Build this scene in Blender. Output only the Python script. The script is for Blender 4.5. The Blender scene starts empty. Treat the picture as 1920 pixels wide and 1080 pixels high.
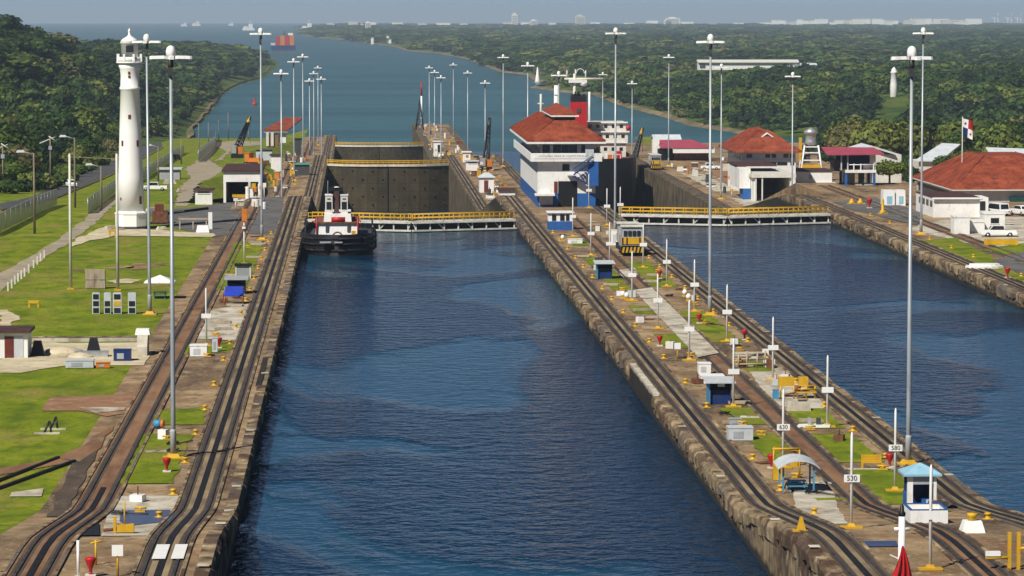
import bpy, bmesh, math, random
import numpy as np
from mathutils import Vector, Matrix
random.seed(7); rng = np.random.default_rng(11)
sc = bpy.context.scene
COL = sc.collection
# ------------------------------------------------------------------ camera
# z = 0 is the water of the near lock chambers, +Y runs down the locks towards the sea
F, CX, CY, CAMZ = 6400.0, 960.0, 540.0, 35.05
PITCH = math.atan((540 - 17.5) / F)
YAW = math.atan(293 / F * math.cos(PITCH))
cam_d = bpy.data.cameras.new('camera'); cam = bpy.data.objects.new('camera', cam_d); COL.objects.link(cam)
cam.location = (0, 0, CAMZ); cam.rotation_euler = (math.pi / 2 - PITCH, 0, -YAW)
cam_d.sensor_width = 36; cam_d.lens = 36 * F / 1920; cam_d.clip_start = 1; cam_d.clip_end = 90000
sc.camera = cam
# ------------------------------------------------------------------ sky, sun, exposure
ELEV = math.radians(46); SH = Vector((-0.62, -0.785)).normalized()
TOSUN = Vector((SH.x * math.cos(ELEV), SH.y * math.cos(ELEV), math.sin(ELEV)))
w = bpy.data.worlds.new('World'); sc.world = w; w.use_nodes = True
nt = w.node_tree; bg = nt.nodes['Background']
sky = nt.nodes.new('ShaderNodeTexSky'); sky.sky_type = 'NISHITA'; sky.sun_disc = False
sky.sun_elevation = ELEV; sky.sun_rotation = math.atan2(SH.x, SH.y) % (2 * math.pi)
sky.air_density = 0.35; sky.dust_density = 0.1; sky.ozone_density = 4.0; sky.altitude = 0
nt.links.new(sky.outputs[0], bg.inputs[0]); bg.inputs[1].default_value = 0.05
sl = bpy.data.lights.new('sun', 'SUN'); sl.energy = 5.0; sl.angle = math.radians(0.5); sl.color = (1, 0.95, 0.86)
so = bpy.data.objects.new('sun', sl); COL.objects.link(so)
so.rotation_euler = (-TOSUN).to_track_quat('-Z', 'Y').to_euler()
vs = sc.view_settings; vs.view_transform = 'Standard'; vs.look = 'None'; vs.exposure = 0.18; vs.gamma = 1; vs.use_curve_mapping = False
# ------------------------------------------------------------------ helpers
CAMR = cam.rotation_euler.to_matrix()
def ray(x, y):
    return CAMR @ Vector(((x - CX) / F, -(y - CY) / F, -1)).normalized()
def pz(x, y, z):                       # where the sight line of a picture point meets height z
    r = ray(x, y); t = (z - CAMZ) / r.z
    return Vector((r.x * t, r.y * t, z))
def pd(x, y, d):                       # ... meets the plane Y = d
    r = ray(x, y); t = d / r.y
    return Vector((r.x * t, d, CAMZ + r.z * t))
def prof(P):
    xs = [p[0] for p in P]; zs = [p[1] for p in P]
    return lambda y: float(np.interp(y, xs, zs))
TOPR = [(-60, 4.7), (192, 4.7), (197, 4.5), (203, 4.0), (219, 2.5), (225, 2.0), (230, 1.9)]
WALLP = TOPR + [(606, 1.9), (618, 1.3), (630, .2), (700, -6.2), (714, -7.2), (726, -7.6), (1000, -7.6), (1012, -8.2), (1024, -9.4), (1080, -15.5), (1092, -16.6), (1104, -17), (1620, -17)]
BANKP = TOPR + [(606, 1.9), (726, -7.6), (1000, -7.6), (1104, -17), (1420, -17)]
FIELDP = TOPR + [(560, 1.9), (1380, -17), (1440, -19), (1500, -27)]
RBANKP = TOPR + [(650, 1.9), (730, -7.6), (1000, -7.6), (1104, -17), (1330, -17)]
wz, bz, fz, rz = prof(WALLP), prof(BANKP), prof(FIELDP), prof(RBANKP)
def hit(x, y, fn):                     # first meeting of a sight line with a ground profile
    r = ray(x, y); lo = 120.0
    while lo < 4000:
        t = lo / r.y
        if CAMZ + r.z * t <= fn(lo): break
        lo += 2
    t = lo / r.y
    return Vector((r.x * t, lo, fn(lo)))
def children_of(o): return [c for c in bpy.data.objects if c.parent == o]
def link(name, me, parent=None):
    o = bpy.data.objects.new(name, me); COL.objects.link(o)
    if parent is not None: o.parent = parent
    return o
def tag(o, label=None, cat=None, group=None, kind=None):
    if label: o['label'] = label
    if cat: o['category'] = cat
    if group: o['group'] = group
    if kind: o['kind'] = kind
    return o
def thing(name, label, cat, loc=(0, 0, 0), rz_=0.0, group=None):
    o = bpy.data.objects.new(name, None); COL.objects.link(o); o.empty_display_size = .3
    o.location = loc; o.rotation_euler = (0, 0, rz_)
    return tag(o, label, cat, group)
class MB:
    def __init__(s): s.v = []; s.f = []; s.sm = []
    def add(s, vs_, fs, smooth=False):
        b = len(s.v); s.v += [tuple(p) for p in vs_]
        for f in fs: s.f.append([i + b for i in f]); s.sm.append(smooth)
        return s
    def box(s, x0, x1, y0, y1, z0, z1):
        return s.add([(x0, y0, z0), (x1, y0, z0), (x1, y1, z0), (x0, y1, z0), (x0, y0, z1), (x1, y0, z1), (x1, y1, z1), (x0, y1, z1)],
                     [(3, 2, 1, 0), (4, 5, 6, 7), (0, 1, 5, 4), (1, 2, 6, 5), (2, 3, 7, 6), (3, 0, 4, 7)])
    def cbox(s, c, sx, sy, sz):        # centred in x, y, standing on c.z
        return s.box(c[0] - sx / 2, c[0] + sx / 2, c[1] - sy / 2, c[1] + sy / 2, c[2], c[2] + sz)
    def taper(s, x0, x1, y0, y1, z0, z1, ix, iy):
        return s.add([(x0, y0, z0), (x1, y0, z0), (x1, y1, z0), (x0, y1, z0), (x0 + ix, y0 + iy, z1), (x1 - ix, y0 + iy, z1), (x1 - ix, y1 - iy, z1), (x0 + ix, y1 - iy, z1)],
                     [(3, 2, 1, 0), (4, 5, 6, 7), (0, 1, 5, 4), (1, 2, 6, 5), (2, 3, 7, 6), (3, 0, 4, 7)])
    def lathe(s, x, y, rz_, n=12, smooth=True):   # rz_: list of (radius, z)
        b = []
        for r, z in rz_:
            for k in range(n):
                a = 2 * math.pi * k / n; b.append((x + r * math.cos(a), y + r * math.sin(a), z))
        fs = []
        for i in range(len(rz_) - 1):
            for k in range(n):
                k2 = (k + 1) % n; fs.append((i * n + k, i * n + k2, (i + 1) * n + k2, (i + 1) * n + k))
        s.add(b, fs, smooth)
        m = len(s.v) - len(b)
        for i, flip in ((0, True), (len(rz_) - 1, False)):
            if rz_[i][0] > 1e-4:
                ids = [m + i * n + k for k in range(n)]
                s.f.append(ids[::-1] if flip else ids); s.sm.append(False)
        return s
    def cyl(s, x, y, z0, z1, r0, r1=None, n=10, smooth=True):
        return s.lathe(x, y, [(r0, z0), (r0 if r1 is None else r1, z1)], n, smooth)
    def tube(s, p, q, r, n=6, r2=None):
        p, q = Vector(p), Vector(q); d = (q - p)
        if d.length < 1e-6: return s
        d.normalize(); u = d.orthogonal().normalized(); v = d.cross(u); r2 = r if r2 is None else r2
        vs_ = [p + (u * math.cos(2 * math.pi * k / n) + v * math.sin(2 * math.pi * k / n)) * r for k in range(n)]
        vs_ += [q + (u * math.cos(2 * math.pi * k / n) + v * math.sin(2 * math.pi * k / n)) * r2 for k in range(n)]
        fs = [(k, (k + 1) % n, n + (k + 1) % n, n + k) for k in range(n)] + [tuple(range(n))[::-1], tuple(range(n, 2 * n))]
        return s.add(vs_, fs, n > 4)
    def bar(s, p, q, w_, h_):
        return s.tube(p, q, max(w_, h_) * .7, 4)
    def poly(s, pts): return s.add(pts, [tuple(range(len(pts)))])
    def prism(s, pts, z0, z1):
        n = len(pts)
        a = sum(pts[i][0] * pts[(i + 1) % n][1] - pts[(i + 1) % n][0] * pts[i][1] for i in range(n))
        if a < 0: pts = pts[::-1]
        vs_ = [(p[0], p[1], z0) for p in pts] + [(p[0], p[1], z1) for p in pts]
        return s.add(vs_, [tuple(range(n))[::-1], tuple(range(n, 2 * n))] + [(i, (i + 1) % n, n + (i + 1) % n, n + i) for i in range(n)])
    def xprism(s, pts, x0, x1):        # profile in (y, z), extruded along x
        n = len(pts)
        a = sum(pts[i][0] * pts[(i + 1) % n][1] - pts[(i + 1) % n][0] * pts[i][1] for i in range(n))
        if a < 0: pts = pts[::-1]
        vs_ = [(x0, p[0], p[1]) for p in pts] + [(x1, p[0], p[1]) for p in pts]
        return s.add(vs_, [tuple(range(n))[::-1], tuple(range(n, 2 * n))] + [(i, (i + 1) % n, n + (i + 1) % n, n + i) for i in range(n)])
    def hip(s, x0, x1, y0, y1, z0, z1, inx, iny, th=.25):
        # hipped roof with thickness; ridge (or flat top) inset by inx, iny
        b = [(x0, y0), (x1, y0), (x1, y1), (x0, y1)]; t = [(x0 + inx, y0 + iny), (x1 - inx, y0 + iny), (x1 - inx, y1 - iny), (x0 + inx, y1 - iny)]
        vs_ = [(p[0], p[1], z0 - th) for p in b] + [(p[0], p[1], z0) for p in b] + [(p[0], p[1], z1) for p in t]
        return s.add(vs_, [(3, 2, 1, 0), (0, 1, 5, 4), (1, 2, 6, 5), (2, 3, 7, 6), (3, 0, 4, 7), (4, 5, 9, 8), (5, 6, 10, 9), (6, 7, 11, 10), (7, 4, 8, 11), (8, 9, 10, 11)])
    def gable(s, x0, x1, y0, y1, z0, z1, along='y', th=.2):
        if along == 'y':
            xm = (x0 + x1) / 2; P = [(x0, z0), (xm, z1), (x1, z0), (x1, z0 - th), (xm, z1 - th), (x0, z0 - th)]
            vs_ = [(p[0], y0, p[1]) for p in P] + [(p[0], y1, p[1]) for p in P]
        else:
            ym = (y0 + y1) / 2; P = [(y0, z0), (ym, z1), (y1, z0), (y1, z0 - th), (ym, z1 - th), (y0, z0 - th)]
            vs_ = [(x0, p[0], p[1]) for p in P] + [(x1, p[0], p[1]) for p in P]
        fs = [(i, (i + 1) % 6, 6 + (i + 1) % 6, 6 + i) for i in range(6)] + [(0, 5, 4, 1), (1, 4, 3, 2), (6, 7, 10, 11), (7, 8, 9, 10)]
        return s.add(vs_, fs)
    def build(s, name, mat, parent=None, world=False, fix=True):
        off = Vector((0, 0, 0))
        if world and parent is not None:
            p = parent
            while p is not None: off += p.location; p = p.parent
        me = bpy.data.meshes.new(name)
        me.from_pydata([(a - off.x, b - off.y, c - off.z) for a, b, c in s.v], [], s.f)
        me.polygons.foreach_set('use_smooth', s.sm)
        if fix:
            bm = bmesh.new(); bm.from_mesh(me); bmesh.ops.recalc_face_normals(bm, faces=bm.faces); bm.to_mesh(me); bm.free()
        me.materials.append(M[mat] if isinstance(mat, str) else mat)
        return link(name, me, parent)
def copy_tree(o, parent=None):
    c = o.copy(); COL.objects.link(c); c.parent = parent
    for ch in KIDS.get(o.name) or KIDS.setdefault(o.name, children_of(o)): copy_tree(ch, c)
    return c
KIDS = {}
def place(src, loc, rz_=0.0, label=None, group=None, scale=None):
    o = copy_tree(src); o.location = loc; o.rotation_euler = (0, 0, rz_)
    if label: o['label'] = label
    if group: o['group'] = group
    if scale: o.scale = scale
    return o
class Proto:                            # the first use takes the original, later uses copy it
    def __init__(s, root): s.r = root; s.used = False
    def put(s, loc, rz_=0.0, label=None, group=None, scale=None):
        if not s.used:
            s.used = True; o = s.r; KIDS.setdefault(o.name, children_of(o)); o.location = loc; o.rotation_euler = (0, 0, rz_)
            if label: o['label'] = label
            if group: o['group'] = group
            if scale: o.scale = scale
            return o
        return place(s.r, loc, rz_, label, group, scale if scale else (1, 1, 1))
def text(parent, s, loc, size, mat, rot=(math.pi / 2, 0, 0), name='lettering'):
    cu = bpy.data.curves.new('t', 'FONT'); cu.body = s; cu.size = size; cu.extrude = .01; cu.align_x = 'CENTER'; cu.align_y = 'CENTER'
    t = bpy.data.objects.new('t', cu); COL.objects.link(t); bpy.context.view_layer.update()
    me = bpy.data.meshes.new_from_object(t.evaluated_get(bpy.context.evaluated_depsgraph_get()))
    bpy.data.objects.remove(t); me.materials.clear(); me.materials.append(M[mat])
    o = link(name, me, parent); o.location = loc; o.rotation_euler = rot
    return o
# ------------------------------------------------------------------ materials
M = {}
def N(nt, t, **k):
    n = nt.nodes.new(t)
    for a, b in k.items(): setattr(n, a, b)
    return n
def mat(name, cols, scale=1.0, rough=.8, bump=0.0, bscale=None, metal=0.0, spec=.3, stretch=(1, 1, 1), detail=6, pos=(.35, .65), obj_rand=0.0, second=None):
    """procedural paint / stone: noise between two or three colours plus fine relief"""
    m = bpy.data.materials.new(name); m.use_nodes = True; nt = m.node_tree; b = nt.nodes['Principled BSDF']; L = nt.links.new
    b.inputs['Roughness'].default_value = rough; b.inputs['Metallic'].default_value = metal; b.inputs['Specular IOR Level'].default_value = spec
    geo = N(nt, 'ShaderNodeNewGeometry'); mp = N(nt, 'ShaderNodeMapping'); mp.inputs['Scale'].default_value = stretch
    L(geo.outputs['Position'], mp.inputs['Vector'])
    no = N(nt, 'ShaderNodeTexNoise'); no.inputs['Scale'].default_value = scale; no.inputs['Detail'].default_value = detail; no.inputs['Roughness'].default_value = .65
    L(mp.outputs[0], no.inputs['Vector'])
    cr = N(nt, 'ShaderNodeValToRGB'); e = cr.color_ramp.elements
    e[0].position = pos[0]; e[1].position = pos[1]; e[0].color = (*cols[0], 1); e[1].color = (*cols[-1], 1)
    for i, c in enumerate(cols[1:-1]): 
        k = e.new(pos[0] + (pos[1] - pos[0]) * (i + 1) / (len(cols) - 1)); k.color = (*c, 1)
    L(no.outputs['Fac'], cr.inputs[0]); out = cr.outputs[0]
    if second:                          # a second, finer or coarser layer of stains: (colour, scale, lo, hi, stretch)
        for (c2, s2, lo, hi, st2) in second:
            mp2 = N(nt, 'ShaderNodeMapping'); mp2.inputs['Scale'].default_value = st2; L(geo.outputs['Position'], mp2.inputs['Vector'])
            n2 = N(nt, 'ShaderNodeTexNoise'); n2.inputs['Scale'].default_value = s2; n2.inputs['Detail'].default_value = 7; n2.inputs['Roughness'].default_value = .6
            L(mp2.outputs[0], n2.inputs['Vector'])
            mr = N(nt, 'ShaderNodeMapRange'); mr.inputs[1].default_value = lo; mr.inputs[2].default_value = hi; L(n2.outputs['Fac'], mr.inputs[0])
            mx = N(nt, 'ShaderNodeMixRGB'); L(mr.outputs[0], mx.inputs[0]); L(out, mx.inputs[1]); mx.inputs[2].default_value = (*c2, 1); out = mx.outputs[0]
    if obj_rand:
        oi = N(nt, 'ShaderNodeObjectInfo'); hs = N(nt, 'ShaderNodeHueSaturation')
        mr = N(nt, 'ShaderNodeMapRange'); mr.inputs[3].default_value = 1 - obj_rand; mr.inputs[4].default_value = 1 + obj_rand
        L(oi.outputs['Random'], mr.inputs[0]); L(mr.outputs[0], hs.inputs['Value']); L(out, hs.inputs['Color']); out = hs.outputs[0]
    L(out, b.inputs['Base Color'])
    if bump:
        n3 = N(nt, 'ShaderNodeTexNoise'); n3.inputs['Scale'].default_value = bscale or scale * 4; n3.inputs['Detail'].default_value = 5; L(mp.outputs[0], n3.inputs['Vector'])
        bp = N(nt, 'ShaderNodeBump'); bp.inputs['Strength'].default_value = min(1, bump); bp.inputs['Distance'].default_value = bump; L(n3.outputs['Fac'], bp.inputs['Height']); L(bp.outputs[0], b.inputs['Normal'])
    M[name] = m; return m
def paint(name, c, rough=.5, wear=.12, scale=.9, spec=.35, metal=0):
    d = tuple(x * (1 - wear * 1.6) for x in c)
    dirt = (c[0] * .55 + .03, c[1] * .5 + .025, c[2] * .45 + .015)
    return mat(name, [d, c], scale, rough, second=[(dirt, 2.2, .56, .78, (1, 1, .35))] if wear else None, spec=spec, metal=metal)
paint('white_paint', (.80, .80, .78), .5, .05); paint('white_wall', (.80, .79, .76), .7, .09, .5); paint('cream_wall', (.66, .64, .57), .7, .12, .6)
paint('yellow_paint', (.62, .36, .015), .5, .14); paint('blue_paint', (.02, .11, .36), .5, .12); paint('navy_paint', (.008, .03, .13), .5, .12)
paint('royal_blue', (.02, .05, .42), .6, .1); paint('light_blue', (.28, .52, .66), .5, .1); paint('teal_paint', (.03, .22, .3), .5, .12); paint('mid_blue', (.06, .26, .46), .5, .12)
paint('red_paint', (.45, .016, .02), .45, .12); paint('orange_paint', (.62, .19, .02), .5, .15); paint('green_dark', (.01, .06, .05), .5, .1); paint('sea_green', (.08, .32, .3), .6, .1)
paint('grey_paint', (.36, .38, .40), .5, .12); paint('pale_grey', (.52, .55, .58), .55, .1); paint('dark_grey', (.06, .06, .065), .55, .15); paint('black_paint', (.010, .010, .013), .45, .1)
paint('magenta_roof', (.40, .07, .11), .6, .15, .4)
mat('pole_metal', [(.30, .33, .35), (.42, .45, .47)], .35, .4, metal=.3, spec=.4, stretch=(1, 1, .4), second=[((.2, .2, .19), 1.4, .55, .8, (1, 1, .3))])
mat('galvanised', [(.42, .44, .45), (.6, .62, .63)], 1.5, .35, metal=.6)
mat('steel_rail', [(.035, .028, .026), (.09, .075, .068)], 1.2, .5, metal=.2)
mat('rack_steel', [(.006, .006, .007), (.018, .017, .016)], 1.5, .6)
mat('rust', [(.10, .035, .018), (.22, .09, .04)], 2.0, .85, .02, second=[((.05, .03, .025), 1.1, .5, .7, (1, 1, 1))])
mat('rubber', [(.007, .007, .009), (.02, .02, .021)], 2.5, .7, .03)
mat('glass_dark', [(.008, .010, .014), (.02, .026, .034)], .7, .12, spec=.6)
mat('roof_red', [(.165, .030, .013), (.245, .050, .021), (.31, .075, .034)], .45, .75, .015, 3, second=[((.11, .026, .016), .9, .50, .70, (1, 1, .25)), ((.36, .09, .06), 3.5, .6, .8, (1, 1, .2))])
mat('roof_brown', [(.045, .022, .020), (.085, .040, .035)], .8, .75)
mat('roof_pale', [(.50, .54, .58), (.66, .69, .71)], .5, .5, second=[((.38, .39, .38), 1.2, .58, .8, (1, .25, 1))])
mat('wood', [(.30, .25, .18), (.42, .35, .26)], 1.5, .85, stretch=(3, 3, .4), second=[((.18, .12, .08), 1.2, .55, .75, (1, 1, .3))])
mat('pole_wood', [(.14, .12, .08), (.26, .22, .15)], 1.0, .9, stretch=(3, 3, .3))
mat('red_door', [(.10, .02, .015), (.16, .035, .025)], 1.5, .6)
DARKST = ((.070, .046, .028), .16, .46, .66, (1, .35, 1)); RUSTST = ((.20, .085, .04), .33, .57, .74, (1, .5, 1))
mat('deck_concrete', [(.19, .118, .058), (.275, .185, .098), (.37, .265, .15)], .35, .9, .02, 6, second=[DARKST, ((.05, .036, .026), .7, .58, .70, (1, .6, 1)), ((.42, .34, .23), .5, .6, .78, (1, .4, 1)), RUSTST, ((.38, .30, .20), 2.4, .55, .75, (1, 1, 1))])
mat('track_concrete', [(.17, .12, .068), (.31, .235, .14)], .6, .9, .02, 5, stretch=(1, .25, 1), second=[((.065, .046, .033), .55, .47, .68, (1.6, .12, 1)), ((.07, .055, .045), .12, .55, .75, (1, 1, 1))])
mat('dark_deck', [(.045, .034, .026), (.10, .072, .050)], .5, .9, .02, 5, stretch=(1, .3, 1), second=[((.16, .125, .09), 1.2, .58, .78, (1, .3, 1))])
mat('red_track', [(.14, .068, .036), (.25, .14, .072)], .7, .9, .02, 5, stretch=(1, .2, 1), second=[((.22, .18, .125), .8, .56, .75, (1, .3, 1))])
mat('pale_slab', [(.30, .265, .20), (.46, .42, .34), (.58, .54, .45)], .4, .85, .01, 4, second=[((.22, .165, .105), .45, .50, .68, (1, .5, 1)), ((.13, .10, .07), 1.4, .60, .78, (1, .5, 1))])
mat('sand', [(.40, .33, .21), (.60, .53, .38)], .35, .95, .04, 3, second=[((.24, .19, .10), .6, .56, .72, (1, 1, 1)), ((.16, .17, .03), 1.1, .62, .75, (1, 1, 1))])
mat('path_dirt', [(.25, .205, .14), (.36, .31, .225)], .22, .95, .03, 3, second=[((.16, .12, .075), .5, .57, .75, (1, 1, 1)), ((.14, .17, .03), .28, .62, .74, (1, 1, 1))])
mat('asphalt', [(.050, .051, .056), (.085, .085, .088)], .5, .9, .01, 5, second=[((.13, .125, .12), .25, .58, .78, (1, .3, 1))])
mat('apron', [(.085, .082, .082), (.14, .135, .13)], .3, .85, .01, 4, second=[((.2, .17, .13), .45, .58, .78, (1, .4, 1)), ((.04, .038, .036), .25, .58, .76, (1, 1, 1))])
mat('red_dirt', [(.19, .095, .05), (.31, .17, .095)], .4, .95, .03, 4, second=[((.36, .28, .19), .8, .56, .74, (1, 1, 1))])
mat('grass', [(.125, .165, .008), (.165, .205, .010), (.215, .245, .018)], .13, .95, .06, 2.2, spec=.1, second=[((.075, .118, .008), .45, .46, .66, (1, .5, 1)), ((.24, .19, .05), .14, .52, .70, (1, .6, 1)), ((.28, .22, .10), .5, .64, .76, (1, .6, 1)), ((.09, .125, .008), 2.5, .5, .75, (1, .35, 1))])
mat('undergrowth', [(.030, .060, .010), (.075, .115, .018), (.14, .13, .035)], .03, 1, spec=.05, second=[((.02, .045, .010), .12, .5, .7, (1, 1, 1))])
mat('shore_earth', [(.06, .075, .02), (.15, .11, .06), (.24, .18, .10)], .03, .95)
mat('gate_plate', [(.034, .026, .012), (.070, .053, .025)], .12, .8, .02, 1.5, second=[((.035, .026, .015), .5, .50, .70, (1, 1, .15)), ((.15, .115, .06), 1.6, .6, .8, (1, 1, .3))])
mat('gate_dark', [(.014, .012, .010), (.04, .032, .024)], .8, .8)
mat('gate_white', [(.42, .41, .37), (.66, .65, .60)], .8, .7, second=[((.24, .14, .07), 1.5, .58, .76, (1, 1, .5))])
def weed(m):
    nt = m.node_tree; L = nt.links.new; b = nt.nodes['Principled BSDF']; src = b.inputs['Base Color'].links[0].from_socket
    geo = N(nt, 'ShaderNodeNewGeometry'); sp = N(nt, 'ShaderNodeSeparateXYZ'); L(geo.outputs['Position'], sp.inputs[0])
    no = N(nt, 'ShaderNodeTexNoise'); no.inputs['Scale'].default_value = .7; L(geo.outputs['Position'], no.inputs['Vector'])
    ad = N(nt, 'ShaderNodeMath', operation='MULTIPLY_ADD'); L(no.outputs['Fac'], ad.inputs[0]); ad.inputs[1].default_value = -.9; L(sp.outputs['Z'], ad.inputs[2])
    mr = N(nt, 'ShaderNodeMapRange'); mr.inputs[1].default_value = .30; mr.inputs[2].default_value = -.10; mr.inputs[3].default_value = 0; mr.inputs[4].default_value = 1; L(ad.outputs[0], mr.inputs[0])
    mx = N(nt, 'ShaderNodeMixRGB'); L(mr.outputs[0], mx.inputs[0]); L(src, mx.inputs[1]); mx.inputs[2].default_value = (.022, .02, .014, 1)
    m2 = N(nt, 'ShaderNodeMapRange'); m2.inputs[1].default_value = -1.5; m2.inputs[2].default_value = -4; L(sp.outputs['Z'], m2.inputs[0]); n4 = N(nt, 'ShaderNodeTexNoise'); n4.inputs['Scale'].default_value = .25; n4.inputs['Detail'].default_value = 8; L(geo.outputs['Position'], n4.inputs['Vector'])
    cr = N(nt, 'ShaderNodeValToRGB'); cr.color_ramp.elements[0].position = .35; cr.color_ramp.elements[1].position = .68; cr.color_ramp.elements[0].color = (.045, .034, .02, 1); cr.color_ramp.elements[1].color = (.15, .115, .065, 1); L(n4.outputs['Fac'], cr.inputs[0])
    mx2 = N(nt, 'ShaderNodeMixRGB'); L(m2.outputs[0], mx2.inputs[0]); L(mx.outputs[0], mx2.inputs[1]); L(cr.outputs[0], mx2.inputs[2]); L(mx2.outputs[0], b.inputs['Base Color'])
def wallmat(name, k, tone=(.36, .265, .15)):
    """lock wall concrete: spalled blocks, run stains, weed line at the water"""
    t = Vector(tone)
    mat(name, [tuple(t * .32), tuple(t * .68), tuple(t * 1.1)], k, .92, .12, .9, detail=8, second=[((.075, .042, .026), .34, .46, .58, (1, .8, 1)), ((.12, .10, .085), .13, .52, .64, (1, .6, 1)), ((.52, .43, .28), .55, .60, .72, (1, .7, 1.0)), ((.045, .032, .022), .9, .54, .68, (1, 1, .25))])
wallmat('lock_wall', .28); wallmat('lock_wall_low', .2, (.15, .115, .07)); wallmat('lock_cap', .5, (.38, .28, .16))
weed(M['lock_wall'])
def leafmat(name, attr):
    m = bpy.data.materials.new(name); m.use_nodes = True; nt = m.node_tree; L = nt.links.new; b = nt.nodes['Principled BSDF']
    cr = N(nt, 'ShaderNodeValToRGB'); e = cr.color_ramp.elements
    e[0].position = 0; e[0].color = (.012, .028, .010, 1); e[1].position = 1; e[1].color = (.13, .115, .045, 1)
    for p, c in ((.22, (.022, .048, .012)), (.45, (.040, .078, .014)), (.65, (.075, .115, .018)), (.85, (.135, .155, .03))): k = e.new(p); k.color = (*c, 1)
    if attr: a = N(nt, 'ShaderNodeAttribute'); a.attribute_name = 'tint'; L(a.outputs['Fac'], cr.inputs[0])
    else: a = N(nt, 'ShaderNodeObjectInfo'); L(a.outputs['Random'], cr.inputs[0])
    geo = N(nt, 'ShaderNodeNewGeometry'); hs = N(nt, 'ShaderNodeHueSaturation'); mr = N(nt, 'ShaderNodeMapRange')
    mr.inputs[3].default_value = .55; mr.inputs[4].default_value = 1.5; L(geo.outputs['Random Per Island'], mr.inputs[0]); L(mr.outputs[0], hs.inputs['Value']); L(cr.outputs[0], hs.inputs['Color'])
    L(hs.outputs[0], b.inputs['Base Color']); b.inputs['Roughness'].default_value = .7; b.inputs['Specular IOR Level'].default_value = .15
    tr = N(nt, 'ShaderNodeBsdfTranslucent'); L(hs.outputs[0], tr.inputs[0]); ad = N(nt, 'ShaderNodeMixShader'); ad.inputs[0].default_value = .2
    L(b.outputs[0], ad.inputs[1]); L(tr.outputs[0], ad.inputs[2]); L(ad.outputs[0], nt.nodes['Material Output'].inputs[0])
    M[name] = m
leafmat('leaf', False); leafmat('leaf_far', True)
mat('bark', [(.10, .08, .055), (.2, .17, .125)], 1.0, .9, stretch=(2, 2, .3))
def watermat(name, col, rough, waves, patch, col2):
    m = bpy.data.materials.new(name); m.use_nodes = True; nt = m.node_tree; L = nt.links.new; b = nt.nodes['Principled BSDF']
    geo = N(nt, 'ShaderNodeNewGeometry')
    def noise(s, st, det=3, dist=0):
        mp = N(nt, 'ShaderNodeMapping'); mp.inputs['Scale'].default_value = st; L(geo.outputs['Position'], mp.inputs['Vector'])
        n = N(nt, 'ShaderNodeTexNoise'); n.inputs['Scale'].default_value = s; n.inputs['Detail'].default_value = det; n.inputs['Distortion'].default_value = dist; L(mp.outputs[0], n.inputs['Vector']); return n.outputs['Fac']
    p = noise(patch[0], patch[1], 6, .7)
    mr = N(nt, 'ShaderNodeMapRange'); mr.inputs[1].default_value = patch[2]; mr.inputs[2].default_value = patch[3]; mr.interpolation_type = 'SMOOTHSTEP'; L(p, mr.inputs[0])
    mx = N(nt, 'ShaderNodeMixRGB'); L(mr.outputs[0], mx.inputs[0]); mx.inputs[1].default_value = (*col, 1); mx.inputs[2].default_value = (*col2, 1); L(mx.outputs[0], b.inputs['Base Color'])  # col2 puts the lighter sky reflection of wind patches into the colour
    b.inputs['Roughness'].default_value = rough; b.inputs['IOR'].default_value = 1.33; b.inputs['Specular IOR Level'].default_value = .24
    h = None
    for s, st, a in waves:
        f = noise(s, st, 2); mu = N(nt, 'ShaderNodeMath', operation='MULTIPLY'); L(f, mu.inputs[0]); mu.inputs[1].default_value = a
        if h is None: h = mu.outputs[0]
        else: ad = N(nt, 'ShaderNodeMath', operation='ADD'); L(h, ad.inputs[0]); L(mu.outputs[0], ad.inputs[1]); h = ad.outputs[0]
    am = N(nt, 'ShaderNodeMapRange'); am.inputs[3].default_value = 1.0; am.inputs[4].default_value = patch[4]; L(mr.outputs[0], am.inputs[0])
    mu = N(nt, 'ShaderNodeMath', operation='MULTIPLY'); L(h, mu.inputs[0]); L(am.outputs[0], mu.inputs[1])
    bp = N(nt, 'ShaderNodeBump'); bp.inputs['Strength'].default_value = 1; bp.inputs['Distance'].default_value = 1; L(mu.outputs[0], bp.inputs['Height']); L(bp.outputs[0], b.inputs['Normal'])
    M[name] = m
watermat('chamber_water', (.001, .018, .047), .12, [(.6, (1, 1, 1), .42), (1.6, (1, 1, 1), .16), (.16, (1, 1, 1), .3)], (.028, (1, .5, 1), .495, .55, .36), (.006, .050, .092))
watermat('sea_water', (.022, .075, .066), .25, [(.35, (1, 1, 1), .8), (.06, (1, 1, 1), 2.2)], (.006, (.4, 1.6, 1), .40, .60, .35), (.030, .100, .092))
paint('puddle_reflection_blue', (.05, .08, .18), .35, .2, .8)  # blue of the puddles: reflected sky put into the base colour
paint('clean_white', (.82, .82, .80), .6, 0)
watermat('puddle', (.02, .03, .06), .05, [(2, (1, 1, 1), .004)], (.3, (1, 1, 1), .4, .6, 1), (.02, .03, .06))
def fencemat():
    m = bpy.data.materials.new('chain_link'); m.use_nodes = True; nt = m.node_tree; L = nt.links.new; b = nt.nodes['Principled BSDF']
    b.inputs['Base Color'].default_value = (.45, .43, .38, 1); b.inputs['Roughness'].default_value = .6
    geo = N(nt, 'ShaderNodeNewGeometry'); no = N(nt, 'ShaderNodeTexNoise'); no.inputs['Scale'].default_value = .6; L(geo.outputs['Position'], no.inputs['Vector'])
    mr = N(nt, 'ShaderNodeMapRange'); mr.inputs[3].default_value = .6; mr.inputs[4].default_value = .92; L(no.outputs['Fac'], mr.inputs[0]); L(mr.outputs[0], b.inputs['Alpha'])
    M['chain_link'] = m
fencemat()
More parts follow.
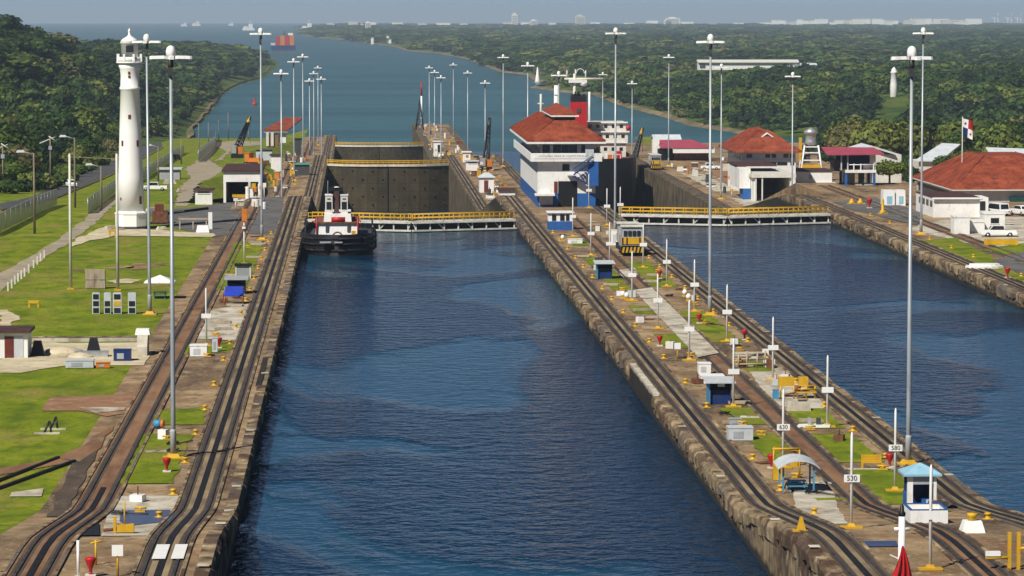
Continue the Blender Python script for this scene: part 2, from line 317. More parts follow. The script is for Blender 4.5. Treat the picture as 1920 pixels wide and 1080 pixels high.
# ================================================================== the setting
XL, XA, XB, XR = -8.04, 25.48, 42.4, 77.5          # faces of the lock walls
GATE1, GATE2, GATE3 = 541.0, 941.0, 1300.0
def slab(name, P, x0, x1, y0, y1, m, zb=-34.0, m2=None, chamfer=None):
    ys = sorted({y0, y1} | {p[0] for p in P if y0 < p[0] < y1}); fn = prof(P); n = len(ys)
    b = MB()
    for i in range(n - 1):
        a, c = ys[i], ys[i + 1]; za, zc = fn(a), fn(c)
        b.add([(x0, a, za), (x1, a, za), (x1, c, zc), (x0, c, zc)], [(0, 1, 2, 3)])
        b.add([(x0, a, zb), (x0, a, za), (x0, c, zc), (x0, c, zb)], [(0, 1, 2, 3)])
        b.add([(x1, a, zb), (x1, c, zb), (x1, c, zc), (x1, a, za)], [(0, 1, 2, 3)])
    for y in (y0, y1):
        b.add([(x0, y, zb), (x1, y, zb), (x1, y, fn(y)), (x0, y, fn(y))], [(0, 1, 2, 3)])
    o = b.build(name, m, fix=True)
    return o
def drape(name, pts, P, dz, m, kind='structure'):
    """a flat sheet with outline pts (x, y) laid on a ground profile"""
    fn = prof(P); bm = bmesh.new()
    f = bm.faces.new([bm.verts.new((p[0], p[1], 0)) for p in pts])
    for y in [p[0] for p in P]:
        bmesh.ops.bisect_plane(bm, geom=bm.verts[:] + bm.edges[:] + bm.faces[:], plane_co=(0, y, 0), plane_no=(0, 1, 0))
    for v in bm.verts: v.co.z = fn(v.co.y) + dz
    bmesh.ops.recalc_face_normals(bm, faces=bm.faces)
    for f in bm.faces:
        if f.normal.z < 0: f.normal_flip()
    me = bpy.data.meshes.new(name); bm.to_mesh(me); bm.free(); me.materials.append(M[m])
    o = link(name, me)
    if kind: o['kind'] = kind
    return o
def rough_edge(pts, amp, seg):
    out = []
    for i in range(len(pts)):
        a, b = Vector(pts[i][:2]), Vector(pts[(i + 1) % len(pts)][:2]); n = max(1, int((b - a).length / seg))
        nrm = Vector((-(b - a).y, (b - a).x)).normalized() if (b - a).length > 0 else Vector((0, 0))
        for k in range(n):
            p = a.lerp(b, k / n)
            if k: p = p + nrm * random.uniform(-amp, amp)
            out.append((p.x, p.y))
    return out
def pxpoly(name, px_, fn, P, dz, m, kind='structure', amp=0, seg=3):
    pts = [hit(x, y, fn) for x, y in px_]; pts = [(p.x, p.y) for p in pts]
    if amp: pts = rough_edge(pts, amp, seg)
    return drape(name, pts, P, dz, m, kind)
# --- lock walls and banks
lw = slab('left_lock_wall', WALLP, -13.2, XL, 120, 1420, 'lock_wall'); tag(lw, 'long left concrete lock wall carrying a tow track', 'wall')
cw = slab('center_lock_wall', WALLP, XA, XB, 120, 1560, 'lock_wall'); tag(cw, 'wide concrete centre wall between the two lock lanes', 'wall')
rw = slab('right_lock_wall', WALLP, XR, 84, 120, 1250, 'lock_wall'); tag(rw, 'far right concrete lock wall with stained face', 'wall')
RWP = WALLP; rwz = prof(RWP)
tag(slab('left_bank', BANKP, -21.0, -13.202, 120, 1400, 'deck_concrete'), kind='structure')
tag(slab('left_field', FIELDP, -760, -21.002, 120, 606, 'grass'), kind='structure'); tag(slab('left_field', FIELDP, -760, -34, 606.002, 1490, 'grass'), kind='structure')
def embankment():
    b = MB(); ys = sorted({606.002, 1490} | {p[0] for p in FIELDP + BANKP if 606 < p[0] < 1490})
    for a, c in zip(ys, ys[1:]): b.add([(-34, a, fz(a)), (-21, a, max(bz(a), -30)), (-21, c, bz(c)), (-34, c, fz(c))], [(0, 1, 2, 3)])
    tag(b.build('embankment', 'grass'), kind='structure')
embankment()
tag(slab('right_bank', RBANKP, 84.002, 420, 120, 1330, 'deck_concrete'), kind='structure')
# deck surface of the centre, left and right walls
def decks():
    for nm, P, x0, x1 in (('left_wall_deck', WALLP, -13.2, XL - .75), ('center_wall_deck', WALLP, XA + .7, XB - .7), ('right_wall_deck', RWP, XR + .8, 84)):
        y1 = {'l': 1419, 'c': 1555, 'r': 1245}[nm[0]]
        drape(nm, [(x0, 121), (x1, 121), (x1, y1), (x0, y1)], P, .03, 'deck_concrete')
decks()
# --- coping blocks along the edges: uneven spalled concrete, each block its own piece
def coping(parent, x, side, fn, y0, y1, step, hgt):
    variants = []
    for k in range(6):
        b = MB(); L_ = step - .12; o = []
        for i in range(5):
            y = -L_ / 2 + L_ * i / 4; e = random.uniform(-.10, .16); t = random.uniform(-.06, .05); lo = random.uniform(.75, 1.2)
            o.append([(-.78 * side, y, .05 + t * .3), (.02 * side, y, .06 + t), ((.14 + e) * side, y, -.22 + t), ((.08 + e) * side, y, -lo), (-.05 * side, y, -lo - .25)])
        vs_ = [p for r in o for p in r]; fs = []
        for i in range(4):
            for j in range(4): fs.append((i * 5 + j, i * 5 + j + 1, i * 5 + j + 6, i * 5 + j + 5))
        fs += [(4, 3, 2, 1, 0), tuple(range(20, 25))]
        b.add(vs_, fs); ob = b.build('coping_block', 'lock_cap', parent); variants.append(ob)
    y = y0 + step / 2; i = 0; first = set()
    while y < y1:
        k = random.randrange(6)
        o = variants[k] if k not in first else variants[k].copy()
        if k in first: COL.objects.link(o)
        first.add(k); z = fn(y); dz = (fn(y + .5 * step) - fn(y - .5 * step)) / step
        st = step * random.choice((.55, .75, 1, 1, 1.3, 1.7)); y += (st - step) / 2; z = fn(y)
        o.location = (x, y, z + random.uniform(-.03, .04)); o.rotation_euler = (math.atan(dz), 0, 0); o.scale = (1, st / step, random.uniform(.7, 1.35)) 
        y += st / 2 + step / 2; i += 1
    for k in range(6):
        if k not in first: bpy.data.objects.remove(variants[k])
coping(lw, XL, 1, wz, 150, 600, 3.6, 1); coping(cw, XA, -1, wz, 150, 289, 3.6, 1); coping(cw, XA, -1, wz, 318, 600, 3.6, 1); coping(rw, XR, -1, rwz, 330, 600, 3.6, 1); coping(cw, XB, 1, wz, 150, 600, 3.6, 1)
# beam across a flat dark panel; the hollow's shade is put into its colour
MB().box(XA - .02, XA + .5, 291, 316, wz(300) - .02, wz(300) + .22).build('recess_beam', 'pale_slab', cw, world=True); MB().box(XA - .06, XA + .3, 291, 316, .25, 1.7).build('recess_shade_panel', 'gate_dark', cw, world=True)
MB().box(-8.95, -8.45, 300, 324, 1.9, 2.02).build('slot_shade_plate', 'gate_dark', lw, world=True)  # flat dark plate standing for an open slot, its shade painted in
# --- water
def sheet(name, x0, x1, y0, y1, z, m):
    b = MB().add([(x0, y0, z), (x1, y0, z), (x1, y1, z), (x0, y1, z)], [(0, 1, 2, 3)]); return tag(b.build(name, m), kind='structure')
sheet('chamber_water', XL - .01, XA + .01, 120, GATE1 + 3, 0, 'chamber_water'); sheet('chamber_water', XB - .01, XR + .01, 120, GATE1 + 5 + 20, 0, 'chamber_water')
sheet('lower_chamber_water', XL - .01, XA + .01, GATE1 + 6, GATE2, -20, 'chamber_water'); sheet('lower_chamber_water', XB - .01, XR + .01, GATE1 + 30, GATE3, -19, 'chamber_water')
REARTH = 7.4e6
def sea():
    ds = [900, 1300, 1700, 2300, 3200, 4500, 6500, 9000, 13000, 18000, 24000, 30000, 36000, 45000]; xs = np.linspace(-1, 1, 25); b = MB()
    for d in ds:
        for x in xs: X = x * (600 + d * .75); b.v.append((X, d, -26 - (d * d + X * X) / (2 * REARTH)))
    for i in range(len(ds) - 1):
        for j in range(24): b.f.append([i * 25 + j, i * 25 + j + 1, (i + 1) * 25 + j + 1, (i + 1) * 25 + j]); b.sm.append(True)
    tag(b.build('sea', 'sea_water'), kind='structure')
sea()
# --- lawns, paths and patches on the banks
pxpoly('dirt_path', [(0, 512), (60, 480), (100, 455), (160, 412), (182, 392), (205, 375), (226, 368), (230, 372), (216, 384), (200, 400), (168, 428), (132, 455), (92, 478), (60, 502), (0, 550)], fz, FIELDP, .05, 'path_dirt', amp=.35, seg=4)
pxpoly('sand_patch', [(130, 458), (185, 430), (205, 424), (330, 436), (400, 440), (398, 446), (300, 445), (215, 444), (160, 456), (135, 464)], fz, FIELDP, .09, 'sand', amp=.5, seg=3)
pxpoly('sand_patch', [(0, 583), (14, 583), (28, 592), (38, 600), (24, 606), (20, 614), (0, 616)], fz, FIELDP, .06, 'sand', amp=.4, seg=2)
pxpoly('sand_patch', [(0, 676), (40, 668), (70, 640), (110, 645), (262, 644), (268, 660), (290, 660), (270, 690), (120, 690), (40, 700), (0, 704)], fz, FIELDP, .06, 'sand', amp=.3, seg=3)
pxpoly('dirt_patch', [(78, 772), (95, 750), (235, 744), (258, 742), (236, 778), (200, 782), (150, 772)], fz, FIELDP, .06, 'red_dirt', amp=.3, seg=3)
pxpoly('pale_strip', [(150, 768), (236, 766), (232, 776), (180, 777)], fz, FIELDP, .10, 'pale_slab', amp=.1)
pxpoly('dark_strip', [(188, 838), (148, 845), (86, 971), (113, 971)], fz, FIELDP, .06, 'dark_deck', amp=.15)
pxpoly('dark_strip', [(110, 862), (195, 812), (214, 802), (190, 846), (150, 868)], fz, FIELDP, .065, 'red_track', amp=.3)
pxpoly('concrete_slab', [(22, 926), (82, 924), (78, 935), (18, 936)], fz, FIELDP, .07, 'pale_slab')
pxpoly('concrete_slab', [(0, 1028), (40, 1016), (60, 1005), (20, 1080), (0, 1080)], fz, FIELDP, .05, 'deck_concrete')
def road():
    L_ = [(0, 383), (60, 370), (105, 349), (150, 327), (190, 311), (218, 299), (258, 279), (300, 262)]; R_ = [(0, 394), (60, 383), (105, 370), (150, 352), (190, 335), (218, 322), (262, 298), (305, 275)]
    pxpoly('road', L_ + R_[::-1], fz, FIELDP, .06, 'asphalt')
    k = MB()
    for i in range(len(R_) - 1):
        a, b_ = hit(R_[i][0] + 2, R_[i][1] + 2, fz), hit(R_[i + 1][0] + 2, R_[i + 1][1] + 2, fz); k.tube(a + Vector((0, 0, .1)), b_ + Vector((0, 0, .1)), .16, 4)
    tag(k.build('kerb', 'red_track'), kind='structure')
road()
pxpoly('dirt_path', [(330, 388), (340, 352), (358, 333), (346, 318), (374, 300), (384, 285), (400, 264), (404, 262), (404, 280), (392, 300), (424, 319), (400, 332), (372, 345), (352, 388)], fz, FIELDP, .06, 'path_dirt', amp=.6, seg=6)
pxpoly('dirt_path', [(404, 268), (440, 264), (490, 266), (490, 272), (440, 276), (418, 300), (404, 303), (424, 284), (404, 274)], fz, FIELDP, .08, 'path_dirt', amp=.6, seg=8)
pxpoly('apron', [(268, 398), (380, 388), (470, 371), (474, 380), (440, 440), (404, 444), (330, 430)], fz, FIELDP, .07, 'apron')
bankpoly = lambda nm, q, m, dz=.05, kind='structure', amp=0: pxpoly(nm, q, bz, BANKP, dz, m, kind, amp, 2)
bankpoly('apron', [(452, 440), (478, 371), (545, 369), (522, 440)], 'apron', .055)
for q in ([(226, 914), (270, 821), (366, 818), (346, 858), (326, 914)], [(284, 802), (301, 771), (386, 769), (381, 801)], [(402, 545), (442, 455), (496, 452), (482, 490), (468, 524), (462, 545)], [(340, 668), (352, 648), (436, 644), (430, 664)], [(478, 300), (490, 290), (520, 290), (512, 304)]):
    bankpoly('grass', q, 'grass', .07, 'stuff', .3)
bankpoly('concrete_slab', [(352, 636), (376, 588), (470, 570), (456, 614), (448, 640)], 'pale_slab', .05)
bankpoly('concrete_slab', [(205, 952), (216, 938), (340, 936), (322, 1010), (190, 1012)], 'pale_slab', .05)
bankpoly('puddle_sheet', [(226, 968), (240, 961), (318, 960), (325, 966), (322, 981), (262, 988), (236, 990), (224, 982)], 'puddle_reflection_blue', .075)  # stands for a puddle; its sky reflection is put into the colour
bankpoly('pit_shade_sheet', [(150, 1011), (186, 984), (187, 1011)], 'rack_steel', .09)  # flat black sheet; the opening's shade is put into its colour
c0, c1 = hit(352, 864, bz), hit(452, 846, wz); cb = MB(); cp = [c0.lerp(c1, k / 10) + Vector((0, math.sin(k * .8) * .5, .22)) for k in range(11)]
for k in range(10): cb.tube(cp[k], cp[k + 1], .06, 5)
tag(cb.build('cable', 'black_paint'), 'black cable lying across the left tow track', 'cable')
def cgrass(x0, x1, y0, y1, P=WALLP, m='grass', nm='grass', kind='stuff', dz=.07):
    drape(nm, rough_edge([(x0, y0), (x1, y0), (x1, y1), (x0, y1)], .22, 1.0), P, dz, m, kind)
dy = lambda y, z=1.9: pz(960, y, z).y
for x0, x1, ya, yb in ((30.2, 32.7, 800, 768), (30.2, 32.7, 872, 815), (30.3, 32.4, 505, 484), (30.3, 32.6, 546, 508), (30.3, 32.6, 656, 628), (30.3, 32.6, 590, 575), (31, 34, 945, 940),
                       (35.4, 38.6, 872, 818), (35.4, 38.6, 955, 886), (35.5, 38.6, 808, 770), (35.4, 38.4, 645, 585), (35.4, 38.4, 540, 492), (30.4, 33, 462, 450), (35.8, 38.4, 700, 680)):
    cgrass(x0, x1, dy(ya), dy(yb))
pw = [(1188, 547), (1222, 543), (1348, 668), (1308, 673)]
pxpoly('concrete_walkway', pw, wz, WALLP, .17, 'pale_slab')
pxpoly('concrete_slab', [(1488, 922), (1560, 915), (1590, 985), (1500, 985)], wz, WALLP, .06, 'pale_slab', amp=.1, seg=2)
pxpoly('concrete_slab', [(1404, 700), (1475, 690), (1560, 760), (1530, 775), (1450, 762)], wz, WALLP, .06, 'pale_slab', amp=.1, seg=2)
pxpoly('concrete_slab', [(1160, 508), (1190, 505), (1198, 519), (1166, 522)], wz, WALLP, .08, 'pale_slab')
pxpoly('puddle_sheet', [(1618, 1026), (1680, 1022), (1686, 1034), (1640, 1038), (1622, 1034)], wz, WALLP, .09, 'puddle_reflection_blue', amp=.05, seg=1)  # second puddle, with the same painted sky reflection
rpoly = lambda nm, q, m, dz=.06, kind='structure', amp=0: pxpoly(nm, q, rz, RBANKP, dz, m, kind, amp, 3)
rpoly('grass', [(1724, 453), (1790, 447), (1850, 478), (1925, 512), (1970, 555), (1920, 536), (1830, 497), (1770, 471)], 'grass', .06, 'stuff', .2)
rpoly('grass', [(1838, 470), (1920, 458), (1960, 480), (1880, 478)], 'grass', .09, 'stuff', .2)
rpoly('paved_yard', [(1860, 490), (1930, 470), (1990, 520), (1940, 530)], 'apron', .10)
rpoly('pale_yard', [(1700, 430), (1800, 405), (1960, 410), (1960, 470), (1850, 465), (1760, 445)], 'pale_slab', .05, amp=.3)
for nm, m_, q, dz in (('pale_yard', 'pale_slab', [(84.3, 735), (104, 735), (104, 770), (84.3, 770)], .06), ('pale_yard', 'pale_slab', [(84.3, 795), (90, 800), (90, 880), (84.3, 890)], .07), ('red_yard', 'red_dirt', [(91, 800), (112, 800), (112, 900), (92, 900)], .06)):
    drape(nm, rough_edge(q, .5, 4), RBANKP, dz, m_)
tag(MB().box(29.7, 41.6, 600, 638, -9, 1.88).build('center_platform', 'deck_concrete'), kind='structure')
# bare, worn spots in the lawns
for k in range(26):
    x_, y_ = random.uniform(-60, -22), random.uniform(215, 500)
    if x_ < -.1 * y_: continue
    r_ = random.uniform(.5, 1.9); q = [(x_ + r_ * random.uniform(.7, 1.4) * math.cos(a_ * .52), y_ + r_ * random.uniform(1.2, 2.4) * math.sin(a_ * .52)) for a_ in range(12)]
    drape('bare_patch', q, FIELDP, .04, random.choice(['red_dirt', 'sand', 'path_dirt', 'deck_concrete']))
rpoly('grass', [(1190, 258), (1235, 256), (1250, 268), (1215, 275)], 'grass', .08, 'stuff', .6)
# --- tow tracks: rails, rack slot and the paved strip they lie in
def track(name, label, cx, fn, P, y0, y1, rack=True, m='track_concrete', gauge=1.7, wid=2.8, rack_rng=None):
    t = thing(name, label, 'track', (cx, y0, fn(y0)))
    ys = sorted({y0, y1} | {p[0] for p in P if y0 < p[0] < y1})
    def strip(nm, x0, x1, h0, h1, mt, ya=y0, yb=y1):
        b = MB(); yy = [ya] + [y for y in ys if ya < y < yb] + [yb]
        for i in range(len(yy) - 1):
            a, c = yy[i], yy[i + 1]; za, zc = fn(a), fn(c)
            b.add([(x0, a, za + h0), (x1, a, za + h0), (x1, a, za + h1), (x0, a, za + h1), (x0, c, zc + h0), (x1, c, zc + h0), (x1, c, zc + h1), (x0, c, zc + h1)],
                  [(3, 2, 6, 7), (0, 3, 7, 4), (2, 1, 5, 6), (0, 1, 2, 3), (5, 4, 7, 6)])
        b.build(nm, mt, t, world=True)
    strip('paved_bed', cx - wid / 2, cx + wid / 2, 0, .06, m)
    for s in (-1, 1):
        strip('grime', cx + s * gauge / 2 - .30, cx + s * gauge / 2 + .30, .05, .066, 'dark_deck'); strip('rail', cx + s * gauge / 2 - .085, cx + s * gauge / 2 + .085, .05, .15, 'steel_rail')
        strip('kerb', cx + s * (wid / 2 - .08) - .1, cx + s * (wid / 2 - .08) + .1, .05, .13, 'lock_cap')
    if rack:
        a, c = rack_rng or (y0, y1); strip('rack_rail', cx - .19, cx + .19, .05, .11, 'rack_steel', a, c)
    return t
track('tow_track', 'tow track with black rack rail along the left lock wall', -10.75, wz, WALLP, 130, 1415)
track('return_track', 'rusty return track on the left bank running into the white shed', -17.6, bz, BANKP, 130, 640, True, 'red_track', 1.6, 2.9, (130, 236))
track('return_track', 'distant return track on the lower left bank', -17.6, bz, BANKP, 690, 1395, False, 'red_track', 1.6, 2.9)
track('tow_track', 'tow track on the left edge of the centre wall', 27.35, wz, WALLP, 130, 1550)
track('tow_track', 'tow track on the right edge of the centre wall', 40.75, wz, WALLP, 130, 1500)
track('return_track', 'brown return track down the middle of the centre wall', 34.0, wz, WALLP, 130, 545, True, 'red_track', 1.6, 2.6, (130, 232))
track('tow_track', 'tow track along the far right lock wall', 79.6, rwz, RWP, 320, 1240)
track('return_track', 'return track on the right bank running past the white huts', 88.2, rz, RBANKP, 330, 640, False, 'red_track', 1.6, 2.6)
# short disused track on the lawn
def spur():
    a0, a1 = hit(0, 905, fz), hit(110, 866, fz); b0, b1 = hit(0, 922, fz), hit(140, 869, fz)
    t = thing('spur_track', 'short rusty siding crossing the near lawn', 'track', a0)
    for p, q in ((a0, a1), (b0, b1)):
        d_ = (q - p).normalized() * 6; MB().tube(p - d_ + Vector((0, 0, .1)), q + Vector((0, 0, .1)), .16, 4).build('rail', 'rack_steel', t, world=True)
    MB().add([a0 + Vector((-6, -1, .06)), b0 + Vector((-6, -1, .06)), b1 + Vector((0, 0, .06)), a1 + Vector((0, 0, .06))], [(0, 1, 2, 3)]).build('bed', 'red_track', t, world=True)
spur()
# --- white marks on the wall edges, bollards
mk = MB().box(-.33, .30, -.42, .42, 0, .012)
def marks(parent, x, fn, ys):
    src = mk.build('painted_mark', 'pale_slab', parent); first = True
    for y in ys:
        o = src if first else src.copy()
        if not first: COL.objects.link(o)
        first = False; o.location = (x - parent.location.x, y, fn(y) + .13)
BD = [232.5, 249, 265.5, 282, 300.5, 322, 338, 355, 371, 388, 403, 420, 437, 453, 470, 488, 505]
marks(lw, XL - .35, wz, [y + random.uniform(2, 12) for y in BD[::2]] + [185, 208, 222]); marks(cw, XA + .3, wz, [y + random.uniform(2, 12) for y in BD[::2]] + [190, 208]); marks(cw, XB - .3, wz, [y + random.uniform(2, 12) for y in BD[::2]]); marks(rw, XR + .4, rwz, [y + 3 for y in BD[8:]])
for x0, x1, yy in ((-11.35, -10.6, 190), (-10.3, -9.6, 190)):
    MB().box(x0 - lw.location.x, x1, yy - 3, yy + 2, wz(yy) + .165, wz(yy) + .185).build('painted_mark', 'white_paint', lw)
def bollard():
    t = thing('bollard', 'yellow mooring bollard', 'bollard')
    MB().lathe(0, 0, [(.34, 0), (.30, .08), (.2, .14), (.18, .34), (.30, .42), (.30, .5), (.12, .56), (0, .57)], 10).build('post', 'yellow_paint', t)
    MB().box(-.42, .42, -.3, .3, 0, .06).build('base_plate', 'yellow_paint', t); return Proto(t)
BOL = bollard()
for y in BD + [216.]: BOL.put((-12.6, y, wz(y) + .04), 0, 'small yellow mooring bollard in the row beside the left tow track', 'bollards along the left tow track', (.78,) * 3)
for y in BD + [215.]: BOL.put((29.15, y, wz(y) + .04), 0, 'small yellow mooring bollard in the row right of the left centre track', 'bollards on the left half of the centre wall', (.78,) * 3)
for y in BD + [208.]: BOL.put((39.0, y, wz(y) + .04), 0, 'small yellow mooring bollard in the row left of the right centre track', 'bollards on the right half of the centre wall', (.78,) * 3)
for y in BD[8:] + [525, 545]: BOL.put((82.6, y, rwz(y) + .04), 0, 'small yellow mooring bollard on the far right wall', 'bollards on the far right wall', (.78,) * 3)
# --- lock gates
def near_gate(x0, x1, y0, apex, lab):
    xm = (x0 + x1) / 2
    for s, (xa, xb) in ((-1, (x0, xm)), (1, (xm, x1))):
        hx = x0 if s < 0 else x1
        t = thing('lock_gate_leaf', lab % ('left' if s < 0 else 'right'), 'lock gate', (hx, y0, 0))
        def P(u, z, o=0.0):            # u = 0 at the hinge, 1 at the meeting post
            x = hx + (xm - hx) * u; y = y0 - apex * u; dx, dyy = (xm - hx), -apex; l = math.hypot(dx, dyy); nx, ny = dyy / l * s, -dx / l * s
            if ny > 0: nx, ny = -nx, -ny
            return Vector((x + nx * o, y + ny * o, z))
        def bar3(nm, z, th, o0, o1, m, u0=0.0, u1=1.0):
            b = MB(); q = [P(u0, z, o0), P(u1, z, o0), P(u1, z, o1), P(u0, z, o1)]
            b.add([tuple(p) for p in q] + [(p.x, p.y, p.z + th) for p in q], [(3, 2, 1, 0), (4, 5, 6, 7), (0, 1, 5, 4), (1, 2, 6, 5), (2, 3, 7, 6), (3, 0, 4, 7)]); return b.build(nm, m, t, world=True)
        bar3('plating', -18, 19.2, -2.0, -.4, 'gate_dark'); bar3('lower_beam', .15, .24, -.4, .55, 'gate_white'); bar3('upper_beam', 1.40, .2, -.4, .75, 'gate_white'); bar3('fender_timber', -.25, .4, -.4, .25, 'rust')
        bar3('walkway', 1.63, .12, -2.1, -.1, 'gate_white')
        n = 7
        for k in range(n + 1):
            u = .03 + .94 * k / n
            b = MB(); b.tube(P(u, .2, .35), P(u, 1.6, .35), .16, 4); b.build('frame_post', 'gate_white', t, world=True)
            if k % 2: MB().tube(P(u, .45, .3), P(min(u + .05, .99), 1.3, .3), .12, 4).build('brace', 'gate_white', t, world=True)
        for o in (-.15, -2.0):
            b = MB()
            for z in (2.25, 2.8): b.tube(P(0.02, z, o), P(.99, z, o), .075, 5)
            b.build('handrail', 'yellow_paint', t, world=True)
            for k in range(11):
                u = .02 + .97 * k / 10; b = MB().tube(P(u, 1.7, o), P(u, 2.85, o), .07, 5)
                if k % 2: b.tube(P(u, 2.8, o), P(u - .035, 1.7, o + .0), .05, 4)
                b.build('rail_post', 'yellow_paint', t, world=True)
near_gate(XL, XA, GATE1 + 2, 6, '%s leaf of the near lock gate behind the tugboat')
near_gate(XB, XR, GATE1 + 14, 6, '%s leaf of the near gate closing the right lock lane')
def tall_gate(x0, x1, y0, apex, ztop, zbot, lab, rows):
    xm = (x0 + x1) / 2
    for s in (-1, 1):
        hx = x0 if s < 0 else x1
        t = thing('lock_gate_leaf', lab % ('left' if s < 0 else 'right'), 'lock gate', (hx, y0, zbot))
        def P(u, z, o=0.0):
            x = hx + (xm - hx) * u; y = y0 - apex * (u + .45 * math.sin(math.pi * u)); return Vector((x, y - o, z))
        nc = 6; zs = np.linspace(zbot, ztop, rows + 1)
        for r in range(rows):
            for c in range(nc):
                u0, u1 = c / nc * .992, (c + 1) / nc * .992; z0, z1 = zs[r] + .02, zs[r + 1] - .02; b = MB()
                o = random.uniform(0, .04)
                q = [P(u0 + .0015, z0, o), P(u1 - .0015, z0, o), P(u1 - .0015, z1, o), P(u0 + .0015, z1, o)]
                b.add(q + [p + Vector((0, .3, 0)) for p in q], [(0, 1, 2, 3), (7, 6, 5, 4), (0, 4, 5, 1), (1, 5, 6, 2), (2, 6, 7, 3), (3, 7, 4, 0)])
                pl = b.build('plate', 'gate_plate', t, world=True)
                if (r + c) % 2 == 0:
                    m_ = P((u0 + u1) / 2, (z0 + z1) / 2, o); MB().tube(m_, m_ + Vector((0, -.2, 0)), .26, 8).build('boss', 'gate_dark', pl, world=True)
        b = MB(); q = [P(0, zbot, -.32), P(1, zbot, -.32), P(1, ztop, -.32), P(0, ztop, -.32)]; b.add(q + [p + Vector((0, 1.5, 0)) for p in q], [(0, 1, 2, 3), (7, 6, 5, 4), (0, 4, 5, 1), (1, 5, 6, 2), (2, 6, 7, 3), (3, 7, 4, 0)]); b.build('core', 'gate_dark', t, world=True)
        b = MB()
        for c in range(nc):
            q = [P(c / nc, ztop + .02, .4), P((c + 1) / nc, ztop + .02, .4)]; q = [q[0], q[1], q[1] + Vector((0, 2.4, 0)), q[0] + Vector((0, 2.4, 0))]
            b.add(q + [p + Vector((0, 0, .5)) for p in q], [(3, 2, 1, 0), (4, 5, 6, 7), (0, 1, 5, 4), (1, 2, 6, 5), (2, 3, 7, 6), (3, 0, 4, 7)])
        b.build('walkway', 'gate_white', t, world=True)
        b = MB()
        for o in (.3, -1.9):
            for z in (.55, 1.15, 1.6):
                for c in range(nc): b.tube(P(c / nc, ztop + z, o), P((c + 1) / nc, ztop + z, o), .09, 4)
        b.build('handrail', 'yellow_paint', t, world=True)
        for c in range(13):
            MB().tube(P(c / 12.01, ztop + .5, .3), P(c / 12.01, ztop + 1.65, .3), .09, 4).build('rail_post', 'yellow_paint', t, world=True)
tall_gate(XL, XA, GATE2, 5.5, -7.9, -24, '%s leaf of the tall olive gate in the lower chamber', 7)
tall_gate(XL, XA, GATE3, 5.5, -16.9, -27, '%s leaf of the farthest gate beyond the lower chamber', 5)
# ================================================================== land and jungle
def curve_z(x, y): return -(x * x + y * y) / (2 * REARTH)
def inside(px_, py_, poly):
    c = np.zeros(px_.shape, bool); n = len(poly)
    for i in range(n):
        x0, y0 = poly[i]; x1, y1 = poly[(i + 1) % n]
        cond = (y0 > py_) != (y1 > py_); c ^= cond & (px_ < (x1 - x0) * (py_ - y0) / ((y1 - y0) or 1e-9) + x0)
    return c
def edist(px_, py_, poly):
    best = np.full(px_.shape, 1e9); n = len(poly)
    for i in range(n):
        x0, y0 = poly[i]; x1, y1 = poly[(i + 1) % n]; dx, dy_ = x1 - x0, y1 - y0; t = np.clip(((px_ - x0) * dx + (py_ - y0) * dy_) / (dx * dx + dy_ * dy_ + 1e-9), 0, 1)
        best = np.minimum(best, np.hypot(px_ - x0 - t * dx, py_ - y0 - t * dy_))
    return best
shore = lambda q: [(p.x, p.y) for p in (pz(x, y, -26) for x, y in q)]
LPOLY = shore([(348, 262), (352, 243), (368, 225), (398, 190), (412, 172), (440, 157), (478, 147), (496, 133), (506, 118), (492, 104)]) + [(-330, 4300), (-1500, 3600), (-1900, 1200), (-900, 560), (-66, 590), (-68, 960), (-80, 1330)]
RPOLY = shore([(572, 64), (650, 72), (742, 85), (764, 93), (832, 99), (880, 110), (942, 134), (990, 139), (1008, 151), (1040, 156), (997, 163), (1060, 172), (1116, 176), (1152, 191), (1182, 201), (1240, 216), (1300, 235), (1382, 248), (1420, 256)]) + [(300, 1560), (330, 1340), (420, 1150), (900, 1150), (4200, 4000), (4200, 14500), (-200, 14500)]
def wob(x, y, s): return (np.sin(x / s + 1.3) * np.cos(y / (s * 1.3) + .7) + .6 * np.sin(x / (s * .43) + y / (s * .61))) / 1.6
def hl(x, y):
    ins = inside(x, y, LPOLY); t = np.where(ins, edist(x, y, LPOLY), -edist(x, y, LPOLY))
    h = -26 + np.clip(t * .10, -4, 7) + np.clip(t / 90, 0, 1) * (6 + 34 * np.exp(-(((x + 190) / 130) ** 2 + ((y - 1650) / 420) ** 2)) + 14 * np.exp(-(((x + 230) / 120) ** 2 + ((y - 2600) / 600) ** 2)) + 5 * wob(x, y, 130))
    f = np.interp(y, [p[0] for p in FIELDP], [p[1] for p in FIELDP]); return np.maximum(h, np.where(y < 1440, f - .5 + np.clip((-66 - x) / 60, 0, 1) * 4, -99))
def hr(x, y):
    ins = inside(x, y, RPOLY); t = np.where(ins, edist(x, y, RPOLY), -edist(x, y, RPOLY))
    near = np.exp(-(((x - 420) / 320) ** 2 + ((y - 1900) / 450) ** 2))
    h = -26 + np.clip(t * .07, -4, 5) + np.clip(t / 150, 0, 1) * (2 + 3.0 * wob(x, y, 340) + 9 * near)
    h = h + curve_z(x, y)
    return np.where(y < 1340, np.maximum(h, -17.5), h)
def land(name, fn, xs, ys, poly):
    X, Y = np.meshgrid(xs, ys); Z = fn(X, Y); nx = len(xs); me = bpy.data.meshes.new(name)
    v = np.stack([X, Y, Z], -1).reshape(-1, 3); ok = inside(X, Y, poly) | (edist(X, Y, poly) < 60 + Y * .01); f = []
    for i in range(len(ys) - 1):
        for j in range(nx - 1):
            if ok[i, j] or ok[i + 1, j] or ok[i, j + 1] or ok[i + 1, j + 1]: f.append((i * nx + j, i * nx + j + 1, (i + 1) * nx + j + 1, (i + 1) * nx + j))
    me.from_pydata(v.tolist(), [], f); me.materials.append(M['undergrowth']); o = link(name, me); o['kind'] = 'structure'; return o
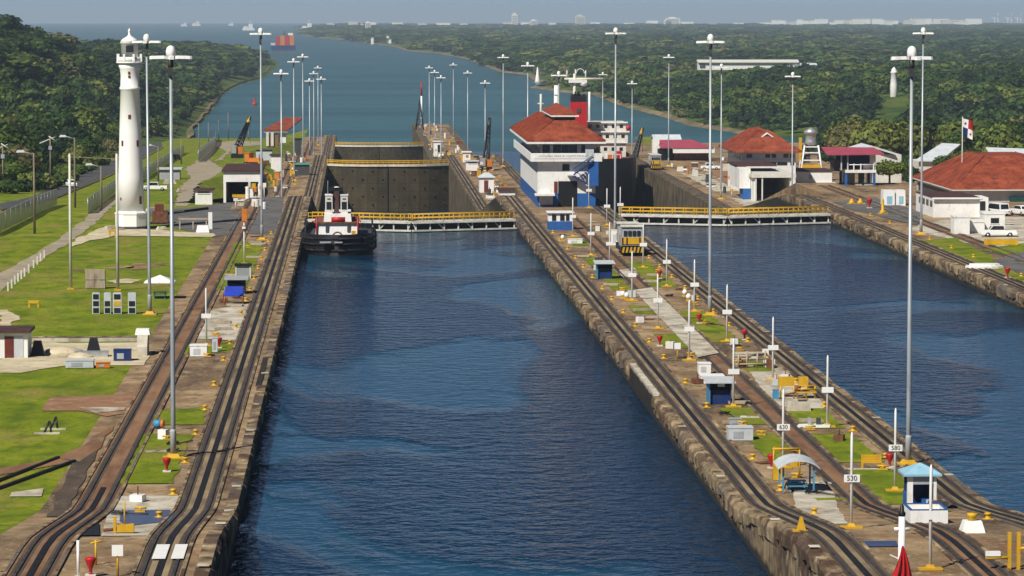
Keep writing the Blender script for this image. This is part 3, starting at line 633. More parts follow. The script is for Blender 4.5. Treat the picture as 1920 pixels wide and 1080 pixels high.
land('left_hills', hl, np.linspace(-800, -40, 70), np.linspace(560, 4400, 150), LPOLY)
land('right_land', hr, np.concatenate([np.linspace(-250, 900, 90), np.linspace(950, 4000, 40)]), np.concatenate([np.linspace(1150, 3200, 110), np.linspace(3300, 14000, 90)]), RPOLY)
# muddy shore strips
def shoreline(name, pts, wdt):
    b = MB(); P_ = [Vector((p[0], p[1], 0)) for p in pts]
    for i in range(len(P_) - 1):
        a, c = P_[i], P_[i + 1]; n = max(2, int((c - a).length / 25)); nr = Vector((-(c - a).y, (c - a).x, 0)).normalized()
        for k in range(n):
            p, q = a.lerp(c, k / n), a.lerp(c, (k + 1) / n); w0 = wdt * random.uniform(.7, 1.3)
            b.add([(p.x - nr.x * w0, p.y - nr.y * w0, -26.3 + curve_z(p.x, p.y)), (q.x - nr.x * w0, q.y - nr.y * w0, -26.3 + curve_z(p.x, p.y)), (q.x + nr.x * w0, q.y + nr.y * w0, -24.6 + curve_z(p.x, p.y)), (p.x + nr.x * w0, p.y + nr.y * w0, -24.6 + curve_z(p.x, p.y))], [(0, 1, 2, 3)])
    o = b.build(name, 'shore_earth'); o['kind'] = 'structure'
shoreline('shore', LPOLY[:10], -3.0); shoreline('shore', RPOLY[:19], 3.0)
# --- tree crowns from many leaf-sized faces in uneven lobes
def crown(seed, n, size, rx, rz_, lobes, flat=.75):
    r = np.random.default_rng(seed); V = []; Fq = []
    cs = r.normal(size=(lobes, 3)); cs /= np.linalg.norm(cs, axis=1)[:, None]; cs *= (r.random((lobes, 1)) ** .5) * .62
    cs[0] = (0, 0, .1); C = cs * [rx, rx, rz_]; R = rx * r.uniform(.34, .62, lobes); R[0] = rx * .55
    k = r.choice(lobes, n, p=R ** 2 / (R ** 2).sum()); d = r.normal(size=(n, 3)); d[:, 2] = np.abs(d[:, 2]) * .9 - .35; d /= np.linalg.norm(d, axis=1)[:, None]
    P = C[k] + d * R[k][:, None] * r.uniform(.82, 1.1, (n, 1)) * [1, 1, flat]
    nr = d * .8 + r.normal(size=(n, 3)) * .42 + [0, 0, .25]; nr /= np.linalg.norm(nr, axis=1)[:, None]
    u = np.cross(nr, r.normal(size=(n, 3))); u /= np.linalg.norm(u, axis=1)[:, None]; v = np.cross(nr, u)
    s = size * r.uniform(.6, 1.4, (n, 1)); a = r.uniform(.55, 1.0, (n, 1))
    q = np.stack([P - u * s, P - v * s * a, P + u * s * r.uniform(.7, 1.2, (n, 1)), P + v * s * a], 1).reshape(-1, 3)
    fq = np.arange(n * 4).reshape(-1, 4)
    # inner masses that close the crown
    ico = []
    for i in range(lobes):
        m = 6; ring = [(0, 0, 1)] + [(math.cos(t) * .9, math.sin(t) * .9, .35) for t in np.linspace(0, 2 * math.pi, m, endpoint=False)] + [(math.cos(t) * .9, math.sin(t) * .9, -.35) for t in np.linspace(.5, 2 * math.pi + .5, m, endpoint=False)] + [(0, 0, -.8)]
        ico.append(np.array(ring) * R[i] * .86 * [1, 1, flat] + C[i])
    core = np.concatenate(ico); ft = []
    for i in range(lobes):
        o = n * 4 + i * 14
        for j in range(6):
            j2 = (j + 1) % 6; ft += [(o, o + 1 + j, o + 1 + j2, o), (o + 1 + j, o + 7 + j, o + 1 + j2, o + 1 + j), (o + 7 + j, o + 7 + j2, o + 1 + j2, o + 7 + j), (o + 13, o + 7 + j2, o + 7 + j, o + 13)]
    tri = np.array([(a_, b_, c_) for a_, b_, c_, _ in ft])
    return np.concatenate([q, core]), fq, tri
def mesh_np(name, V, Q, T, mat_, tint=None):
    me = bpy.data.meshes.new(name); nq, nt_ = len(Q), len(T)
    me.vertices.add(len(V)); me.vertices.foreach_set('co', np.asarray(V, np.float32).ravel())
    me.loops.add(nq * 4 + nt_ * 3); me.loops.foreach_set('vertex_index', np.concatenate([Q.ravel(), T.ravel()]).astype(np.int32))
    me.polygons.add(nq + nt_); st = np.concatenate([np.arange(nq) * 4, nq * 4 + np.arange(nt_) * 3]).astype(np.int32); me.polygons.foreach_set('loop_start', st)
    if tint is not None:
        at = me.attributes.new('tint', 'FLOAT', 'FACE'); at.data.foreach_set('value', tint.astype(np.float32))
    me.update(calc_edges=True); me.validate(); me.materials.append(M[mat_]); return me
LOD0 = [crown(40 + i, 1200, .44, 6.2, 4.0 + i % 3, 7 + i % 4, .72) for i in range(6)]
LOD1 = [crown(60 + i, 420, .68, 6.2, 4.0 + i % 3, 5 + i % 4, .72) for i in range(6)]
LOD2 = [crown(80 + i, 130, 1.2, 6.4, 4.0 + i % 3, 4 + i % 3, .75) for i in range(6)]
def forest(name, label, pts, lods, rs):
    # far crowns stand for groups of trees: wide, but no taller than single ones
    VV, QQ, TT, TQ, TTt = [], [], [], [], []; off = 0
    for (x, y, z, sc_, tn) in pts:
        V, Q, T = lods[rs.integers(len(lods))]; a = rs.uniform(0, 6.28); c, s = math.cos(a), math.sin(a); sxy, sz = sc_ * rs.uniform(.8, 1.25), min(sc_, 1.25) * rs.uniform(.7, 1.35)
        W = np.stack([(V[:, 0] * c - V[:, 1] * s) * sxy + x, (V[:, 0] * s + V[:, 1] * c) * sxy + y, V[:, 2] * sz + z], 1)
        VV.append(W); QQ.append(Q + off); TT.append(T + off); TQ.append(np.full(len(Q), tn)); TTt.append(np.full(len(T), tn * .6)); off += len(V)
    me = mesh_np(name, np.concatenate(VV), np.concatenate(QQ), np.concatenate(TT), 'leaf_far', np.concatenate(TQ + TTt))
    return tag(link(name, me), label, None, None, 'stuff')
def sample(poly, fn, d0, d1, u0, u1, spacing, rs, minedge, dens=1.0, stretch=1.5):
    """scatter points over a wedge of ground; u = x / d limits"""
    out = []; d = d0
    while d < d1:
        sp = spacing(d)
        n = max(1, int((u1 - u0) * d / sp)); u = (np.arange(n) + rs.uniform(-.45, .45, n) + .5) / n * (u1 - u0) + u0
        y = d + rs.uniform(-.6, .6, n) * sp * stretch; x = u * d
        ok = inside(x, y, poly) & (edist(x, y, poly) > minedge) & (rs.random(n) < dens); x, y = x[ok], y[ok]
        if len(x):
            z = fn(x, y)
            for i in range(len(x)): out.append((x[i], y[i], z[i], sp))
        d += sp * stretch
    return out
rs = np.random.default_rng(5)
def clearing(x, y):       # open scrub on the far side of the channel
    return np.sin(x / 160 + y / 420) + .7 * np.sin(y / 230 - x / 300 + 2)
trees = []
for (x, y, z, sp) in sample(LPOLY, hl, 600, 4300, -.125, -.02, lambda d: max(12.5, d / 115), rs, 4, 1, 1.05):
    trees.append(('L', x, y, z, sp))
for (x, y, z, sp) in sample([(128, 930), (420, 930), (420, 1330), (175, 1330), (150, 1100)], lambda x, y: np.interp(y, [p[0] for p in RBANKP], [p[1] for p in RBANKP]), 935, 1340, .112, .22, lambda d: 13.5, rs, 1, 1, 1.6):
    trees.append(('R', x, y, z, sp))
for (x, y, z, sp) in sample(RPOLY, hr, 1345, 13800, -.06, .215, lambda d: max(13.5, d / 118), rs, 3, 1, 1.3):
    if 1150 < y < 1330 and x < 330: continue
    trees.append(('R', x, y, z, sp))
indiv, mid, far = [], [], []
for (s, x, y, z, sp) in trees:
    if s == 'R' and .0985 < x / y < .139 and 2500 < y < 3200: continue
    if s == 'R' and .151 < x / y < .166 and 1640 < y < 1920: continue
    base = sp / 10.6 * rs.choice([.6, .8, 1.0, 1.2, 1.55], p=[.15, .25, .3, .2, .1]) * rs.uniform(.9, 1.1); tn = float(np.clip(rs.normal(.40, .25) + .16 * wob(np.array(x), np.array(y), 70.), 0, .97))
    if rs.random() < .07: base *= 1.4
    edge = 99 if y < 1340 and s == 'R' else float(edist(np.array([x]), np.array([y]), LPOLY if s == 'L' else RPOLY)[0])
    if edge < 16: base *= .6
    if s == 'R' and y > 2300 and clearing(x, y) > .85: base *= .42; tn = min(.97, tn + .35)
    r = (s, x, y, z + 3.2 * min(base, 1.15) + rs.uniform(-1.5, 2.5), base, tn)
    if (s == 'L' and y < 1250) or (s == 'R' and y < 1560 + 0): indiv.append(r)
    elif y < 2300: mid.append(r)
    else: far.append(r)
indiv.sort(key=lambda r: r[2]); iL = [r for r in indiv if r[0] == 'L']; iR = [r for r in indiv if r[0] == 'R']; mid += iL[150:] + iR[145:]; indiv = iL[:150] + iR[:145]
print('TREES', len(indiv), len(mid), len(far))
for s, nm, lb in (('L', 'jungle', 'dense green jungle covering the left hills'), ('R', 'jungle', 'dense green jungle spreading over the right shore')):
    for lst, lod in ((mid, LOD1), (far, LOD2)):
        q = [r[1:] for r in lst if r[0] == s]
        if q: forest(nm, lb + (' nearby' if lod is LOD1 else ' into the distance'), q, lod, rs)
CR = [mesh_np('crown', *c, 'leaf') for c in LOD0]
def trunk_mesh(k):
    r = random.Random(k); b = MB(); p = Vector((0, 0, -4.5)); q = Vector((r.uniform(-.3, .3), r.uniform(-.3, .3), -.5)); b.tube(p, q, .38, 7, .26)
    for i in range(4):
        a = i * 1.6 + r.uniform(-.4, .4); e = q + Vector((math.cos(a) * 2.2, math.sin(a) * 2.2, r.uniform(1.2, 2.6))); b.tube(q, e, .2, 5, .07)
    o = b.build('trunk', 'bark'); me = o.data; bpy.data.objects.remove(o); return me
TR = [trunk_mesh(k) for k in range(3)]
for i, (s, x, y, z, base, tn) in enumerate(indiv):
    t = thing('jungle_tree', {'L': 'broadleaf jungle tree at the front of the wood left of the lighthouse road', 'R': 'broadleaf tree at the front of the wood behind the right bank buildings'}[s], 'tree', (x, y, z), rs.uniform(0, 6.28), {'L': 'trees at the front of the left wood', 'R': 'trees at the front of the right wood'}[s])
    t.scale = (base * rs.uniform(.85, 1.2), base * rs.uniform(.85, 1.2), base * rs.uniform(.8, 1.25))
    link('crown', CR[int(rs.integers(6))], t); link('trunk', TR[i % 3], t)
# hedge of low bushes along the road
BUSH = [mesh_np('foliage', *crown(100 + i, 200, .38, 2.6, 1.7, 6, .8), 'leaf') for i in range(3)]
for i, (x, y) in enumerate([(4, 352), (22, 356), (40, 352), (58, 352), (74, 350), (92, 348), (108, 343), (120, 338), (134, 332), (146, 324), (160, 318), (172, 310), (184, 303), (196, 296), (206, 290), (50, 340), (84, 335), (30, 338), (120, 322)]):
    p = hit(x, y + 8, fz); t = thing('roadside_bush', 'green bush in the hedge along the far side of the road', 'bush', (p.x, p.y, p.z + 1.0), rs.uniform(0, 6), 'bushes along the road'); t.scale = (rs.uniform(.9, 1.4), rs.uniform(.9, 1.4), rs.uniform(.8, 1.3)); link('foliage', BUSH[i % 3], t)
# ================================================================== things
def PB(x0, x1, yt, yb, d):
    a, b = pd(x0, yb, d), pd(x1, yt, d); return a.x, b.x, a.z, b.z
V3 = Vector
# --- tall lamp posts
def lamp_proto():
    t = thing('lamp_post', 'tall lamp post', 'lamp post')
    MB().lathe(0, 0, [(.19, 0), (.175, 4), (.115, 29.4)], 10).build('pole', 'pole_metal', t)
    MB().lathe(0, 0, [(.23, .35), (.23, 2.0), (.2, 2.2)], 10).build('access_sleeve', 'grey_paint', t)
    MB().box(-.75, .75, -.75, .75, 0, .14).taper(-.5, .5, -.5, .5, .14, .4, .15, .15).build('base_plate', 'yellow_paint', t)
    h = MB(); h.cyl(0, 0, 28.9, 29.6, .2, .2, 8); h.box(-.22, .1, -.32, .12, 28.3, 28.9); h.build('ballast_box', 'dark_grey', t)
    for k, a in enumerate((math.pi, 0, -math.pi / 2)):
        b = MB(); c, s = math.cos(a), math.sin(a)
        def R(x, y, z): return (x * c - y * s, x * s + y * c, z)
        prof_ = [(.22, .12, 29.6), (.5, .26, 29.64), (1.4, .26, 29.62), (1.55, .16, 29.6)]
        vs_ = []
        for (x, hw, z) in prof_: vs_ += [R(x, -hw, z - .1), R(x, hw, z - .1), R(x, hw * .8, z + .13), R(x, -hw * .8, z + .13)]
        fs = [(3, 2, 1, 0), (12, 13, 14, 15)]
        for i in range(3):
            for j in range(4): fs.append((i * 4 + j, i * 4 + (j + 1) % 4, i * 4 + 4 + (j + 1) % 4, i * 4 + 4 + j))
        b.add(vs_, fs); b.build('luminaire', 'white_paint', t)
    MB().lathe(0, 0, [(.22, 29.7), (.34, 29.82), (.36, 30.1), (.29, 30.35), (.14, 30.48), (0, 30.52)], 12).build('dome', 'white_paint', t)
    return Proto(t)
LAMP = lamp_proto()
def lean(o): o.rotation_euler = (random.uniform(-.004, .004), random.uniform(-.004, .004), o.rotation_euler[2] + random.uniform(-.15, .15)); return o
LP = [(325, 860, 'tall grey lamp post with white dome in the left foreground beside a red cone'), (281, 590, 'tall lamp post on the lawn just right of the lighthouse'), (491, 450, 'tall lamp post left of the tugboat near the white shed')]
for x, y, lb in LP: p = pz(x, y, 1.9); lean(LAMP.put(p, .1, lb, 'tall lamp posts along the locks'))
for x, y, lb in ((1331, 592, 'tall lamp post in the middle of the centre wall'), (1153, 442, 'tall lamp post beside the yellow striped locomotive on the centre wall'), (1703, 872, 'tall lamp post rising behind the light blue roofed booth'), (1727, 440, 'tall lamp post on the right bank by the white buildings')):
    p = pz(x, y, 1.9); lean(LAMP.put(p, .05, lb, 'tall lamp posts along the locks'))
for X, d, z, lb in ((-15.2, 696, -7.6, 'left'), (-15.5, 853, -7.6, 'left'), (-14.6, 941, -7.6, 'left'), (-14.6, 1074, -17, 'left'), (-14.8, 1198, -17, 'left'), (-14.6, 1314, -17, 'left'), (-11.2, 1103, -17, 'left'),
                    (40, 674, -7.6, 'centre'), (39.7, 790, -7.6, 'centre'), (39.9, 927, -7.6, 'centre'), (39.3, 1041, -17, 'centre'), (39.4, 1207, -17, 'centre'), (39.3, 1382, -17, 'centre'), (27.9, 1123, -17, 'centre'), (28, 1219, -17, 'centre'), (28.1, 1314, -17, 'centre'),
                    (84.9, 662, -7.6, 'right'), (82, 765, -7.6, 'right'), (85, 927, -7.6, 'right'), (83.5, 1032, -17, 'right'), (85, 1176, -17, 'right')):
    LAMP.put((X, d, z), random.uniform(-.1, .1), {'left': 'distant tall lamp post in the row along the left wall', 'centre': 'distant tall lamp post in the row down the centre wall', 'right': 'distant tall lamp post in the row along the right wall'}[lb], 'distant lamp posts of the %s row' % lb)
# --- lighthouse
def lighthouse():
    p = pz(246, 429, 1.9); t = thing('lighthouse', 'tall white lighthouse standing on the lawn', 'lighthouse', p)
    n = 8; a0 = math.pi / 8
    def octo(b, r0, r1, z0, z1):
        v = [(r0 * math.cos(a0 + k * math.pi / 4), r0 * math.sin(a0 + k * math.pi / 4), z0) for k in range(8)] + [(r1 * math.cos(a0 + k * math.pi / 4), r1 * math.sin(a0 + k * math.pi / 4), z1) for k in range(8)]
        return b.add(v, [tuple(range(8))[::-1], tuple(range(8, 16))] + [(k, (k + 1) % 8, 8 + (k + 1) % 8, 8 + k) for k in range(8)])
    octo(MB(), 2.55, 2.55, -.2, .45).build('footing', 'dark_grey', t); b = octo(MB(), 2.5, 2.5, .452, 2.3); octo(b, 2.6, 2.6, 2.3, 2.5); octo(b, 2.45, 2.2, 2.5, 2.75); b.build('plinth', 'clean_white', t)
    sh = MB().lathe(0, 0, [(2.05, 2.7), (1.87, 8), (1.63, 15), (1.42, 21), (1.55, 21.1), (1.58, 21.4), (1.42, 21.5), (1.38, 23.2), (1.5, 24.2), (1.85, 25.0)], 32).build('shaft', 'clean_white', t)
    g = MB().lathe(0, 0, [(1.6, 25.0), (2.02, 25.05), (2.05, 25.25), (1.7, 25.3)], 24); g.build('gallery', 'clean_white', t)
    for k in range(8):
        a = k * math.pi / 4 + .39; MB().cbox((1.88 * math.cos(a), 1.88 * math.sin(a), 25.3), .32, .32, 1.15).build('parapet_pier', 'clean_white', t)
    MB().lathe(0, 0, [(1.9, 25.3), (1.9, 26.0), (1.75, 26.0), (1.75, 25.3)], 24).build('parapet', 'clean_white', t)
    ln = MB().lathe(0, 0, [(1.3, 25.3), (1.3, 28.0), (1.42, 28.05), (1.42, 28.2)], 24).build('lantern_room', 'clean_white', t)
    MB().lathe(0, 0, [(1.45, 28.2), (1.1, 28.65), (.45, 29.05), (.2, 29.3), (.18, 29.8), (.26, 29.95), (.1, 30.15), (0, 30.4)], 24).build('roof', 'clean_white', ln)
    MB().box(-.45, .65, -1.36, -1.1, 26.7, 27.7).build('window', 'glass_dark', ln)
    for (x, z, w_, h_, r) in ((0, 23.6, .16, .25, 1.39), (0, 23.05, .16, .2, 1.40), (.0, 17.0, .2, .38, 1.55), (-1.1, 13.0, .18, .5, 1.67), (1.15, 13.0, .2, .55, 1.67), (1.5, 4.4, .22, .7, 1.96), (-1.4, 4.6, .12, .25, 1.95)):
        y = -math.sqrt(max(.05, (r + .02) ** 2 - x * x)); a = math.atan2(x, -y)
        w = MB().box(-w_, w_, -.06, .1, -h_ / 1.2, h_ / 1.2).build('window', 'red_door', t); w.location = (x, y, z); w.rotation_euler = (0, 0, a)
lighthouse()
# --- marker posts with number boards
def marker():
    t = thing('marker_post', 'white marker post', 'marker post')
    MB().lathe(0, 0, [(.10, 0), (.085, 5.5), (.03, 5.75)], 8).build('post', 'white_paint', t)
    MB().box(-.47, .47, -.16, -.11, 2.77, 3.22).build('board', 'white_paint', t)
    b = MB().box(-.65, .65, -.28, .28, 0, .12); b.taper(-.25, .25, -.2, .2, .12, .3, .1, .1); b.build('base_plate', 'yellow_paint', t); return Proto(t)
MK = marker()
for x, y, num, lb in ((1596, 994, '530', 'white marker post with board 530 in the right foreground'), (1678, 925, '580', 'white marker post with number board beside the yellow bench'), (1551, 808, None, 'white marker post with blank board in front of the right lane water'),
                      (1468, 886, '630', 'white marker post with number board behind the yellow frame'), (1449, 718, None, 'white marker post behind the yellow machinery'), (1375, 765, None, 'white marker post right beside the large blue shed'), (1363, 645, None, 'white marker post on grass near the right track, left of the pipe frames'),
                      (1292, 678, None, 'white marker post at the lower end of the pale walkway'), (1302, 588, None, 'white marker post close to the central lamp post'), (1233, 618, None, 'white marker post in grass left of the pale walkway'), (1250, 540, None, 'white marker post beside the red cone on the right track'),
                      (1185, 567, None, 'white marker post at the upper end of the pale walkway'), (1206, 503, None, 'white marker post in front of the yellow striped locomotive'), (1143, 502, None, 'white marker post behind the small blue shed'), (1108, 482, None, 'white marker post left of the return track near the white box'),
                      (1138, 425, None, 'white marker post by the dark doorway of the control house'), (1074, 445, None, 'white marker post in front of the white and blue hut'), (1163, 421, None, 'white marker post beside the far lamp post on the centre wall'), (1744, 1072, None, 'white marker post at the bottom right corner'), (387, 650, None, 'white marker post among the pale slabs on the left bank'), (1104, 392, None, 'white marker post at the right corner of the control house')):
    p = hit(x, y, bz if x < 600 else wz); p.z += .06
    m_ = MK.put(p, random.uniform(-.04, .04), lb, 'white marker posts')
    if num:
        t_ = text(m_, num, (0, -.175, 3.0), .42, 'dark_grey'); t_.parent = m_
# --- red cones on posts
def redcone():
    t = thing('fire_hose_post', 'red cone', 'hose post'); MB().lathe(0, 0, [(.10, .25), (.12, .5), (.26, .8), (.36, 1.1), (.37, 1.2), (.30, 1.26), (.08, 1.3), (0, 1.3)], 12).build('head', 'red_paint', t)
    MB().cyl(0, 0, .12, .3, .12, .12, 8).build('stem', 'red_paint', t); MB().box(-.35, .35, -.3, .3, 0, .14).build('base', 'cream_wall', t); return Proto(t)
RC = redcone()
for x, y, lb in ((313, 891, 'red cone shaped hose post beside the left foreground lamp post'), (411, 655, 'red hose post beside the white cabinet on the left bank'), (1237, 650, 'red hose post on the grass left of the white square sign'), (1396, 641, 'red hose post above the pipe frames'), (1237, 525, 'red hose post near the right track of the centre wall'), (1121, 519, 'red hose post at the left corner of the small blue shed'), (1668, 884, 'red hose post right of the yellow bench'), (1446, 884, 'red hose post left of the yellow frame'), (170, 1092, 'red hose post at the bottom left corner'), (1311, 610, 'red hose post left of the central lamp post base')):
    p = hit(x, y, bz if x < 600 else wz); p.z += .05; RC.put(p, 0, lb, 'red hose posts', (.82,) * 3)
p = hit(1889, 522, rz); RC.put(p, 0, 'red hose post on the lawn at the right edge', 'red hose posts')
# --- open sheds
def blue_shed(x0, x1, yt, yb, lb, fn=wz, sign=False, body='navy_paint', side='mid_blue', roof='pale_grey', dep=2.6):
    a = hit(x0, yb, fn); b = hit(x1, yb, fn); w_ = b.x - a.x; h_ = pd(x0, yt, a.y).z - a.z; t = thing('track_shed', lb, 'shed', ((a.x + b.x) / 2, a.y, a.z + .05))
    MB().box(-w_ / 2, -w_ / 2 + .08, 0, dep, 0, h_ * .94).build('side_panel', side, t); MB().box(w_ / 2 - .08, w_ / 2, 0, dep, 0, h_ * .94).build('side_panel', body, t)  # sunlit left side and shaded rest are put into the panel colours
    MB().box(-w_ / 2 + .081, w_ / 2 - .081, dep - .08, dep, 0, h_ * .94).build('back_panel', body, t); MB().box(-w_ / 2 + .081, w_ / 2 - .081, .3, .36, 0, h_ * .62).build('front_panel', body, t)
    MB().add([(-w_ / 2 - .35, -.5, h_ * .95), (w_ / 2 + .35, -.5, h_ * .95), (w_ / 2 + .35, dep + .3, h_ * 1.04), (-w_ / 2 - .35, dep + .3, h_ * 1.04), (-w_ / 2 - .35, -.5, h_ * .99), (w_ / 2 + .35, -.5, h_ * .99), (w_ / 2 + .35, dep + .3, h_ * 1.08), (-w_ / 2 - .35, dep + .3, h_ * 1.08)], [(3, 2, 1, 0), (4, 5, 6, 7), (0, 1, 5, 4), (1, 2, 6, 5), (2, 3, 7, 6), (3, 0, 4, 7)]).build('roof', roof, t)
    MB().box(-w_ * .35, w_ * .35, .6, 1.1, .4, .48).build('bench', 'wood', t)
    if sign: MB().box(-w_ * .12, w_ * .2, -.06, 0, h_ * .78, h_ * .94).build('sign_plate', 'white_paint', t)
    return t
blue_shed(1330, 1371, 717, 764, 'large dark blue open shed with pale roof on the centre wall', sign=True)
blue_shed(1120, 1148, 494, 526, 'small dark blue open shed near the locomotive')
blue_shed(426, 460, 524, 552, 'dark blue shed with grey roof on the left bank', fn=bz, roof='grey_paint')
def awning():
    a = hit(420, 572, bz); b = hit(456, 572, bz); t = thing('awning', 'bright blue cloth awning on poles on the left bank', 'awning', ((a.x + b.x) / 2, a.y, a.z + .04)); w_ = b.x - a.x
    MB().add([(-w_ / 2, -.2, 1.0), (w_ / 2, -.2, 1.0), (w_ / 2 - .1, 1.8, 1.9), (-w_ / 2 + .1, 1.8, 1.9), (-w_ / 2, -.2, .92), (w_ / 2, -.2, .92), (w_ / 2 - .1, 1.8, 1.82), (-w_ / 2 + .1, 1.8, 1.82)], [(0, 1, 2, 3), (7, 6, 5, 4), (0, 4, 5, 1), (1, 5, 6, 2), (2, 6, 7, 3), (3, 7, 4, 0)]).build('canopy', 'royal_blue', t)
    for x in (-w_ / 2 + .05, w_ / 2 - .05):
        MB().cyl(x, -.15, 0, 1.0, .05, .05, 6).build('pole', 'orange_paint', t); MB().cyl(x, 1.75, 0, 1.85, .05, .05, 6).build('pole', 'orange_paint', t)
awning()
def slat_box():
    a = hit(442, 524, bz); b = hit(469, 524, bz); w_ = b.x - a.x; t = thing('slatted_cabinet', 'grey slatted cabinet with black roof behind the blue sheds', 'cabinet', ((a.x + b.x) / 2, a.y, a.z + .04))
    for k in range(9): MB().box(-w_ / 2 + .1, w_ / 2 - .1, 0, 1.2, .25 + k * .14, .36 + k * .14).build('slat', 'grey_paint', t)
    for s in (-1, 1): MB().box(s * (w_ / 2 - .04) - .08, s * (w_ / 2 - .04) + .08, -.05, 1.25, 0, 1.5).build('post', 'cream_wall', t)
    MB().box(-w_ / 2 - .15, w_ / 2 + .15, -.2, 1.4, 1.5, 1.72).build('roof', 'black_paint', t)
slat_box()
# --- booth with light blue roof and white planter
def booth():
    p = hit(1724, 958, wz); t = thing('guard_booth', 'booth with light blue pyramid roof and navy walls', 'booth', p); h = 2.35; r = .95
    MB().box(-r, -r + .35, -r, -r + .3, 0, h).build('corner_post', 'white_paint', t); MB().box(r - .18, r, -r, -r + .18, 0, h).build('corner_post', 'white_paint', t)
    MB().box(-r, -r + .07, -r + .301, r, 0, 1.2).build('side_panel', 'blue_paint', t); MB().box(r - .07, r, -r + .181, r, 0, 2.3).build('side_panel', 'navy_paint', t); MB().box(-r + .071, r - .071, r - .07, r, 0, h).build('back_panel', 'navy_paint', t)
    MB().box(-r + .351, r - .181, -r, -r + .1, 1.8, h).build('lintel', 'grey_paint', t); MB().hip(-1.25, 1.25, -1.25, 1.25, h + .15, h + .75, 1.2, 1.2, .14).build('roof', 'light_blue', t); MB().box(.1, .6, -.3, .3, 0, .75).build('stool', 'blue_paint', t)
    q = hit(1742, 984, wz); t = thing('planter', 'white walled planter box with blue rim in front of the booth', 'planter', q); L_ = 1.15
    for (x0, x1, y0, y1) in ((-L_, L_, 0, .12), (-L_, L_, 2.6, 2.72), (-L_, -L_ + .12, .121, 2.599), (L_ - .12, L_, .121, 2.599)):
        w = MB().box(x0, x1, y0, y1, 0, .85).build('side', 'white_paint', t); MB().box(x0 - .02, x1 + .02, y0 - .02, y1 + .02, .852, .90).build('rim', 'blue_paint', w)
    MB().box(-L_ + .125, L_ - .125, .125, 2.59, 0, .5).build('soil', 'sand', t)
booth()
def picnic(lb, p, w_, dep, h, roofm, postm, tabm, curved):
    t = thing('picnic_shelter', lb, 'shelter', p)
    for x in (-w_ / 2, w_ / 2):
        for y in (0, dep): MB().box(x - .06, x + .06, y - .06, y + .06, 0, h).build('post', postm, t)
    if curved:
        b = MB(); n = 8
        pr = [(-w_ / 2 - .4 + (w_ + .8) * k / n, h + .55 * math.sin(math.pi * (k / n)) ** .7) for k in range(n + 1)]
        for k in range(n):
            (x0, z0), (x1, z1) = pr[k], pr[k + 1]
            b.add([(x0, -.5, z0), (x1, -.5, z1), (x1, dep + .5, z1 + .1), (x0, dep + .5, z0 + .1), (x0, -.5, z0 - .06), (x1, -.5, z1 - .06), (x1, dep + .5, z1 + .04), (x0, dep + .5, z0 + .04)], [(0, 1, 2, 3), (7, 6, 5, 4), (0, 4, 5, 1), (2, 6, 7, 3)])
        b.build('canopy', roofm, t)
    else: MB().hip(-w_ / 2 - .5, w_ / 2 + .5, -.5, dep + .5, h, h + .75, w_ / 2 + .45, dep / 2 + .45, .1).build('canopy', roofm, t)
    tb = MB().box(-w_ * .3, w_ * .3, dep * .35, dep * .65, .68, .76).build('table_top', tabm, t)
    for y in (dep * .15, dep * .85): MB().box(-w_ * .32, w_ * .32, y - .14, y + .14, .4, .46).build('bench', tabm, t)
    for x in (-w_ * .24, w_ * .24):
        MB().tube((x, dep * .1, 0), (x, dep * .6, .68), .06, 4).tube((x, dep * .9, 0), (x, dep * .4, .68), .06, 4).build('trestle', tabm, t)
picnic('white peaked canopy over a teal table on the left lawn', pz(299, 561, 1.9), 2.5, 2.4, 1.95, 'white_paint', 'grey_paint', 'teal_paint', False)
picnic('blue picnic table under a grey curved canopy on the centre wall', pz(1497, 926, 1.9) + V3((0, 0, .06)), 2.1, 2.0, 1.75, 'pale_grey', 'mid_blue', 'mid_blue', True)
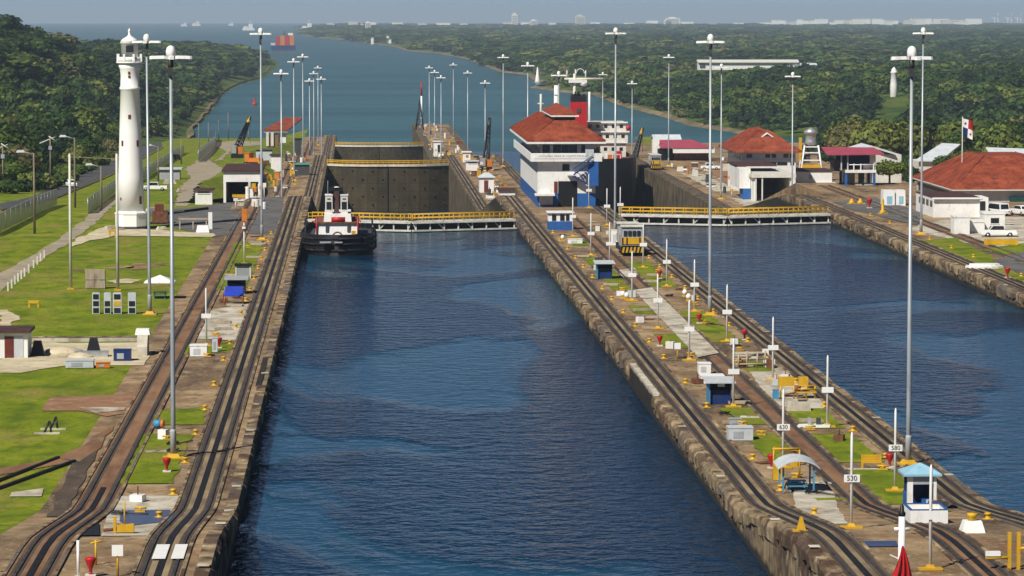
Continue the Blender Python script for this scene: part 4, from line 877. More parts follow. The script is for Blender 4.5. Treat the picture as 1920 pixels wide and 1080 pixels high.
def yellow_things():
    p = pz(1473, 900, 1.97); t = thing('hoist_frame', 'yellow hoist frame with tall panel behind the picnic shelter', 'frame', p)
    MB().box(-.9, -.25, -.1, .1, 0, 1.25).build('panel', 'yellow_paint', t); MB().tube((-.85, 0, 0), (-.85, 0, 2.3), .07, 6).build('post', 'yellow_paint', t); MB().tube((1.0, .2, .0), (1.0, .2, 2.2), .07, 6).build('post', 'yellow_paint', t)
    b = MB().tube((-.95, 0, 2.2), (1.05, .2, 2.2), .08, 6); b.tube((-.9, 0, 2.35), (1.0, .2, 2.02), .05, 4).tube((-.3, .1, 1.9), (-.85, 0, 2.2), .05, 4); b.build('crossbeam', 'yellow_paint', t); MB().box(.3, .85, .05, .12, .9, 1.4).build('notice_board', 'yellow_paint', t)
    p = pz(1635, 879, 1.97); t = thing('bench', 'yellow park bench on the grass near the right track', 'bench', p)
    for k in range(4): MB().box(-.72, .72, .38, .43, .48 + k * .13, .59 + k * .13).build('back_slat', 'yellow_paint', t)
    for k in range(3): MB().box(-.72, .72, .02 + k * .13, .13 + k * .13, .42, .46).build('seat_slat', 'yellow_paint', t)
    for x in (-.68, .68):
        MB().box(x - .05, x + .05, 0, .08, 0, .42).build('leg', 'yellow_paint', t); MB().box(x - .05, x + .05, .36, .44, 0, 1.0).build('leg', 'yellow_paint', t)
    MB().box(-2.0, 1.6, -.35, .25, -.06, .03).build('paving', 'pale_slab', t)
    # machinery by the right track
    p = pz(1496, 748, 1.97); t = thing('winch_machine', 'yellow winch machinery with boxy housings on a pale slab', 'machine', p)
    MB().box(-1.5, -.2, .9, 1.7, 1.0, 1.75).build('housing', 'yellow_paint', t); MB().box(.15, .95, .5, 1.2, .95, 1.8).build('housing', 'yellow_paint', t)
    MB().box(-.1, 1.6, .0, .9, .5, .62).build('platform', 'yellow_paint', t); MB().lathe(0, .4, [(.3, .62), (.3, 1.1)], 10).build('drum', 'rust', t)
    for x in (-1.45, -.3, .0, .75, 1.5): MB().tube((x, .3, 0), (x, .3, 1.1), .07, 5).build('leg', 'yellow_paint', t)
    for z in (.85, 1.15): MB().tube((0, -.05, z), (1.65, -.05, z), .05, 5).build('handrail', 'yellow_paint', t)
    MB().tube((-1.3, .2, .3), (1.4, .2, .9), .09, 5).build('pipe', 'rust', t)
    p = pz(1500, 770, 1.97); t = thing('concrete_block', 'pale concrete block with dark hatch beside the winch machinery', 'block', p); MB().taper(-1.1, .9, -.2, 1.0, 0, .75, .12, .12).build('block', 'pale_slab', t); MB().box(-.1, .6, .1, .8, .755, .85).build('hatch', 'dark_grey', t)
    p = pz(1455, 748, 1.97); t = thing('blue_cabinet', 'slim blue grey cabinet standing on the pale slab', 'cabinet', p); MB().box(-.25, .25, 0, .4, 0, .8).build('body', 'mid_blue', t); MB().box(-.28, .28, -.03, .43, .802, .86).build('lid', 'grey_paint', t)
    p = pz(1555, 805, 1.97) + V3((-1.0, 1.2, 0)); t = thing('white_platform', 'low white platform with small equipment on the grass', 'platform', p); MB().prism([(-1.4, 0), (1.2, -.1), (1.5, .9), (.2, 1.2), (-1.1, 1.0)], 0, .18).build('deck', 'white_paint', t); MB().box(-.5, -.25, .3, .6, .18, .75).build('column', 'grey_paint', t); MB().box(.2, .55, .4, .7, .18, .7).build('column', 'dark_grey', t)
    # small bench on the near left lawn, yellow stand by the lighthouse
    p = pz(63, 577, 1.9); t = thing('stand', 'small yellow stand alone on the left lawn', 'stand', p); MB().box(-.6, .6, 0, .45, .5, .8).build('top', 'yellow_paint', t)
    for x in (-.5, .5): MB().box(x - .1, x + .1, .05, .4, 0, .5).build('leg', 'yellow_paint', t)
    p = pz(211, 445, 1.9); t = thing('stand', 'yellow stand at the left foot of the lighthouse', 'stand', p); MB().box(-.55, .55, 0, .6, .8, 1.15).build('top', 'yellow_paint', t)
    for x in (-.42, .42): MB().box(x - .12, x + .12, .05, .5, 0, .8).build('leg', 'yellow_paint', t)
yellow_things()
def pipes():
    p = pz(1412, 690, 1.97); t = thing('pipe_frame', 'rust tinted pipe frame standing on the deck of the centre wall', 'frame', p)
    for k, x in enumerate((-1.35, -.55, .45, 1.2)): MB().tube((x, .2 * k, 0), (x, .2 * k, 1.35 + .2 * (k % 2)), .09, 6).build('upright', 'wood', t)
    for z, y in ((.35, 0), (.8, .2), (1.25, .5)): MB().tube((-1.6, y, z), (1.4, y + .4, z), .08, 6).build('pipe', 'wood', t)
    MB().box(-1.7, 1.2, .9, 1.6, 1.0, 1.35).build('trough', 'pale_slab', t)
pipes()
def boxes():
    for x0, x1, yt, yb, dep, m, nm, lb in ((1366, 1412, 800, 829, 1.5, 'pale_grey', 'utility_box', 'pale grey utility box on the grass below the blue shed'), (1368, 1390, 786, 802, .6, 'grey_paint', 'utility_box', 'small grey box behind the pale utility box'),
                                           (1310, 1333, 681, 706, 1.2, 'white_paint', 'white_cabinet', 'tall white cabinet left of the return track'), (1314, 1358, 703, 724, 1.6, 'white_paint', 'white_cabinet', 'low white cabinet touching the large blue shed'),
                                           (356, 388, 647, 671, 1.5, 'white_paint', 'white_cabinet', 'white cabinet in front of a red hose post on the left bank'), (398, 408, 634, 665, .5, 'pale_grey', 'utility_box', 'narrow grey box beside the white cabinet on the left bank'),
                                           (1065, 1092, 449, 459, .9, 'white_paint', 'white_cabinet', 'small white chest near the white and blue hut'), (1146, 1160, 432, 462, 1.2, 'white_paint', 'white_cabinet', 'white cabinet left of the yellow striped locomotive'),
                                           (123, 172, 675, 695, 1.4, 'pale_grey', 'utility_box', 'wide pale grey chest at the building site on the left lawn'), (180, 206, 681, 694, .6, 'orange_paint', 'utility_box', 'orange crate beside the pale grey chest'), (213, 245, 656, 680, 1.3, 'navy_paint', 'utility_box', 'black tank box at the building site on the left lawn'), (140, 202, 660, 672, 1.2, 'galvanised', 'utility_box', 'stack of bright metal sheets at the building site')):
        fn = fz if x0 < 300 else bz if x0 < 600 else wz
        a, b = hit(x0, yb, fn), hit(x1, yb, fn); w_ = b.x - a.x; h_ = pd(x0, yt, a.y).z - a.z; sl_ = math.sin(math.atan2(CAMZ, a.y)) * dep; h_ = max(.3, h_ - sl_ * 1.0)
        t = thing(nm, lb, 'cabinet', ((a.x + b.x) / 2, a.y, a.z + .06)); MB().box(-w_ / 2, w_ / 2, 0, dep, 0, h_).build('body', m, t); MB().box(-w_ / 2 - .04, w_ / 2 + .04, -.04, dep + .04, h_ + .002, h_ + .08).build('lid', m, t)
        if m != 'galvanised': MB().box(-w_ * .3, w_ * .1, -.03, 0, h_ * .2, h_ * .75).build('door', 'grey_paint' if m != 'white_paint' else 'pale_grey', t)
boxes()
# --- grey control cabinets and plank board on the lawn
for x0, x1, k in ((173, 187, 3), (195, 208, 2), (212, 228, 1), (240, 255, 2)):
    a, b = pz(x0, 589, 1.9), pz(x1, 589, 1.9); w_ = b.x - a.x; t = thing('control_cabinet', {173: 'leftmost grey control cabinet on the lawn with three dark panels', 195: 'grey control cabinet on the lawn, second from the left', 212: 'grey control cabinet on the lawn with a yellow notice, third from the left', 240: 'rightmost grey control cabinet on the lawn'}[x0], 'cabinet', ((a.x + b.x) / 2, a.y, 1.93), .0, 'grey control cabinets on the lawn')
    MB().box(-w_ / 2, w_ / 2, 0, .7, 0, 2.25).build('body', 'pale_grey', t); MB().box(-w_ / 2 + .05, w_ / 2 - .05, .05, .65, 2.252, 2.3).build('lid', 'pale_grey', t)
    for j in range(3):
        if k == 3 or (k == 2 and j < 2) or (k == 1 and j in (0, 2)): MB().box(-w_ * .38, w_ * .38, -.04, 0, .1 + .75 * j, .65 + .75 * j).build('panel', 'glass_dark', t)
        elif k == 1: MB().box(-w_ * .38, w_ * .38, -.04, 0, .1 + .75 * j, .65 + .75 * j).build('notice', 'yellow_paint', t)
def plank_board():
    a, b = pz(160, 542, 1.9), pz(197, 542, 1.9); w_ = b.x - a.x; t = thing('plank_hoarding', 'weathered plank box standing on the lawn behind the cabinets', 'box', ((a.x + b.x) / 2, a.y, 1.93))
    n = 9
    for k in range(n): MB().box(-w_ / 2 + w_ * k / n + .01, -w_ / 2 + w_ * (k + 1) / n - .01, random.uniform(-.02, .02), .08, .05, 2.35 + random.uniform(-.04, .04)).build('plank', 'wood', t)
    MB().box(-w_ / 2, w_ / 2, -.06, -.021, 1.1, 1.22).build('batten', 'wood', t); MB().box(-w_ / 2, w_ / 2, .081, 1.0, .05, 2.25).build('carcass', 'wood', t)
plank_board()
def site():
    # white shed at the left edge
    p = pz(26, 672, 1.9); t = thing('white_shed', 'white shed with brown flat roof and brown door at the left edge', 'shed', p); s_ = 19.7
    X = lambda x: (x - 26) / s_
    MB().box(X(-60), X(52), 0, 4, 0, 2.45).build('wall', 'white_wall', t); MB().box(X(-64), X(58), -.5, 4.4, 2.452, 2.75).build('roof', 'roof_brown', t); MB().box(X(9), X(26), -.05, 0, .05, 2.1).build('door', 'red_door', t); MB().box(X(27), X(44), -.05, 0, .05, 2.1).build('door_panel', 'pale_grey', t)
    # low retaining kerb and white block by the track
    a, b = pz(60, 641, 1.9), pz(262, 641, 1.9); t = thing('low_wall', 'low grey concrete wall along the building site', 'wall', a); MB().box(0, b.x - a.x, 0, .35, 0, .45).build('wall', 'pale_slab', t); MB().box(0, b.x - a.x, -.05, .4, .452, .52).build('coping', 'lock_cap', t)
    p = pz(266, 668, 1.9); t = thing('site_hopper', 'white topped concrete hopper beside the return track', 'hopper', p); MB().xprism([(0, 0), (3.2, 0), (3.2, 1.9), (1.4, 1.9), (0, .9)], -.5, .5).build('body', 'pale_slab', t); MB().taper(-.75, .7, 1.5, 3.0, 1.902, 2.45, .1, .1).build('top', 'white_paint', t)
    for x, y, r, h in ((40, 652, 1.3, .55), (100, 652, 2.2, .7), (130, 660, 1.5, .5)):
        q = pz(x + 20, y + 10, 1.9); t = MB(); rr = random.Random(x); t.lathe(0, 0, [(r, 0), (r * .8, h * .4), (r * .35, h * .85), (0, h)], 11)
        t.v = [(a_ * rr.uniform(.85, 1.15), b_ * rr.uniform(.85, 1.15), c_) for a_, b_, c_ in t.v]; o = t.build('sand_heap', 'sand'); o.location = q; tag(o, {40: 'sand heap right behind the white shed', 100: 'wide sand heap in the middle of the building site', 130: 'small sand heap by the metal sheets'}[x], 'heap')
    for x, y, lb in ((103, 655, 'dark folded tarp by the shed'), (163, 650, 'dark upright tarp roll at the building site')):
        q = pz(x - 45 if x == 103 else x, y + 14, 1.9); o = MB().taper(-.7, .7, 0, .8, 0, 1.5, .35, .2).build('tarp', 'black_paint'); o.location = q + V3((.6, .2, 0)); tag(o, lb, 'tarp')
    # fence of stakes along the path
    for x, y in ((15, 546), (22, 541), (28, 535), (34, 530), (40, 524), (46, 519), (54, 512), (63, 504), (70, 497), (76, 491), (83, 484)):
        q = hit(x, y, fz); o = MB().box(-.09, .09, -.09, .09, 0, .95).taper(-.09, .09, -.09, .09, .95, 1.05, .04, .04).build('stake', 'cream_wall'); o.location = q; tag(o, 'pale stake in the row along the dirt path', 'stake', 'stakes along the dirt path')
    for x, y in ((88, 808), (100, 800)):
        q = pz(x, y + 6, 1.9); t = thing('road_barrier', 'black barrier leg standing on the near lawn, %s of a pair' % ('left' if x < 95 else 'right'), 'barrier', q); MB().tube((-.25, 0, 0), (.2, .3, 1.0), .09, 5).tube((.35, 0, 0), (.2, .3, 1.0), .09, 5).build('legs', 'black_paint', t); MB().box(-1.0, 1.0, -.12, .2, 0, .14).build('sill', 'pale_slab', t)
    q = pz(299, 803, 1.95); t = thing('drum', 'blue drum with orange end lying on the left bank', 'drum', q); MB().tube((-.4, .1, .35), (.15, 0, .35), .33, 12).build('barrel', 'mid_blue', t); MB().tube((.151, 0, .35), (.35, -.04, .35), .34, 12).build('end', 'orange_paint', t)
site()
# --- signal and small posts on the left bank
def smallposts():
    q = hit(458, 495, bz); t = thing('signal_post', 'white signal post with orange head beside the left return track', 'signal', q); MB().cyl(0, 0, 0, 5.6, .09, .07, 8).build('post', 'white_paint', t); MB().box(-.4, .4, -.25, .25, 0, .15).build('base', 'yellow_paint', t)
    MB().box(-.28, .42, -.2, .2, 5.6, 7.2).build('head', 'orange_paint', t); MB().box(-.1, .55, -.3, .2, 4.4, 5.0).build('lamp_box', 'dark_grey', t); MB().box(-.25, .2, -.42, -.301, 4.6, 4.9).build('number_plate', 'white_paint', t)
    for x, y, lb, m in ((221, 1086, 'white square sign on a yellow post at the bottom left', 'yellow_paint'), (1270, 680, 'white square sign on a yellow post beside the pale walkway', 'yellow_paint'), (1435, 690, 'white square sign above the pipe frames', 'wood')):
        q = hit(x, y, bz if x < 600 else wz); t = thing('sign', lb, 'sign', q); MB().cyl(0, 0, 0, 1.5, .06, .06, 6).build('post', m, t); MB().box(-.3, .3, -.12, -.061, 1.15, 1.75).build('board', 'white_paint', t)
    q = hit(147, 1092, bz); t = thing('flag_pole', 'plain white pole at the bottom left edge', 'pole', q); MB().cyl(0, 0, 0, 2.0, .09, .08, 8).build('post', 'white_paint', t); MB().box(-.2, .2, -.2, .2, 0, .06).build('base', 'white_paint', t)
    q = hit(235, 1003, bz); t = thing('pump', 'yellow pump with lever beside the puddle', 'pump', q); MB().box(-.5, .5, 0, .5, .1, .55).build('body', 'yellow_paint', t); MB().cyl(-.05, .2, .55, 1.9, .05, .05, 6).build('lever', 'yellow_paint', t); MB().tube((-.45, .2, .3), (-1.3, .2, .2), .1, 6).build('pipe', 'rust', t); MB().box(-.7, -.55, 0, .4, 0, 1.0).build('plate', 'yellow_paint', t)
    q = hit(180, 1068, bz); t = thing('post', 'yellow rail post at the bottom left', 'post', q); MB().cyl(0, 0, 0, 1.4, .06, .06, 6).build('stem', 'yellow_paint', t); MB().tube((-.3, 0, 1.2), (.35, 0, 1.35), .06, 5).build('arm', 'yellow_paint', t)
    for x, y, lb in ((1502, 1000, 'small yellow cleat post on the slab beside board 530'),):
        q = hit(x, y, wz); t = thing('post', lb, 'post', q); MB().taper(-.3, .3, -.2, .2, 0, .9, .24, .1).build('stem', 'yellow_paint', t); MB().box(-.5, .5, -.25, .25, 0, .12).build('base', 'yellow_paint', t)
    q = hit(1892, 1074, wz); t = thing('gate_post', 'yellow gate posts with horizontal arms at the bottom right edge', 'gate', q)
    for x in (-.0, .5): MB().box(x - .09, x + .09, -.09, .09, 0, 2.1).build('post', 'yellow_paint', t)
    MB().tube((-1.3, 0, .7), (0, 0, .7), .1, 6).tube((.5, 0, 1.2), (1.6, 0, 1.2), .1, 6).build('arm', 'yellow_paint', t); MB().box(-1.3, -.5, -.15, .15, .8, 1.05).build('counterweight', 'white_paint', t)
    q = hit(1826, 1004, wz); t = thing('fairlead', 'yellow roller fairlead on a whitewashed block', 'fairlead', q); MB().taper(-.7, .7, 0, 1.2, 0, .7, .2, .2).build('block', 'white_wall', t); MB().lathe(0, .6, [(.28, .7), (.22, .9), (.34, 1.0), (.3, 1.12), (0, 1.15)], 10).build('roller', 'yellow_paint', t)
    for x, y in ((1168, 560), (1175, 565), (1284, 558), (1291, 566), (1055, 452)):
        q = hit(x, y, wz); t = thing('lamp_globe', 'white globe lamp on a yellow footing on the centre wall', 'lamp', q, 0, 'white globe lamps on the centre wall'); MB().box(-.3, .3, -.25, .25, 0, .25).build('footing', 'yellow_paint', t); MB().lathe(0, 0, [(.1, .25), (.28, .4), (.3, .62), (.18, .85), (0, .92)], 10).build('globe', 'white_paint', t)
smallposts()
# --- tugboat
def hullpts(L_, B, n=14, bow=.55):
    pts = []
    for k in range(n + 1):
        u = k / n; y = -L_ / 2 + L_ * u
        w_ = B / 2 * min(1, (1 - (1 - min(1, u / .34)) ** 2.4) ** .5 if u < .34 else (1 - max(0, (u - .72) / .28) ** 2.4 * .45))
        pts.append((w_, y))
    return pts
def tug():
    c = pz(632, 470, 0); L_ = 27; y0 = pz(632, 481, 0).y + L_ / 2
    t = thing('tugboat', 'black hulled tugboat with twin white wheelhouse towers beside the left wall', 'tugboat', (-2.62, y0, 0)); B = 10.6
    P = hullpts(L_, B); b = MB(); rows = [(-1.2, .82, 0), (0, .94, 0), (.9, 1.0, 0), (1.9, 1.0, -.0), (2.7, 1.0, -.15), (3.0, .985, -.2)]
    ring = [(w_, y) for w_, y in P] + [(-w_, y) for w_, y in P[::-1]]; n = len(ring)
    for z, s, dyy in rows:
        for (x, y) in ring:
            bow = max(0, (-y - L_ * .2) / (L_ * .3)); b.v.append((x * s, y * (.96 + .04 * s) - bow * z * .15, z + (bow ** 2) * .12 * (z > 1.2)))
    for i in range(len(rows) - 1):
        for k in range(n): b.f.append([i * n + k, i * n + (k + 1) % n, (i + 1) * n + (k + 1) % n, (i + 1) * n + k]); b.sm.append(True)
    hull = b.build('hull', 'black_paint', t); MB().poly([(x * .97, y * .98, 2.4) for x, y in ring]).build('deck', 'dark_grey', t)
    for z in (.8, 1.6, 2.4):           # fender belts
        b = MB(); pts = [(x * 1.02, y * 1.0 - max(0, (-y - L_ * .2) / (L_ * .3)) * z * .15, z + max(0, (-y - L_ * .2) / (L_ * .3)) ** 2 * .12 * (z > 1.2)) for x, y in ring]
        for k in range(n): b.tube(pts[k], pts[(k + 1) % n], .15, 6)
        b.build('fender', 'rubber', hull)
    for x0_, x1_ in ((-2.6, -1.0), (-.5, .6)): MB().box(x0_, x1_, -L_ / 2 - .55, -L_ / 2 + .4, 1.95, 2.12).build('name_strip', 'grey_paint', hull)
    h = MB().taper(-3.3, 2.9, -L_ / 2 + 4.5, 6, 2.42, 4.45, .12, .2).build('deckhouse', 'white_paint', t)
    for x in (-1.6, 1.5): MB().box(x - .22, x + .22, -L_ / 2 + 4.44, -L_ / 2 + 4.6, 3.2, 4.2).build('porthole_door', 'dark_grey', h)
    MB().box(-3.4, 3.0, -L_ / 2 + 4.3, 6.3, 4.452, 4.57).build('boat_deck', 'rust', t); u = MB().taper(-2.1, 1.9, -L_ / 2 + 6.2, 4, 4.572, 5.7, .1, .1).build('upper_house', 'white_paint', t)
    y1 = -L_ / 2 + 7.0
    for s, x in ((-1, -1.35), (1, .85)):
        w = MB().box(x - .52, x + .52, y1, y1 + 2.6, 5.702, 8.3).build('wheelhouse', 'cream_wall', t)
        MB().box(x - .36, x + .36, y1 - .05, y1, 6.3, 7.4).build('window', 'glass_dark', w); MB().box(x - .25, x + .25, y1 - .06, y1, 7.75, 7.9).build('vent', 'dark_grey', w); MB().box(x - .58, x + .58, y1 - .1, y1 + 2.7, 8.302, 8.42).build('roof', 'white_paint', w)
    MB().box(-.62, .1, y1 + .4, y1 + 2.4, 5.702, 8.9).build('funnel_casing', 'roof_brown', t); MB().box(-1.3, .7, y1 + .8, y1 + 2.2, 8.902, 9.4).build('top_deck', 'black_paint', t); MB().cyl(-1.5, y1 + 1.2, 8.1, 10.4, .05, .03, 6).build('aerial', 'grey_paint', t)
    MB().lathe(-.2, y1 + 1, [(.4, 9.4), (.4, 9.52), (0, 9.56)], 10).build('radar', 'white_paint', t)
    MB().tube((-1.0, -L_ / 2 + 5.2, 4.95), (1.0, -L_ / 2 + 5.2, 4.95), .36, 12).build('winch', 'red_paint', t)
    for x in (-3.1, 2.8):
        MB().tube((x, -L_ / 2 + 4.4, 2.4), (x, -L_ / 2 + 4.4, 5.4), .12, 6).tube((x, -L_ / 2 + 4.4, 4.9), (x + (-.7 if x < 0 else .5), -L_ / 2 + 4.4, 4.7), .09, 5).build('davit', 'red_paint', t)
    m = 12; b = MB()
    for j in range(m): a0, a1 = math.pi * j / m, math.pi * (j + 1) / m; b.tube((-.1 + .75 * math.cos(a0), -L_ / 2 + 2.6, 2.4 + .9 * math.sin(a0)), (-.1 + .75 * math.cos(a1), -L_ / 2 + 2.6, 2.4 + .9 * math.sin(a1)), .12, 6)
    b.build('towing_bow', 'rust', t); MB().box(1.9, 2.5, -L_ / 2 + 3.6, -L_ / 2 + 4.2, 2.3, 3.4).build('locker', 'yellow_paint', t)
    for s in (-1, 1):                  # bulwarks rising aft, hung with fenders
        MB().xprism([(-L_ / 2 + 4, 2.0), (L_ / 2 - 3, 2.0), (L_ / 2 - 3, 4.0), (-L_ / 2 + 11, 3.6), (-L_ / 2 + 6, 2.5)], s * 4.95 - .12, s * 4.95 + .12).build('bulwark', 'black_paint', t)
    for s in (-1, 1): MB().tube((s * 5.0, -4, 3.6), (s * 5.0, 8, 3.6), .06, 5).build('railing', 'grey_paint', t)
tug()
# --- tow locomotives
def loco_proto():
    t = thing('tow_locomotive', 'tow locomotive', 'locomotive'); w_ = 1.5
    MB().box(-w_, w_, -4.6, 4.6, .45, 1.0).build('frame', 'black_paint', t)
    for s in (-1, 1):
        y = s * 4.75
        bb = MB().box(-w_, w_, y - .15, y + .15, .35, 1.15).build('bumper', 'black_paint', t)
        for k in range(6): x = -w_ + .1 + k * .5; MB().add([(x, y - s * -.155 if False else y + s * .157, .38), (x + .25, y + s * .157, .38), (x + .4, y + s * .157, 1.12), (x + .15, y + s * .157, 1.12)], [(0, 1, 2, 3)]).build('stripe', 'yellow_paint', bb)
        c = MB().taper(-w_ + .1, w_ - .1, s * 3.4 - 1.15, s * 3.4 + 1.15, 1.3, 3.8, .1, .14).build('cab', 'grey_paint', t)
        for k in range(4): x = -1.15 + k * .6; MB().box(x, x + .46, s * 4.52 - .08, s * 4.52 + .08, 2.6, 3.3).build('window', 'glass_dark', c)
        MB().box(-w_ + .02, w_ - .02, s * 3.4 - 1.25, s * 3.4 + 1.25, 3.802, 3.98).build('roof', 'cream_wall', c)
        p_ = MB().box(-w_ + .05, w_ - .05, s * 4.6 - .06, s * 4.6 + .06, 1.5, 2.4).build('front_panel', 'yellow_paint', t)
        for k in (0, 1, 4): x = -w_ + .12 + k * .58; MB().box(x, x + .2, s * 4.67 - .01, s * 4.67 + .01, 1.52, 2.38).build('stripe', 'black_paint', p_)
        for x in (-1.0, 1.0): MB().tube((x - .12, s * 3.2, .42), (x + .12, s * 3.2, .42), .38, 12).build('wheel', 'steel_rail', t)
    MB().box(-w_ + .2, w_ - .2, -2.2, 2.2, 1.0, 2.5).build('winch_house', 'grey_paint', t); MB().tube((-.9, 0, 2.4), (.9, 0, 2.4), .55, 12).build('winch', 'dark_grey', t)
    return Proto(t)
LOC = loco_proto()
p = pz(1184, 481, 1.9); LOC.put((p.x + .1, p.y + 4.7, 2.06), 0, 'silver tow locomotive with yellow and black striped end on the centre wall', 'tow locomotives')
p = pz(1230, 319, -7.6); LOC.put((79.6, p.y + 4, -7.45), 0, 'silver tow locomotive with yellow bumper on the lower right wall', 'tow locomotives')
LOC.put((-17.6, 618, bz(618) + .2), 0, 'tow locomotive parked inside the white shed on the left bank', 'tow locomotives')
# --- control house on the centre wall
def caps(parent, x0, x1, y0, y1, z0, z1, inx, iny, m='roof_brown'):
    b_ = [(x0, y0), (x1, y0), (x1, y1), (x0, y1)]; t_ = [(x0 + inx, y0 + iny), (x1 - inx, y0 + iny), (x1 - inx, y1 - iny), (x0 + inx, y1 - iny)]
    for p_, q_ in zip(b_, t_): MB().tube((p_[0], p_[1], z0), (q_[0], q_[1], z1), .13, 5).build('ridge_cap', 'roof_red', parent, world=True)
    n = int((x1 - x0) / .62)
    for k in range(1, n):              # standing seams on the front slope
        x = x0 + (x1 - x0) * k / n; u = min(1, (x - x0) / inx, (x1 - x) / inx); MB().tube((x, y0 + .02, z0 + .02), (x, y0 + iny * u, z0 + (z1 - z0) * u + .02), .045, 4).build('seam', 'roof_red', parent, world=True)
    n = int((y1 - y0) / 1.3)
    for k in range(1, n):              # and on the left slope
        y = y0 + (y1 - y0) * k / n; u = min(1, (y - y0) / iny, (y1 - y) / iny); MB().tube((x0 + .02, y, z0 + .02), (x0 + inx * u, y, z0 + (z1 - z0) * u + .02), .06, 4).build('seam', 'roof_red', parent, world=True)
def control_house():
    x0, x1, y0, y1, zb = 30.4, 40.2, 572.6, 632.0, -9.0; G = 1.9
    t = thing('control_house', 'white control house with blue base and red tiled roof on the centre wall', 'building', ((x0 + x1) / 2, y0, G))
    B_ = lambda nm, m, *a, par=None: MB().box(*a).build(nm, m, par or t, world=True)
    base = B_('base_wall', 'blue_paint', x0, x1, y0, y1, zb, G + 2.3); wall = B_('wall', 'white_wall', x0 + .02, x1 - .02, y0 + .02, y1 - .02, G + 2.302, G + 7.9)
    B_('gallery', 'white_wall', x0 - 1.2, x1 + 1.0, y0 - 1.3, y1 + 1.3, G + 7.7, G + 8.0)
    for a in ((x0 - 1.2, x1 + 1.0, y0 - 1.3, y0 - 1.15), (x0 - 1.2, x0 - 1.05, y0 - 1.149, y1 + 1.3), (x1 + .85, x1 + 1.0, y0 - 1.149, y1 + 1.3)): B_('parapet', 'white_wall', *a, G + 8.001, G + 9.1)
    up = B_('upper_wall', 'pale_grey', x0 + .6, x1 - .5, y0 + .5, y1 - .5, G + 7.901, G + 10.7)
    for a, b in ((31.3, 32.5), (33.1, 34.4), (34.5, 35.7), (35.8, 37.1), (37.8, 39.1)): B_('window', 'glass_dark', a, b, y0 + .42, y0 + .5, G + 9.0, G + 10.45, par=up)
    for k in range(9): B_('window', 'glass_dark', x0 + .52, x0 + .6, y0 + 3 + k * 6, y0 + 7.4 + k * 6, G + 9.0, G + 10.4, par=up)
    B_('window', 'glass_dark', 34.6, 35.8, y0 - .06, y0 + .02, G + 6.1, G + 7.2, par=wall)
    dr = B_('doorway', 'black_paint', 33.9, 37.1, y0 - .05, y0 - .002, G + .05, G + 4.35); B_('door_leaf', 'red_door', 33.2, 33.75, y0 - .1, y0 - .055, G + 2.4, G + 4.3, par=dr)
    B_('porch_roof', 'white_wall', x0 - .5, 33.2, y0 - 2.4, y0, G + 2.0, G + 2.35); B_('porch_wall', 'pale_grey', x0 + .3, 33.0, y0 - .08, y0 - .002, G + .4, G + 1.95)
    # banner on the parapet
    bn = B_('banner', 'white_paint', x0 - .6, x1 - 1.4, y0 - 1.36, y0 - 1.302, G + 8.2, G + 9.05); text(bn, 'UN CANAL PARA EL NUEVO MILENIO', (34.7 - t.location.x, y0 - 1.38 - t.location.y, G + 8.62 - t.location.z), .5, 'grey_paint')
    # blue stair on the right side of the front
    st = B_('stair_wall', 'blue_paint', 38.9, 40.6, y0 - 1.2, y0 - .01, G + 3.6, G + 7.68); B_('stair_box', 'pale_grey', 38.4, 39.8, y0 - 1.38, y0 - .02, G + 7.9, G + 10.6)
    for (xa, za, xb, zb_) in ((39.6, G + 7.8, 36.4, G + 5.6), (36.2, G + 5.4, 38.9, G + 3.9)):
        n = 8
        for k in range(n):
            u = k / n; x = xa + (xb - xa) * u; z = za + (zb_ - za) * u; MB().box(x - .22, x + .22, y0 - 1.5, y0 - .6, z - .06, z).build('step', 'blue_paint', st, world=True)
        MB().tube((xa, y0 - 1.55, za + .9), (xb, y0 - 1.55, zb_ + .9), .07, 5).tube((xa, y0 - 1.55, za - .1), (xb, y0 - 1.55, zb_ - .1), .14, 4).build('stringer', 'navy_paint', st, world=True)
    MB().box(35.4, 36.8, y0 - 1.6, y0 - .1, G + 5.3, G + 5.45).build('landing', 'pale_grey', st, world=True)
    # roof
    e = G + 10.9
    fa = MB().box(x0 - 1.9, x1 + 1.6, y0 - 2.1, y1 + 2, e - .2, e + .12).build('fascia', 'white_wall', t, world=True)
    rf = MB().hip(x0 - 1.8, x1 + 1.5, y0 - 2.0, y1 + 1.9, e + .35, e + 3.5, 4.75, 7.2, .22).build('roof', 'roof_red', t, world=True)
    caps(rf, x0 - 1.8, x1 + 1.5, y0 - 2.0, y1 + 1.9, e + .35, e + 3.5, 4.75, 7.2)
    cu = MB().box(33.6, 37.1, 578.3, 606, e + 3.3, e + 4.1).build('cupola', 'dark_grey', t, world=True)
    MB().box(33.0, 37.7, 577.5, 607, e + 4.102, e + 4.35).build('cupola_fascia', 'white_wall', cu, world=True); MB().hip(33.0, 37.7, 577.5, 607, e + 4.45, e + 5.8, 2.3, 3.5, .09).build('cupola_roof', 'roof_red', cu, world=True)
control_house()
